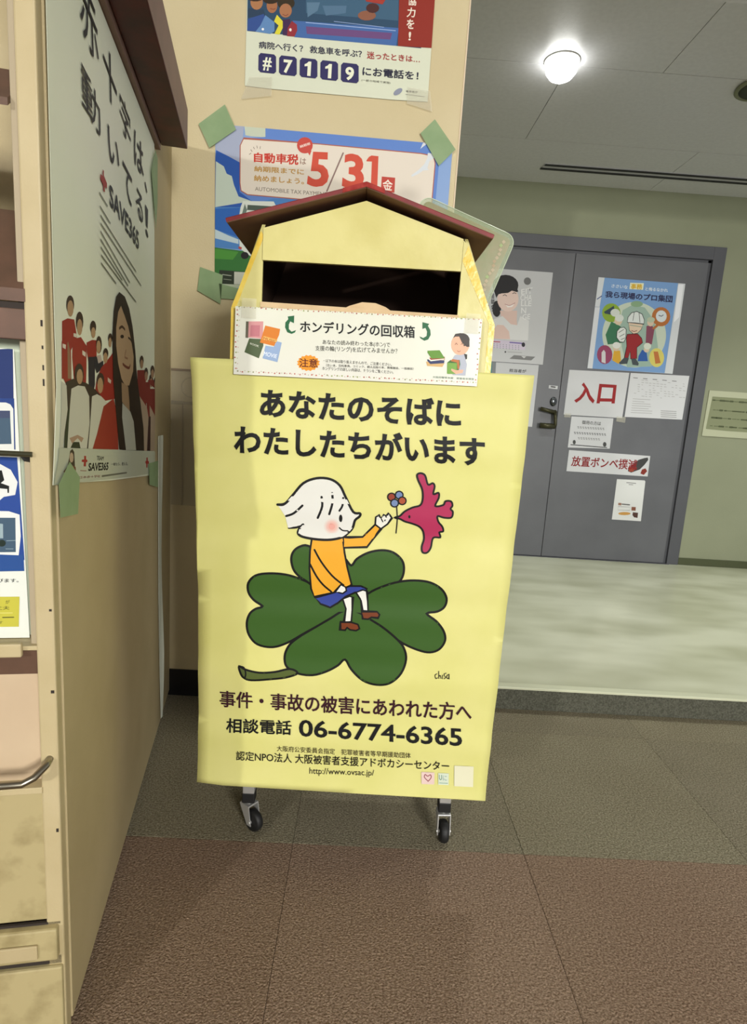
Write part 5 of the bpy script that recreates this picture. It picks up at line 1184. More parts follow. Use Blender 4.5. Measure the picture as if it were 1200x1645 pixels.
  ('p','8a8a94',[(7577,13398),(7560,13374),(7522,13371),(7501,13393),(7518,13416),(7556,13419)],0,1),
  ('p','8a8a94',[(7761,13394),(7745,13370),(7707,13368),(7686,13389),(7702,13413),(7740,13415)],0,1),
  ('p','8a8a94',[(7946,13390),(7929,13367),(7892,13364),(7870,13385),(7887,13409),(7925,13412)],0,1),
  ('p','8a8a94',[(8130,13387),(8114,13363),(8076,13361),(8055,13382),(8072,13405),(8109,13408)],0,1),
  ('p','8a8a94',[(8315,13383),(8299,13359),(8261,13357),(8240,13378),(8256,13402),(8294,13404)],0,1),
  ('p','8a8a94',[(8500,13379),(8483,13356),(8446,13353),(8424,13374),(8441,13398),(8479,13401)],0,1),
  ('p','8a8a94',[(8685,13376),(8668,13352),(8630,13350),(8609,13371),(8626,13394),(8663,13397)],0,1),
  ('p','8a8a94',[(8869,13372),(8853,13348),(8815,13346),(8794,13367),(8810,13391),(8848,13393)],0,1),
  ('p','8a8a94',[(7403,13298),(7386,13274),(7348,13271),(7327,13293),(7344,13316),(7382,13319)],0,1),
  ('p','8a8a94',[(7587,13294),(7571,13270),(7533,13268),(7512,13289),(7528,13313),(7566,13315)],0,1),
  ('p','8a8a94',[(7772,13290),(7755,13267),(7718,13264),(7696,13285),(7713,13309),(7751,13312)],0,1),
  ('p','8a8a94',[(7956,13287),(7940,13263),(7902,13260),(7881,13282),(7898,13305),(7935,13308)],0,1),
  ('p','8a8a94',[(8141,13283),(8125,13259),(8087,13257),(8066,13278),(8082,13302),(8120,13304)],0,1),
  ('p','8a8a94',[(8326,13279),(8309,13256),(8272,13253),(8250,13274),(8267,13298),(8305,13301)],0,1),
  ('p','8a8a94',[(8511,13276),(8494,13252),(8457,13250),(8435,13271),(8452,13294),(8490,13297)],0,1),
  ('p','8a8a94',[(8696,13272),(8679,13248),(8641,13246),(8620,13267),(8637,13291),(8674,13293)],0,1),
  ('p','8a8a94',[(8881,13268),(8864,13245),(8826,13242),(8805,13263),(8822,13287),(8859,13290)],0,1),
  ('p','2a2a30',[(9195,13571),(9183,13490),(9135,13438),(9068,13433),(9009,13479),(8980,13557),(8992,13637),(9040,13689),(9107,13694),(9166,13648)],0,0),
  ('p','404040',[(8118,13083),(8106,13045),(8070,13027),(8030,13040),(8011,13076),(8023,13114),(8059,13131),(8099,13119)],0,1),
  ('s','9a9a9a',32,[(8199,13088),(9040,13101)],0,0,1),
  ('p','7a7a7a',[(8596,12931),(9876,12919),(9655,12695),(8348,12705)],0,0),
  ('p','cccccc',[(9033,12906),(9333,12900),(9210,12787)],0,0),
 ],
 'office':[
  ('p','4a8a80',[(7151,12443),(7340,12455),(7383,11745),(7166,11731)],0,0),
  ('p','7a7f82',[(7340,12455),(7572,12470),(7605,11707),(7374,11718)],0,0),
  ('t','3a3a3a','担当者が',[(8407,12139),(9427,12142),(9427,11941),(8400,11943)],2,1),
  ('t','3a3a3a','伺いますので',[(8153,11795),(9671,11808),(9673,11596),(8153,11583)],2,1),
 ],
 'label':[
  ('s','606060',93,[(11029,11252),(11258,11230)],0,0,1),
 ],
 'W':[
  ('p','7b8062',[(20888,11304),(28344,11306),(28513,9062),(20789,9348)],0,0),
  ('s','4a5036',77,[(20951,11092),(21075,11091)],0,0,1),
  ('s','5c6245',49,[(21117,11090),(21355,11088)],0,0,1),
  ('s','4a5036',104,[(21398,11088),(21661,11085)],0,0,1),
  ('s','4a5036',77,[(21712,11085),(21935,11083)],0,0,1),
  ('s','4a5036',104,[(22018,11082),(22181,11081)],0,0,1),
  ('s','5c6245',49,[(22230,11081),(22498,11078)],0,0,1),
  ('s','4a5036',104,[(22581,11077),(22832,11075)],0,0,1),
  ('s','4a5036',77,[(22889,11075),(23057,11073)],0,0,1),
  ('s','5c6245',50,[(23166,11072),(23395,11070)],0,0,1),
  ('s','4a5036',105,[(23534,11069),(23619,11068)],0,0,1),
  ('s','5c6245',50,[(23740,11067),(23836,11067)],0,0,1),
  ('s','4a5036',77,[(23902,11066),(24138,11064)],0,0,1),
  ('s','5c6245',50,[(24267,11063),(24461,11061)],0,0,1),
  ('s','5c6245',50,[(24554,11060),(24659,11059)],0,0,1),
  ('s','4a5036',105,[(24747,11059),(24827,11058)],0,0,1),
  ('s','4a5036',105,[(24877,11058),(25173,11055)],0,0,1),
  ('s','4a5036',77,[(25253,11054),(25463,11053)],0,0,1),
  ('s','4a5036',77,[(25523,11052),(25679,11051)],0,0,1),
  ('s','5c6245',50,[(25722,11050),(25975,11048)],0,0,1),
  ('s','4a5036',77,[(26063,11047),(26209,11046)],0,0,1),
  ('s','4a5036',105,[(26344,11045),(26617,11043)],0,0,1),
  ('s','4a5036',77,[(26715,11042),(26860,11040)],0,0,1),
  ('s','5c6245',50,[(26948,11040),(27140,11038)],0,0,1),
  ('s','4a5036',105,[(27260,11037),(27536,11035)],0,0,1),
  ('s','5c6245',49,[(21060,10515),(21213,10514)],0,0,1),
  ('s','5c6245',50,[(21274,10513),(21396,10512)],0,0,1),
  ('s','4a5036',105,[(21472,10511),(21632,10510)],0,0,1),
  ('s','4a5036',77,[(21760,10509),(21872,10508)],0,0,1),
  ('s','5c6245',50,[(21913,10507),(22206,10505)],0,0,1),
  ('s','4a5036',77,[(22257,10504),(22510,10502)],0,0,1),
  ('s','4a5036',77,[(22552,10501),(22812,10499)],0,0,1),
  ('s','4a5036',77,[(22879,10499),(22990,10498)],0,0,1),
  ('s','4a5036',105,[(23120,10496),(23223,10495)],0,0,1),
  ('s','4a5036',105,[(23302,10495),(23472,10493)],0,0,1),
  ('s','5c6245',50,[(23508,10493),(23750,10491)],0,0,1),
  ('s','4a5036',105,[(23788,10490),(23884,10489)],0,0,1),
  ('s','4a5036',105,[(23971,10489),(24078,10488)],0,0,1),
  ('s','4a5036',105,[(24161,10487),(24267,10486)],0,0,1),
  ('s','5c6245',50,[(24303,10486),(24377,10485)],0,0,1),
  ('s','5c6245',50,[(24444,10484),(24672,10482)],0,0,1),
  ('s','4a5036',77,[(24784,10481),(24939,10480)],0,0,1),
  ('s','5c6245',50,[(24967,10480),(25238,10477)],0,0,1),
  ('s','4a5036',105,[(25273,10477),(25492,10475)],0,0,1),
  ('s','4a5036',78,[(25539,10474),(25691,10473)],0,0,1),
  ('s','4a5036',105,[(25769,10472),(25860,10472)],0,0,1),
  ('s','5c6245',50,[(25913,10471),(26179,10469)],0,0,1),
  ('s','4a5036',105,[(26250,10468),(26347,10467)],0,0,1),
  ('s','4a5036',78,[(26426,10466),(26527,10465)],0,0,1),
  ('s','4a5036',78,[(26614,10465),(26706,10464)],0,0,1),
  ('s','4a5036',78,[(26798,10463),(27065,10461)],0,0,1),
  ('s','4a5036',78,[(27119,10460),(27237,10459)],0,0,1),
  ('s','5c6245',50,[(27278,10459),(27399,10458)],0,0,1),
  ('s','5c6245',50,[(27508,10457),(27726,10455)],0,0,1),
  ('s','4a5036',105,[(21053,10051),(21322,10048)],0,0,1),
  ('s','4a5036',105,[(21360,10048),(21662,10045)],0,0,1),
  ('s','5c6245',50,[(21747,10044),(21986,10042)],0,0,1),
  ('s','4a5036',78,[(22070,10041),(22218,10040)],0,0,1),
  ('s','5c6245',50,[(22330,10039),(22555,10037)],0,0,1),
  ('s','5c6245',50,[(22616,10036),(22758,10035)],0,0,1),
  ('s','4a5036',77,[(22870,10034),(23162,10031)],0,0,1),
  ('s','4a5036',105,[(23216,10030),(23357,10029)],0,0,1),
  ('s','4a5036',105,[(23433,10028),(23682,10026)],0,0,1),
  ('s','4a5036',105,[(23806,10025),(24000,10023)],0,0,1),
  ('s','4a5036',78,[(24123,10022),(24279,10020)],0,0,1),
  ('s','4a5036',78,[(24381,10020),(24477,10019)],0,0,1),
  ('s','4a5036',78,[(24547,10018),(24848,10015)],0,0,1),
  ('s','4a5036',78,[(24900,10015),(25066,10013)],0,0,1),
  ('s','4a5036',106,[(25189,10012),(25425,10010)],0,0,1),
  ('s','4a5036',106,[(25535,10009),(25803,10006)],0,0,1),
  ('s','5c6245',50,[(25898,10005),(26131,10003)],0,0,1),
  ('s','5c6245',50,[(26214,10002),(26413,10000)],0,0,1),
  ('s','4a5036',106,[(26471,10000),(26559,9999)],0,0,1),
  ('s','5c6245',50,[(26685,9998),(26994,9995)],0,0,1),
  ('s','4a5036',78,[(27093,9994),(27363,9992)],0,0,1),
  ('s','4a5036',78,[(27423,9991),(27692,9988)],0,0,1),
  ('s','4a5036',78,[(27752,9988),(28038,9985)],0,0,1),
  ('s','5c6245',50,[(21036,9556),(21165,9555)],0,0,1),
  ('s','5c6245',50,[(21283,9554),(21532,9552)],0,0,1),
  ('s','4a5036',105,[(21587,9551),(21852,9548)],0,0,1),
  ('s','5c6245',50,[(21974,9547),(22132,9546)],0,0,1),
  ('s','4a5036',105,[(22250,9545),(22414,9543)],0,0,1),
  ('s','4a5036',78,[(22461,9543),(22668,9541)],0,0,1),
  ('s','5c6245',50,[(22800,9539),(23060,9537)],0,0,1),
  ('s','4a5036',78,[(23090,9536),(23207,9535)],0,0,1),
  ('s','4a5036',106,[(23245,9535),(23427,9533)],0,0,1),
  ('s','5c6245',50,[(23558,9532),(23851,9529)],0,0,1),
  ('s','4a5036',106,[(23893,9529),(24050,9527)],0,0,1),
  ('s','5c6245',50,[(24086,9527),(24347,9524)],0,0,1),
  ('s','4a5036',78,[(24472,9523),(24700,9521)],0,0,1),
  ('s','5c6245',50,[(24842,9519),(24930,9518)],0,0,1),
  ('s','4a5036',78,[(25041,9517),(25256,9515)],0,0,1),
  ('s','4a5036',78,[(25310,9515),(25560,9512)],0,0,1),
  ('s','4a5036',106,[(25596,9512),(25884,9509)],0,0,1),
  ('s','5c6245',50,[(25981,9508),(26157,9507)],0,0,1),
  ('s','4a5036',78,[(26214,9506),(26379,9504)],0,0,1),
  ('s','4a5036',106,[(26490,9503),(26577,9502)],0,0,1),
  ('s','5c6245',50,[(26631,9502),(26772,9501)],0,0,1),
  ('s','5c6245',50,[(26839,9500),(26958,9499)],0,0,1),
  ('s','5c6245',50,[(26993,9498),(27254,9496)],0,0,1),
  ('s','4a5036',78,[(27376,9495),(27583,9493)],0,0,1),
  ('s','4a5036',106,[(27645,9492),(27774,9491)],0,0,1),
  ('s','5c6245',50,[(27857,9490),(28064,9488)],0,0,1),
 ],
}

# ------------------------------------------------------------ materials
m_wall = mat('cream_wall_paint', 'c6b78f', 0.65, noise=3.0, col2='cdbf99', bump=(220, 0.25, 0.002))
m_back = mat('grey_green_wall_paint', '7d8168', 0.7, noise=2.0, col2='84886f', bump=(180, 0.2, 0.002))
m_ceil = mat('ceiling_tile_grey', 'c9c9cc', 0.33, noise=60, col2='cfcfd2', bump=(160, 0.12, 0.002))
m_dark = mat('black_rubber', '121212', 0.6)
m_base = mat('black_vinyl_baseboard', '0e0d10', 0.45)
m_base2 = mat('olive_vinyl_baseboard', '3e4327', 0.5)
m_floor = mat('pale_sheet_floor', 'b5b698', 0.28, noise=5, col2='c2c3a8', bump=(8, 0.12, 0.004))
ramp_over(m_floor, 2.2, 'a9ab90', 'd6d8c2', 0.6, (1, 2.5, 1))  # faint marbling, brightened to paint in the floor's light streaks
m_carpet = []
for k, (c1, c2) in enumerate((('6d5646', 'ad9682'), ('6a5343', 'a9927d'), ('68604c', 'a69f87'), ('645c4a', 'a29a82'))):
    m = mat('loop_carpet_%s' % ('brown', 'umber', 'green_grey', 'olive_grey')[k], c1, 0.95, noise=240, col2=c2, bump=(300, 1.0, 0.006), spec=0.1, detail=3, lo=0.36, hi=0.64)
    ramp_over(m, 4.0, ('7c6653', '7a6450', '706852', '6c6652')[k], ('85715c', '83705c', '7e7862', '7c7664')[k], 0.35)
    m_carpet.append(m)
m_riser = mat('dark_carpet_riser', '4c4c42', 0.95, noise=200, col2='66665a', bump=(260, 0.9, 0.006), spec=0.1)
m_nose = mat('pale_step_nosing', 'c6c8ad', 0.4)
m_door = mat('grey_painted_steel', '55565a', 0.42, noise=4, col2='5b5c60', spec=0.4)
m_frame = mat('dark_grey_door_frame', '46474c', 0.45, noise=5, col2='4a4b50')
m_brass = mat('dark_bronze_lever', '3f3d28', 0.4, metal=0.6)
m_chrome = mat('chrome', 'c9c9c6', 0.35, metal=0.6)
m_steel = mat('brushed_steel', '9a9484', 0.28, metal=1.0)
m_rack = mat('cream_painted_steel', 'b0a078', 0.5, noise=9, col2='b9aa84', bump=(300, 0.2, 0.001))
m_side = mat('cream_side_board', 'a89872', 0.6, noise=6, col2='b0a07a', bump=(260, 0.2, 0.001))
m_dirty = mat('scuffed_cream_steel', 'a99b70', 0.6, noise=22, col2='85774e', lo=0.5, hi=0.75, detail=6)
m_groove = mat('dark_gap', '2a211a', 0.8)
m_brown = mat('brown_stained_board', '5a4335', 0.6, noise=30, col2='64493a')
m_redwood = mat('dark_red_stained_wood', '5d1c12', 0.5, noise=18, col2='3f150f', detail=5)
m_mauve = mat('lit_brown_stain', '7d6355', 0.55, noise=20, col2='86685a')  # lit tone of the brown wood, put into the colour
m_yel = mat('yellow_paper', 'cecb7c', 0.55, noise=7, col2='d4d086', spec=0.3)
m_box = mat('yellow_wrapped_card', 'cec682', 0.4, noise=12, col2='c4bb74', bump=(30, 0.25, 0.004), spec=0.4)
m_tapey = mat('orange_yellow_tape', 'd9b53a', 0.3, noise=40, col2='e0c860', bump=(60, 0.4, 0.003))
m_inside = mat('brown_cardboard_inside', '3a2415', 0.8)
m_card = mat('bare_cardboard', 'c9ad85', 0.75, noise=30, col2='d2b78f')
m_redroof = mat('red_card_roof', '7d1a1c', 0.55, noise=25, col2='681418')
m_under = mat('brown_card_roof_underside', '6a4a3a', 0.7, noise=12, col2='74523f')
m_white = mat('white_paper', 'd7dac8', 0.6, spec=0.3)
m_sign = mat('laminated_white_sheet', 'd6d8c6', 0.3, noise=3, col2='dad9d0', spec=0.5)
m_grey = mat('white_office_paper', 'bebfc1', 0.6)
m_ppr = mat('pale_green_white_poster_paper', 'dde3cb', 0.5, noise=3, col2='e2e6d2')
m_tape = mat('green_masking_tape', '8aa577', 0.6, alpha=0.80, noise=20, col2='94ad80')
m_clear = mat('clear_tape', 'e0dcc8', 0.15, alpha=0.18)
m_plast = mat('clear_plastic_pocket', 'c9c2b0', 0.12, alpha=0.22)
m_lam = mat('green_tinted_laminate', '8f9c70', 0.2, alpha=0.72, noise=14, col2='a49a78')
m_lamedge = mat('clear_laminate_edge', 'aab896', 0.15, alpha=0.45)
m_notice = mat('acrylic_notice_frame', 'a9ac90', 0.4)
m_vent = mat('dark_slot', '1a1a20', 0.6)
m_alu = mat('grey_aluminium_strip', 'b0b0b4', 0.4)

# ------------------------------------------------------------ the setting
YB, ZF, ZC, YP = 3.625, 0.075, 2.252, 1.75
# carpet: 50 cm tiles
floor = box('floor', mat('carpet_backing', '4a4034', 0.9), None, -2.9, 4.0, -4.2, 1.775, -0.04, -0.006); struct(floor)
nx0 = [-0.10 + 0.5 * i for i in range(-3, 6)]; ny0 = [-0.87 + 0.5 * i for i in range(-2, 6)]
tile_me = {}
for i, x in enumerate(nx0):
    for j, y in enumerate(ny0):
        y1 = min(y + 0.5, 1.772); k = (i + j) % 2 + (2 if y > 1.0 else 0)
        bm = bmesh.new(); g = 0.0003
        bx(bm, x + g, x + 0.5 - g, y + g, y1 - g, -0.006, 0.0, 0.0012)
        o = obj('carpet_tile', bm, m_carpet[k], floor)
# raised floor beyond the step
pf = box('floor', m_floor, None, -2.9, 4.0, 1.79, YB + 0.06, -0.02, ZF); struct(pf)
rs = bmesh.new(); bx(rs, 0.2, 4.0, 1.772, 1.79, -0.006, ZF - 0.006, 0.001)
obj('step_riser', rs, m_riser, pf)
box('step_nosing', m_nose, pf, 0.2, 4.0, 1.768, 1.80, ZF - 0.006, ZF + 0.002, 0.001)
# ceiling with big tiles
ceil = box('ceiling', m_groove, None, -2.9, 4.0, 1.7, YB + 0.06, ZC + 0.008, ZC + 0.05); struct(ceil)
rows = [3.11 + 0.62 - 0.62 * k for k in range(0, 11)]
for r, ytop in enumerate(rows):
    y1 = min(ytop, YB + 0.05); y0 = max(ytop - 0.62, -3.1)
    if y1 - y0 < 0.1 or y0 < 1.2: continue
    x = (0.69 if r % 2 else 1.05) - 1.24 * 3
    if r == 0: x = 0.3 - 1.24 * 2
    while x < 4.0:
        xa, xb = max(x, -2.9), min(x + 1.24, 4.0)
        if xb - xa > 0.05:
            bm = bmesh.new(); bx(bm, xa + .0012, xb - .0012, y0 + .0012, y1 - .0012, ZC, ZC + 0.008, 0.001)
            obj('ceiling_tile', bm, m_ceil, ceil)
        x += 1.24
# unseen ceiling over the carpeted side, set low to shade the upper back wall
struct(box('ceiling', m_ceil, None, -2.9, 4.0, -4.2, YP + 0.10, 2.10, 2.20))
# back wall with the door opening (x -0.25 .. 2.035)
DX0, DX1, DZ1 = 0.30, 2.035, 1.975
bm = bmesh.new()
bx(bm, -2.9, DX0, YB, YB + 0.12, ZF - 0.02, ZC + 0.03); bx(bm, DX1, 4.0, YB, YB + 0.12, ZF - 0.02, ZC + 0.03); bx(bm, DX0, DX1, YB, YB + 0.12, DZ1, ZC + 0.03)
struct(obj('wall_back', bm, m_back))
struct(box('baseboard_back', m_base2, None, DX1 + 0.002, 4.0, YB - 0.008, YB, ZF + 0.001, ZF + 0.046, 0.001))
# cream wall with the posters (its right edge is the corner to the hall)
struct(box('wall_left', m_wall, None, -2.9, 0.208, YP, YP + 0.25, -0.03, ZC + 0.02))
struct(box('baseboard_left', m_base, None, -0.60, 0.205, YP - 0.006, YP, 0.001, 0.087, 0.001))
tr = box('trim_1', mat('pale_corner_guard', 'dcc9ac', 0.35), None, 0.2065, 0.2105, YP - 0.002, YP + 0.03, 0.09, ZC, 0.0006); struct(tr)

# double door
door = bpy.data.objects.new('door_1', None); C.objects.link(door); door.location = (1.16, YB, ZF)
struct(door, 'grey steel double door covered with notices, behind the yellow box', 'door')
def dpart(name, m, x0, x1, y0, y1, z0, z1, bev=0.0, par=None):
    o = box(name, m, door if par is None else par, x0 - 1.16, x1 - 1.16, y0 - YB, y1 - YB, z0 - ZF, z1 - ZF, bev)
    return o
bm = bmesh.new()
for a in ((DX1 - 0.072, DX1, YB - 0.012, YB + 0.06, ZF, DZ1), (DX0, DX0 + 0.072, YB - 0.012, YB + 0.06, ZF, DZ1), (DX0 + 0.072, DX1 - 0.072, YB - 0.012, YB + 0.06, DZ1 - 0.072, DZ1)):
    bx(bm, a[0] - 1.16, a[1] - 1.16, a[2] - YB, a[3] - YB, a[4] - ZF, a[5] - ZF, 0.002)
obj('door_frame', bm, m_frame, door)
bm = bmesh.new()
bx(bm, DX1 - 0.092 - 1.16, DX1 - 0.0725 - 1.16, 0.004, 0.05, 0, 1.83, 0.001); bx(bm, DX0 + 0.0725 - 1.16, DX1 - 0.0725 - 1.16, 0.004, 0.05, 1.812, 1.828, 0.001)
obj('door_stop', bm, mat('door_stop_shadow_grey', '45464b', 0.5), door)
YD = 3.614
dl = dpart('door_leaf', m_door, DX0 + 0.094, 1.1585, YD, YD + 0.04, ZF + 0.006, 1.885, 0.0015)
dr = dpart('door_leaf', m_door, 1.1615, DX1 - 0.094, YD, YD + 0.04, ZF + 0.006, 1.885, 0.0015)
# threshold
dpart('threshold', m_frame, DX0 + 0.06, DX1 - 0.06, YB - 0.02, YB + 0.05, ZF, ZF + 0.004)
# lever handle with thumb latch plate and lock cylinder on the left leaf
def P3(x, y, z): return (x - 1.16, y - YB, z - ZF)
bm = bmesh.new()
tube(bm, [P3(1.132, YD - 0.030, 0.975), P3(1.045, YD - 0.030, 0.991)], 0.012)
tube(bm, [P3(1.132, YD - 0.001, 0.975), P3(1.132, YD - 0.034, 0.975)], 0.014)
tube(bm, [P3(1.134, YD - 0.030, 0.978), P3(1.139, YD - 0.040, 0.935), P3(1.141, YD - 0.042, 0.90), P3(1.138, YD - 0.036, 0.888)], 0.010)
tube(bm, [P3(1.142, YD - 0.036, 0.892), P3(1.050, YD - 0.036, 0.893)], 0.016)
tube(bm, [P3(1.140, YD - 0.001, 0.892), P3(1.140, YD - 0.036, 0.892)], 0.010)
obj('door_handle', bm, m_brass, dl, True)
bm = bmesh.new(); lathe(bm, [(0, 0.014), (0.016, 0.014), (0.019, 0.010), (0.020, 0)], 20, Matrix.Translation(P3(1.125, YD - 0.001, 1.038)) @ Matrix.Rotation(PI / 2, 4, 'X') @ Matrix.Scale(1.4, 4, (0, 1, 0)))
obj('lock_cylinder', bm, mat('dark_chrome_lock', '55585a', 0.25, metal=0.9), dl, True)

# ceiling fittings
v = thing('ceiling_vent', 'long twin-slot linear air diffuser in the grey ceiling above the door', 'vent', (1.7, 3.395, ZC))
box('frame', m_alu, v, -0.84, 1.5, -0.032, 0.045, -0.003, 0.0)
box('slot', m_vent, v, -0.835, 1.5, -0.029, -0.008, -0.005, -0.003)
box('slot', m_vent, v, -0.845, 1.5, 0.020, 0.042, -0.005, -0.003)
dlm = thing('ceiling_light', 'round lit white downlight glowing in the grey ceiling', 'ceiling light', (0.655, 2.463, ZC))
bm = bmesh.new(); lathe(bm, [(0.056, 0), (0.0655, -0.001), (0.066, -0.003), (0.062, -0.005), (0.0615, -0.004), (0.056, 0)], 32)
obj('trim_ring', bm, mat('white_ring', 'd8d8d4', 0.4), dlm, True)
bm = bmesh.new(); lathe(bm, [(0.0, -0.070), (0.022, -0.067), (0.042, -0.056), (0.056, -0.038), (0.060, -0.018), (0.056, 0)], 32)
obj('diffuser', bm, mat('lit_diffuser', 'ffffff', 0.4, emit=((1, 1, 0.96), 11)), dlm, True)
dk = thing('ceiling_speaker', 'unlit round dark recessed fitting in the ceiling at the right edge', 'ceiling fitting', (1.46, 2.53, ZC))
bm = bmesh.new(); lathe(bm, [(0.078, 0), (0.092, -0.002), (0.094, -0.008), (0.085, -0.012), (0.078, -0.010), (0.078, 0)], 32)
obj('trim_ring', bm, mat('olive_ring', '6f7355', 0.5), dk, True)
bm = bmesh.new(); lathe(bm, [(0.0, -0.006), (0.05, -0.007), (0.078, -0.009), (0.078, 0)], 32)
obj('grille', bm, mat('dark_olive_grille', '2b2f18', 0.6), dk, True)

# ------------------------------------------------------------ papers on the door
def paper(name, label, cat, q, key, m, y, grp=None, thick=0.0004, tapes=()):
    """paper stuck flat on a wall that faces -y; q = corner (x, z) points, in order"""
    cx = sum(p[0] for p in q) / len(q); cz = sum(p[1] for p in q) / len(q)
    pl = lambda u, v, w: (u - cx, -w, v - cz)
    t = sheet(name, q, thick, pl, m); t.location = (cx, y, cz); tag(t, label, cat, grp)
    if key: printed(ART[key], pl, clip=quad_clip(q), base=0.0002, parent=t)
    for tq in tapes:
        s = sheet('tape', tq, 0.0001, lambda u, v, w: (u - cx, -w - 0.0035, v - cz), m_clear, t)
    return t
y = YD - 0.002
paper('poster', 'white calendar poster of a smiling dark-haired woman on the grey door', 'poster', [(.665, 1.771), (1.0375, 1.771), (1.0375, 1.249), (.665, 1.249)], 'woman', m_grey, y)
paper('notice', 'white notice on the left door leaf, below the poster of the smiling woman', 'notice', [(.655, 1.245), (1.014, 1.245), (1.014, .880), (.655, .880)], 'office', m_grey, y)
paper('sticker', 'tiny white label above the door lock and lever', 'sticker', [(1.088, 1.133), (1.142, 1.131), (1.142, 1.112), (1.088, 1.114)], 'label', m_grey, y)
paper('poster', 'blue poster of cartoon workers in helmets in shiny plastic sleeve on door', 'poster', [(1.306, 1.763), (1.820, 1.761), (1.822, 1.2457), (1.306, 1.2457)], 'workers', mat('shiny_plastic_sleeve', 'b4bac2', 0.2), y)
paper('notice', 'white sheet with large red entrance characters on the door', 'notice', [(1.200, 1.2300), (1.562, 1.2355), (1.555, .967), (1.197, .965)], 'entrance', m_grey, y, tapes=([(1.20, .975), (1.24, .975), (1.24, .95), (1.20, .95)], [(1.52, .975), (1.575, .975), (1.575, .94), (1.52, .945)]))
paper('notice', 'white sheet of small grey table print right of the red-lettered sheet', 'notice', [(1.570, 1.2355), (1.926, 1.2410), (1.9225, .9805), (1.569, .975)], 'list', mat('thin_white_paper', 'c4c5c7', 0.6), y)
paper('notice', 'small grey laminated note with a few lines, under the red-lettered sheet', 'notice', [(1.246, .958), (1.5025, .962), (1.5043, .778), (1.246, .7694)], 'note', mat('grey_laminated_note', 'b9babc', 0.35), y)
paper('sign', 'wide white strip with dark red characters and a gas cylinder picture', 'sign', [(1.256, .7547), (1.760, .7494), (1.762, .6228), (1.255, .6247)], 'strip', m_grey, y)
paper('notice', 'small white leaflet lowest on the door, orange picture at its bottom', 'notice', [(1.574, .5952), (1.7465, .5978), (1.752, .5920), (1.760, .3412), (1.576, .3414)], 'code', mat('small_white_leaflet', 'cbccca', 0.6), y)
n = paper('notice', 'framed pale green notice with four lines on the wall right of the door', 'notice', [(2.066, 1.165), (2.52, 1.165), (2.52, .892), (2.062, .892)], None, m_notice, YB - 0.006, thick=0.005)
printed([e for e in ART['W']], lambda u, v, w: (u - n.location.x, -w - 0.0002, v - n.location.z), clip=quad_clip([(2.08, 1.13), (2.50, 1.13), (2.50, .93), (2.08, .93)]), parent=n)

# ------------------------------------------------------------ posters on the cream wall
q = [(-.372, 2.05), (.115, 2.05), (.1155, 1.745), (.02, 1.7435), (-.30, 1.747), (-.372, 1.750)]
t = paper('poster', 'upper wall poster with rescuers and sea, row of digits in dark squares', 'poster', q, None, mat('pale_poster_paper', 'd3d7c0', 0.45), YP - 0.003)
printed(ART['A'], lambda u, v, w: (u - t.location.x, -w, v - t.location.z), clip=quad_clip([(-.372, 2.05), (.1155, 2.05), (.1155, 1.745), (-.372, 1.745)]), parent=t)
for tq in ([(-.36, 1.77), (-.30, 1.775), (-.30, 1.728), (-.38, 1.715)], [(.06, 1.775), (.12, 1.77), (.13, 1.72), (.06, 1.735)]):
    sheet('tape', tq, 0.0001, lambda u, v, w: (u - t.location.x, -w - 0.0045, v - t.location.z), m_clear, t)
q = [(-.448, 1.652), (.192, 1.644), (.192, 1.222), (-.443, 1.222)]
t2 = paper('poster', 'blue sky car tax poster with big red date, right behind the house-shaped box', 'poster', q, None, mat('sky_poster_paper', '7f9dcb', 0.4), YP - 0.003)
printed(ART['T'], lambda u, v, w: (u - t2.location.x, -w, v - t2.location.z), clip=quad_clip(q), parent=t2)
for tq in ([(-.492, 1.647), (-.423, 1.699), (-.392, 1.640), (-.462, 1.590)], [(.102, 1.665), (.138, 1.702), (.200, 1.632), (.158, 1.588)], [(-.483, 1.285), (-.42, 1.268), (-.425, 1.19), (-.49, 1.222)], [(-.43, 1.245), (-.32, 1.225), (-.33, 1.205), (-.425, 1.205)]):
    sheet('tape', tq, 0.00015, lambda u, v, w: (u - t2.location.x, -w - 0.0050, v - t2.location.z), m_tape, t2)
# clear plastic pocket hanging on the wall beside the side board
pk = thing('plastic_pocket', 'clear plastic pocket hanging low on the cream wall beside the side board', 'pocket', (-.50, YP - .004, .80))
box('sheet', m_plast, pk, -.062, .14, -.0015, 0.0, -.19, .205)
box('top_fold', mat('plastic_seam', '8b7a66', 0.4), pk, -.062, .14, -.003, -.0015, .200, .206)
for xx in (-.03, .018): box('seam', mat('plastic_weld', 'b3a791', 0.3, alpha=0.6), pk, xx, xx + .0035, -.003, -.0015, -.19, .11)
box('seam', m_plast, pk, -.062, .14, -.003, -.0015, .105, .115)
bm = bmesh.new(); lathe(bm, [(0.026, 0), (0.028, 0.0015), (0.030, 0)], 20, Matrix.Translation((-.005, -.0015, .155)) @ Matrix.Rotation(PI / 2, 4, 'X'))
obj('embossed_ring', bm, m_plast, pk)

# ------------------------------------------------------------ leaflet rack at the left, seen from its end
RZ = math.atan2(0.182, 0.983)
AX, AY = -.38, .75
tdir = Vector((-0.182, 0.983, 0)).normalized(); ndir = Vector((0.983, 0.182, 0)).normalized()
F0 = Vector((AX, AY, 0)) - tdir * 0.035
rack = thing('leaflet_rack', 'tall cream steel leaflet rack at the left edge with a wide side board', 'rack', F0, RZ)
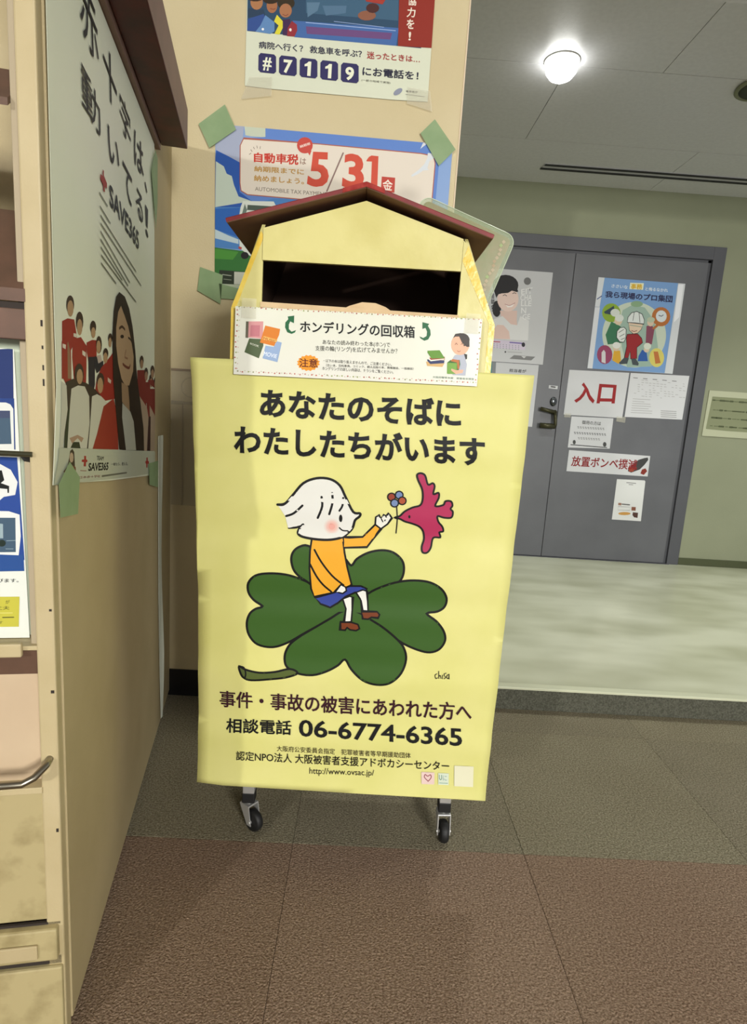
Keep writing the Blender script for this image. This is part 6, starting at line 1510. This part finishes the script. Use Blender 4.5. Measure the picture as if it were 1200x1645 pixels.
# local axes: x = out of the side board towards the room, y = into depth along the side board
box('side_board', m_side, rack, -.016, 0, .022, 1.050, .018, 1.60, 0.001)
box('post', m_rack, rack, -.024, -.002, 0, .022, .0, 1.62, 0.0025)
bm = bmesh.new()
for zz, hh, ww in ((1.002, .007, .0022), (.975, .004, .0018), (.952, .006, .0016), (.935, .008, .0018), (.655, .003, .003), (.545, .004, .004), (.345, .005, .003)):
    bx(bm, -.0045 - ww, -.0045, -.0006, .0, zz - hh / 2, zz + hh / 2)
ch = obj('paint_chips', bm, m_groove, rack); ch['kind'] = 'stuff'
box('inner_post', mat('pale_inner_edge', 'a3957a', 0.6), rack, -.034, -.0225, .012, .030, .58, 1.62, 0.001)
box('left_side_board', m_side, rack, -1.0, -.984, .0, 1.0, .0, 1.60, 0.001)
box('back_board', m_rack, rack, -.984, -.016, .33, .345, .10, 1.62)
box('kick_plate', m_dirty, rack, -.984, -.004, -.006, .02, .0, .135, 0.003)
box('lower_panel', m_dirty, rack, -.984, -.0225, .004, .018, .205, .402, 0.001)
box('ledge', m_rack, rack, -.984, -.0225, -.002, .03, .402, .411, 0.001)
box('middle_panel', mat('cream_panel_rosy', 'bba588', 0.55, noise=8, col2='c3ae90'), rack, -.984, -.0225, .018, .03, .411, .60)
# low drawer front with recessed pull
dw = box('drawer', m_dirty, rack, -.984, -.008, -.010, .004, .150, .200, 0.003)
box('pull', m_side, dw, -.94, -.032, -.014, -.010, .158, .180, 0.0015)
box('gap', m_groove, rack, -.984, -.006, .0, .004, .200, .2035)
box('gap', m_groove, rack, -.984, -.006, .0, .006, .136, .149)
# steel rail handle
bm = bmesh.new()
tube(bm, [(-.012, .006, .452), (-.014, -.010, .448), (-.024, -.024, .440), (-.036, -.030, .436), (-.06, -.031, .436), (-.93, -.031, .436), (-.955, -.024, .440), (-.975, .006, .452)], 0.0048, 14)
obj('rail', bm, m_steel, rack, True)
# tray with front lip and sloped underside
bm = bmesh.new()
bx(bm, -.984, -.040, -.004, .004, .594, .612, 0.002)
bx(bm, -.984, -.018, .004, .30, .600, .606, 0.001)
obj('tray', bm, m_rack, rack)
bm = bmesh.new()
prism(bm, [(-.984, .006, .599), (-.984, .30, .599), (-.984, .30, .52), (-.984, .020, .556)], .964, (1, 0, 0))
obj('tray_underside', bm, m_brown, rack)
# retaining rod in front of the leaflets
bm = bmesh.new(); tube(bm, [(-.02, -.002, .850), (-.97, -.002, .853)], 0.0032, 10)
rod = obj('retaining_rod', bm, mat('dull_green_steel', '5c5b48', 0.35, metal=0.8), rack, True)
bm = bmesh.new(); prism(bm, [(-.021, -.003, .853), (-.034, -.003, .852), (-.034, .02, .838), (-.021, .02, .836)], 0.003, (0, 0, -1))
obj('bracket', bm, m_dark, rod)
# upper shelf with dark gap and second, higher shelf
bm = bmesh.new(); prism(bm, [(-.984, .0, 1.024), (-.984, .0, 1.038), (-.984, .16, 1.16), (-.984, .16, 1.146)], .962, (1, 0, 0)); obj('shelf', bm, m_brown, rack)
box('shelf_gap', m_groove, rack, -.984, -.0225, .004, .10, 1.016, 1.0235)
box('shelf_front', m_brown, rack, -.984, -.0225, .001, .014, .982, 1.016, 0.001)
bm = bmesh.new(); prism(bm, [(-.984, .005, 1.228), (-.984, .005, 1.236), (-.984, .09, 1.30), (-.984, .09, 1.292)], .950, (1, 0, 0)); obj('shelf', bm, m_brown, rack)
# wooden rail along the top of the side board
wr = thing('wooden_rail', 'dark reddish-brown wooden beam running along the top of the side board', 'beam', F0 + Vector((0, 0, 1.49)), RZ)
box('cleat', m_mauve, wr, .0005, .012, .02, .775, -.012, .03, 0.0008)
bm = bmesh.new(); bx(bm, .0125, .070, -.10, .780, 0.0, .084, 0.002)
bm.faces.ensure_lookup_table()
o = obj('beam', bm, [m_redwood, m_mauve], wr)
for p in o.data.polygons:
    if p.normal.x > 0.7: p.material_index = 1  # outer face painted in the lit tone, lighter than the underside
# leaflets standing in the tray
def leaf_place(dx, dy):
    return lambda u, v, w: (u + dx, .030 + dy - w + (v - .60) * 0.0, v)
for k in range(4):
    o = thing('leaflet', ('front blue and white leaflet with white cards, standing in the rack tray', 'second leaflet in the rack tray, pale edge right behind the blue one', 'third leaflet in the rack tray, green-tinted edge', 'rearmost leaflet in the rack tray, pale lilac edge')[k], 'leaflet', F0, RZ)
    dx = (0, .004, .0085, .012)[k]; dy = .010 * k
    top = (.972, .985, .990, .984)[k]
    pg = sheet('page', [(-.25 + dx, top), (-.0465 + dx, top), (-.0415 + dx, .607), (-.25 + dx, .607)], 0.0006, leaf_place(0, dy), (mat('leaflet_white', 'd9dcd2', 0.5), mat('leaflet_green_white', 'c6cfb8', 0.5), mat('leaflet_mint', 'b2bda6', 0.5), mat('leaflet_lilac', 'b9b5c0', 0.5))[k], o)
    if k == 0: printed(ART['F'], leaf_place(0, 0), clip=quad_clip([(-.25, .972), (-.0465, .972), (-.0415, .607), (-.25, .607)]), parent=pg)

# poster on the side board, in side-board coordinates: u = distance along, v = height
def side(off):
    def f(u, v, w):
        c = 0.0
        if u < 0.06: c = 0.0015 * ((0.06 - u) / 0.1) ** 2 * max(0, min(1, (1.0 - v) / 0.15))
        p = tdir * u + ndir * (off + w + c); return (AX + p.x, AY + p.y, v)
    return f
us = [i * 0.02 for i in range(0, 4)]; vs_ = [0.75 + i * 0.05 for i in range(0, 6)]
qp = [(-.016, 1.476), (.7055, 1.476), (.7055, .740), (.617, .745), (.25, .782), (.043, .806), (-.048, .8155), (-.020, .93)]
qc = [(-.018, 1.486), (.7055, 1.486), (.7055, .740), (.617, .745), (.25, .782), (.043, .806), (-.046, .8155), (-.046, .82)]
pp = sheet('poster', qp, 0.0004, side(.0035), m_ppr, None, sub=[us, vs_])
tag(pp, 'tall poster of uniformed people and long-haired woman on the side board', 'poster')
printed(ART['P'], side(.0035), clip=quad_clip([(-.05, 1.476), (.7055, 1.476), (.7055, .740), (.617, .745), (.25, .782), (.043, .806), (-.05, .8155)]), cuts=[us, vs_], parent=pp)
for tq in ([(-.040, .8153), (.010, .838), (.055, .812), (.042, .764), (-.036, .774)], [(.640, 1.40), (.690, 1.46), (.7235, 1.455), (.722, 1.36), (.700, 1.30)], [(.60, .775), (.735, .768), (.735, .701), (.61, .725)]):
    sheet('tape', tq, 0.00015, side(.0078), m_tape, pp)
for p in ():
    pass
# white sheet curling off the far end of the side board, seen almost edge-on
us2 = [.80 + i * .01 for i in range(0, 9)]; vs2 = [.05 + i * .05 for i in range(0, 17)]
def curl(u, v, w):
    k = max(0.0, (u - .80) / .03)
    p = tdir * (u + 0.0) + ndir * (0.0028 + w + (0.004 + 0.004 * math.sin(v * 9.0)) * k * k)
    return (AX + p.x, AY + p.y, v)
cs = sheet('loose_sheet', [(.765, .825), (.815, .828), (.828, .60), (.832, .30), (.830, -.0), (.80, .02), (.77, .40)][:0] or [(.770, .826), (.822, .826), (.826, .50), (.829, .22), (.826, .03), (.815, .03), (.780, .40)], 0.0006, curl, mat('white_sheet_edge', 'd2d6c6', 0.5), None, sub=[us2, vs2])
tag(cs, 'narrow white sheet hanging down the far edge of the side board', 'sheet')

# ------------------------------------------------------------ rolling stand
st = thing('rolling_stand', 'chrome stand on four black casters carrying the yellow box', 'stand', (0.0, 1.30, 0))
LX = (-.204, .226); LY = (-.125, .15)
bm = bmesh.new()
for yy in LY: bx(bm, LX[0] - .0125, LX[1] + .0125, yy - .0125, yy + .0125, .150, .175, 0.002)
for xx in LX: bx(bm, xx - .0125, xx + .0125, LY[0], LY[1], .150, .175, 0.002)
obj('frame', bm, m_chrome, st)
for i, xx in enumerate(LX):
    for j, yy in enumerate(LY):
        leg = box('leg', m_chrome, st, xx - .0125, xx + .0125, yy - .0125, yy + .0125, .088, .152, 0.0015)
        box('end_cap', m_dark, leg, xx - .0135, xx + .0135, yy - .0135, yy + .0135, .066, .090, 0.002)
        ang = (math.radians(52), math.radians(88), math.radians(20), math.radians(70))[i * 2 + j] if i == 0 else (math.radians(3), math.radians(40))[j]
        cm = Matrix.Translation((xx, yy, 0)) @ Matrix.Rotation(ang, 4, 'Z')
        cast = bpy.data.objects.new('caster', None); C.objects.link(cast); cast.parent = st; cast.matrix_local = cm
        bm = bmesh.new()
        for sx in (-1, 1):
            prism(bm, [(sx * .0125, -.014, .060), (sx * .0125, .014, .060), (sx * .0125, -.010, .018), (sx * .0125, -.022, .018)], .002 * sx, (1, 0, 0))
        bx(bm, -.0145, .0145, -.014, .014, .058, .062, 0.001)
        tube(bm, [(0, 0, .060), (0, 0, .068)], .006)
        obj('fork', bm, m_chrome, cast)
        bm = bmesh.new()
        lathe(bm, [(0, -.0095), (.009, -.0095), (.010, -.008), (.020, -.009), (.0235, -.006), (.0245, 0), (.0235, .006), (.020, .009), (.010, .008), (.009, .0095), (0, .0095)], 28, Matrix.Translation((0, -.016, .0247)) @ Matrix.Rotation(PI / 2, 4, 'Y'))
        obj('wheel', bm, m_dark, cast, True)
        bm = bmesh.new(); tube(bm, [(-.0155, -.016, .0247), (.0155, -.016, .0247)], .004); obj('axle', bm, m_chrome, cast)

# ------------------------------------------------------------ the house-shaped collection box (front at y = 1.09)
hb = thing('collection_box', 'tall yellow cardboard collection box shaped like a house with red roof', 'box', (-.02, 1.22, .175))
OX, OY, OZ = -.02, 1.22, .175
def L(x, y, z): return (x - OX, y - OY, z - OZ)
YF, YR = 1.09, 1.375
BL, BR, GL, GR_ = -.246, .219, -.194, .152
TH_ = .006
ZS = 1.085; ZG = 1.222; ZA = 1.277; ZO0, ZO1 = 1.100, 1.170
bm = bmesh.new()                                        # front wall below the opening, with the slanted shoulders' cheeks
prism(bm, [L(BL, YF, .177), L(BR, YF, .177), L(BR, YF, ZO0 - .01), L(BR - .0045, YF, ZO0), L(BL + .0035, YF, ZO0), L(BL, YF, ZO0 - .01)], TH_, (0, 1, 0))
obj('front_panel', bm, m_box, hb)
bm = bmesh.new()
prism(bm, [L(BL + .0035, YF, ZO0), L(GL, YF, ZO0), L(GL, YF, ZG), L(GL - .004, YF, ZG - .004)], TH_, (0, 1, 0)); obj('left_cheek', bm, m_box, hb)
bm = bmesh.new()
prism(bm, [L(GR_, YF, ZO0), L(BR - .0045, YF, ZO0), L(GR_ + .008, YF, ZG - .004), L(GR_, YF, ZG + .004)], TH_, (0, 1, 0)); obj('right_cheek', bm, m_box, hb)
bm = bmesh.new()                                        # gable, a little proud of the cheeks
prism(bm, [L(GL, YF - .004, ZO1), L(GR_ - .001, YF - .004, ZO1 + .004), L(GR_ - .001, YF - .004, ZG + .005), L(-.02, YF - .004, ZA), L(GL, YF - .004, ZG)], .008, (0, 1, 0)); obj('gable', bm, m_box, hb)
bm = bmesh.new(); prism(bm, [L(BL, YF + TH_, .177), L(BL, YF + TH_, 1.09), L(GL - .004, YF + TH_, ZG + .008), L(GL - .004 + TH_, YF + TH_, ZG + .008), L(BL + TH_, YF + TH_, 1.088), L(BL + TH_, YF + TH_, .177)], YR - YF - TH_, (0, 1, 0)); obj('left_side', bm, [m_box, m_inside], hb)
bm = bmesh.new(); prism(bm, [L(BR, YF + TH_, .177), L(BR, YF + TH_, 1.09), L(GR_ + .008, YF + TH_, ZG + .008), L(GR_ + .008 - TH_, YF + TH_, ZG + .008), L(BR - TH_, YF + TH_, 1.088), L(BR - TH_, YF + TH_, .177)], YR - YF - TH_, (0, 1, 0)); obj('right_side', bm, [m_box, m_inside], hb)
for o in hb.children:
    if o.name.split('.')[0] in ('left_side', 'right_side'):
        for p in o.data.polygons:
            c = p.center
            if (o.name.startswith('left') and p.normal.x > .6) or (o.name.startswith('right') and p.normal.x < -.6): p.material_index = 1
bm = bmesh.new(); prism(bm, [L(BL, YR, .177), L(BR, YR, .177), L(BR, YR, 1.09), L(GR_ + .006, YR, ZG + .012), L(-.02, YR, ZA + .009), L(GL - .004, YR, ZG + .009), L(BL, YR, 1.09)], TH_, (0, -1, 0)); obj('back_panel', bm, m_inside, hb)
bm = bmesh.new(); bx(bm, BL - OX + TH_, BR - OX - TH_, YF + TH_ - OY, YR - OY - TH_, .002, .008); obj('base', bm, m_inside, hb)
# sill of bare card below the opening and flap standing up behind it
box('opening_sill', m_card, hb, GL - OX - .002, GR_ - OX + .002, YF - OY - .002, YF - OY + .004, ZO0 - OZ - .008, ZO0 - OZ + .0012)
bm = bmesh.new()
pts = [(-.062, 1.094), (-.040, 1.106), (-.018, 1.1135), (.006, 1.1135), (.024, 1.108), (.048, 1.094)]
prism(bm, [L(x, YF + .008, z) for x, z in pts], .002, (0, 1, 0)); obj('paper_flap', bm, m_card, hb)
# tape bands along the slanted edges and down the sides
for nm, pts in (('left', [(BL - .001, 1.088), (BL + .008, 1.090), (GL + .001, ZG - .012), (GL - .0045, ZG - .004)]), ('right', [(BR + .001, 1.088), (BR - .010, 1.090), (GR_ + .001, ZG - .030), (GR_ + .009, ZG - .004)])):
    bm = bmesh.new(); prism(bm, [L(x, YF - .0006, z) for x, z in pts], .0005, (0, 1, 0)); obj('edge_tape', bm, m_tapey, hb)
bm = bmesh.new(); prism(bm, [L(BR + .001, YF - .0006, .90), L(BR - .010, YF - .0006, .90), L(BR - .010, YF - .0006, 1.0885), L(BR + .001, YF - .0006, 1.0875)], .0005, (0, 1, 0)); obj('edge_tape', bm, m_tapey, hb)
bm = bmesh.new(); prism(bm, [L(BL - .001, YF - .0006, .90), L(BL + .007, YF - .0006, .90), L(BL + .007, YF - .0006, 1.0885), L(BL - .001, YF - .0006, 1.0875)], .0005, (0, 1, 0)); obj('edge_tape', bm, m_tapey, hb)
# roof: two sheets of card, red above and at the rims, brown below
RF, RB = 1.058, 1.385
ap = (-.021, 1.2885); eL = (-.2505, 1.2185); eR = (.1965, 1.2225)
roof = bpy.data.objects.new('roof', None); C.objects.link(roof); roof.parent = hb
for e, nm in ((eL, 'roof_board'), (eR, 'roof_board')):
    d = Vector((e[0] - ap[0], e[1] - ap[1])); nrm = Vector((-d.y, d.x)).normalized()
    if nrm.y < 0: nrm = -nrm
    up = (nrm.x * .008, nrm.y * .008)
    bm = bmesh.new()
    prism(bm, [L(ap[0], RF, ap[1]), L(e[0], RF, e[1]), L(e[0] + up[0], RF, e[1] + up[1]), L(ap[0], RF, ap[1] + .0083)], RB - RF, (0, 1, 0))
    bmesh.ops.bevel(bm, geom=[ed for ed in bm.edges if ed.calc_length() > .2], offset=.0012, segments=1, affect='EDGES')
    o = obj(nm, bm, [m_redroof, m_under], roof)
    for p in o.data.polygons:
        if p.normal.z < -.5: p.material_index = 1
# shiny tape over the ridge front
bm = bmesh.new(); prism(bm, [L(-.060, RF - .0012, 1.2775), L(-.021, RF - .0012, 1.2895), L(.010, RF - .0012, 1.2812), L(.010, RF - .0012, 1.2880), L(-.021, RF - .0012, 1.2975), L(-.060, RF - .0012, 1.2850)], .0006, (0, 1, 0))
obj('ridge_tape', bm, mat('glossy_red_tape', 'a03a34', 0.2, noise=80, col2='8a2622'), roof)

# clear laminated sheet stuck behind the roof, tilted
c0 = Vector((.307, 1.310)); ex = Vector((.113, -.040)).normalized(); ex = Vector((.945, -.327)).normalized(); ey = Vector((-.327, -.945)).normalized()
def rrect(w, h, r):
    out = []
    for cx, cy, a0 in ((w - r, r, -90), (w - r, h - r, 0), (r, h - r, 90), (r, r, 180)):
        for k in range(7):
            a = math.radians(a0 + k * 15); out.append((cx + r * math.cos(a), cy + r * math.sin(a)))
    return out
tlc = Vector((.098, 1.3955))
tocoord = lambda p: (tlc + ex * p[0] + ey * p[1])
lam = thing('laminated_sheet', 'tilted clear laminated sheet with rounded corners behind the red roof', 'sheet', (.2, 1.392, 1.28))
W_, H_ = .2246, .30
def lplace(off): return lambda u, v, w: (u - .2, off - w, v - 1.28)
sheet('laminate_film', [tuple(tocoord(p)) for p in rrect(W_, H_, .022)], .0006, lplace(0), m_lamedge, lam)
sheet('insert', [tuple(tocoord((p[0] + .008, p[1] + .008))) for p in rrect(W_ - .016, H_ - .016, .012)], .0004, lplace(-.0008), m_lam, lam)
bm = bmesh.new(); pth = [tocoord(p) for p in rrect(W_, H_, .022)]; tube(bm, [(p[0] - .2, -.0005, p[1] - 1.28) for p in pth + pth[:1]], .0011, 6, False); obj('rim', bm, mat('bright_film_edge', 'c3cfb4', 0.15), lam)
bm = bmesh.new()
for k in range(26):
    a = tocoord((.205 - random.uniform(0, .006), .02 + k * .009)); c = random.choice((0, 1, 2))
    q = [(a[0] + dx * .0045 - .2, -.0016, a[1] + dz * .0045 - 1.28) for dx, dz in ((0, -1), (1, 0), (0, 1), (-1, 0))]
    f = bm.faces.new([bm.verts.new(p) for p in q]); f.material_index = c
obj('printed_flowers', bm, [mat('faded_red_print', 'a08a68', .5), mat('faded_green_print', '8fa468', .5), mat('faded_pink_print', 'a99a7c', .5)], lam)

# ------------------------------------------------------------ white sign on the front of the box
ysn = 1.0765
def splace(u, v, w): return (u + .02, -w, v - 1.035)
sq = [(-.2365, 1.0890), (.1945, 1.0955), (.1955, .9800), (-.2375, .9735)]
sg = sheet('sign', sq, .0008, splace, m_sign); sg.location = (-.02, ysn, 1.035)
tag(sg, 'white laminated sign with bold black title and book drawings below the opening', 'sign')
printed(ART['S'], splace, clip=quad_clip(sq), base=.0002, parent=sg, material=print_mat('laminated_ink', .35))
for x0, x1 in ((-.225, -.20), (.165, .19)):
    box('tape', m_clear, sg, x0 + .02, x1 + .02, -.0040, -.0038, .035, .068)

# ------------------------------------------------------------ large yellow poster hanging on the front of the box
yv = [.15 + i * .0125 for i in range(0, 70)]; yu = [-.30 + i * .03 for i in range(0, 21)]
def wav(u, v):
    a = .0012 * math.sin(v * 52) + .0010 * math.sin(v * 31 + 1.0) + .0006 * math.sin(v * 97)
    e = max(0.0, (-.24 - u)) ; f = max(0.0, (.16 - v + .10))
    return a + max(0, (v - .95)) * .03 - e * 0.10 + max(0, .2125 - v) * .10
def yplace(u, v, w): return (u + .01, -(w + wav(u, v)), v - .58)
yq = [(-.3175, .9985), (.2975, 1.0060), (.2965, .80), (.2930, .50), (.2905, .1600), (.02, .1625), (-.2945, .1660), (-.2945, .30), (-.2980, .55), (-.3080, .80)]
yp = sheet('poster', yq, .0004, yplace, m_yel, None, sub=[yu, yv]); yp.location = (-.01, 1.0840, .58)
tag(yp, 'large yellow poster of a child sitting on a green clover with a red bird', 'poster')
printed(ART['Y'], yplace, cuts=[yu, yv], base=.00025, parent=yp, dl=.00005)
for p in yp.data.polygons: p.use_smooth = True
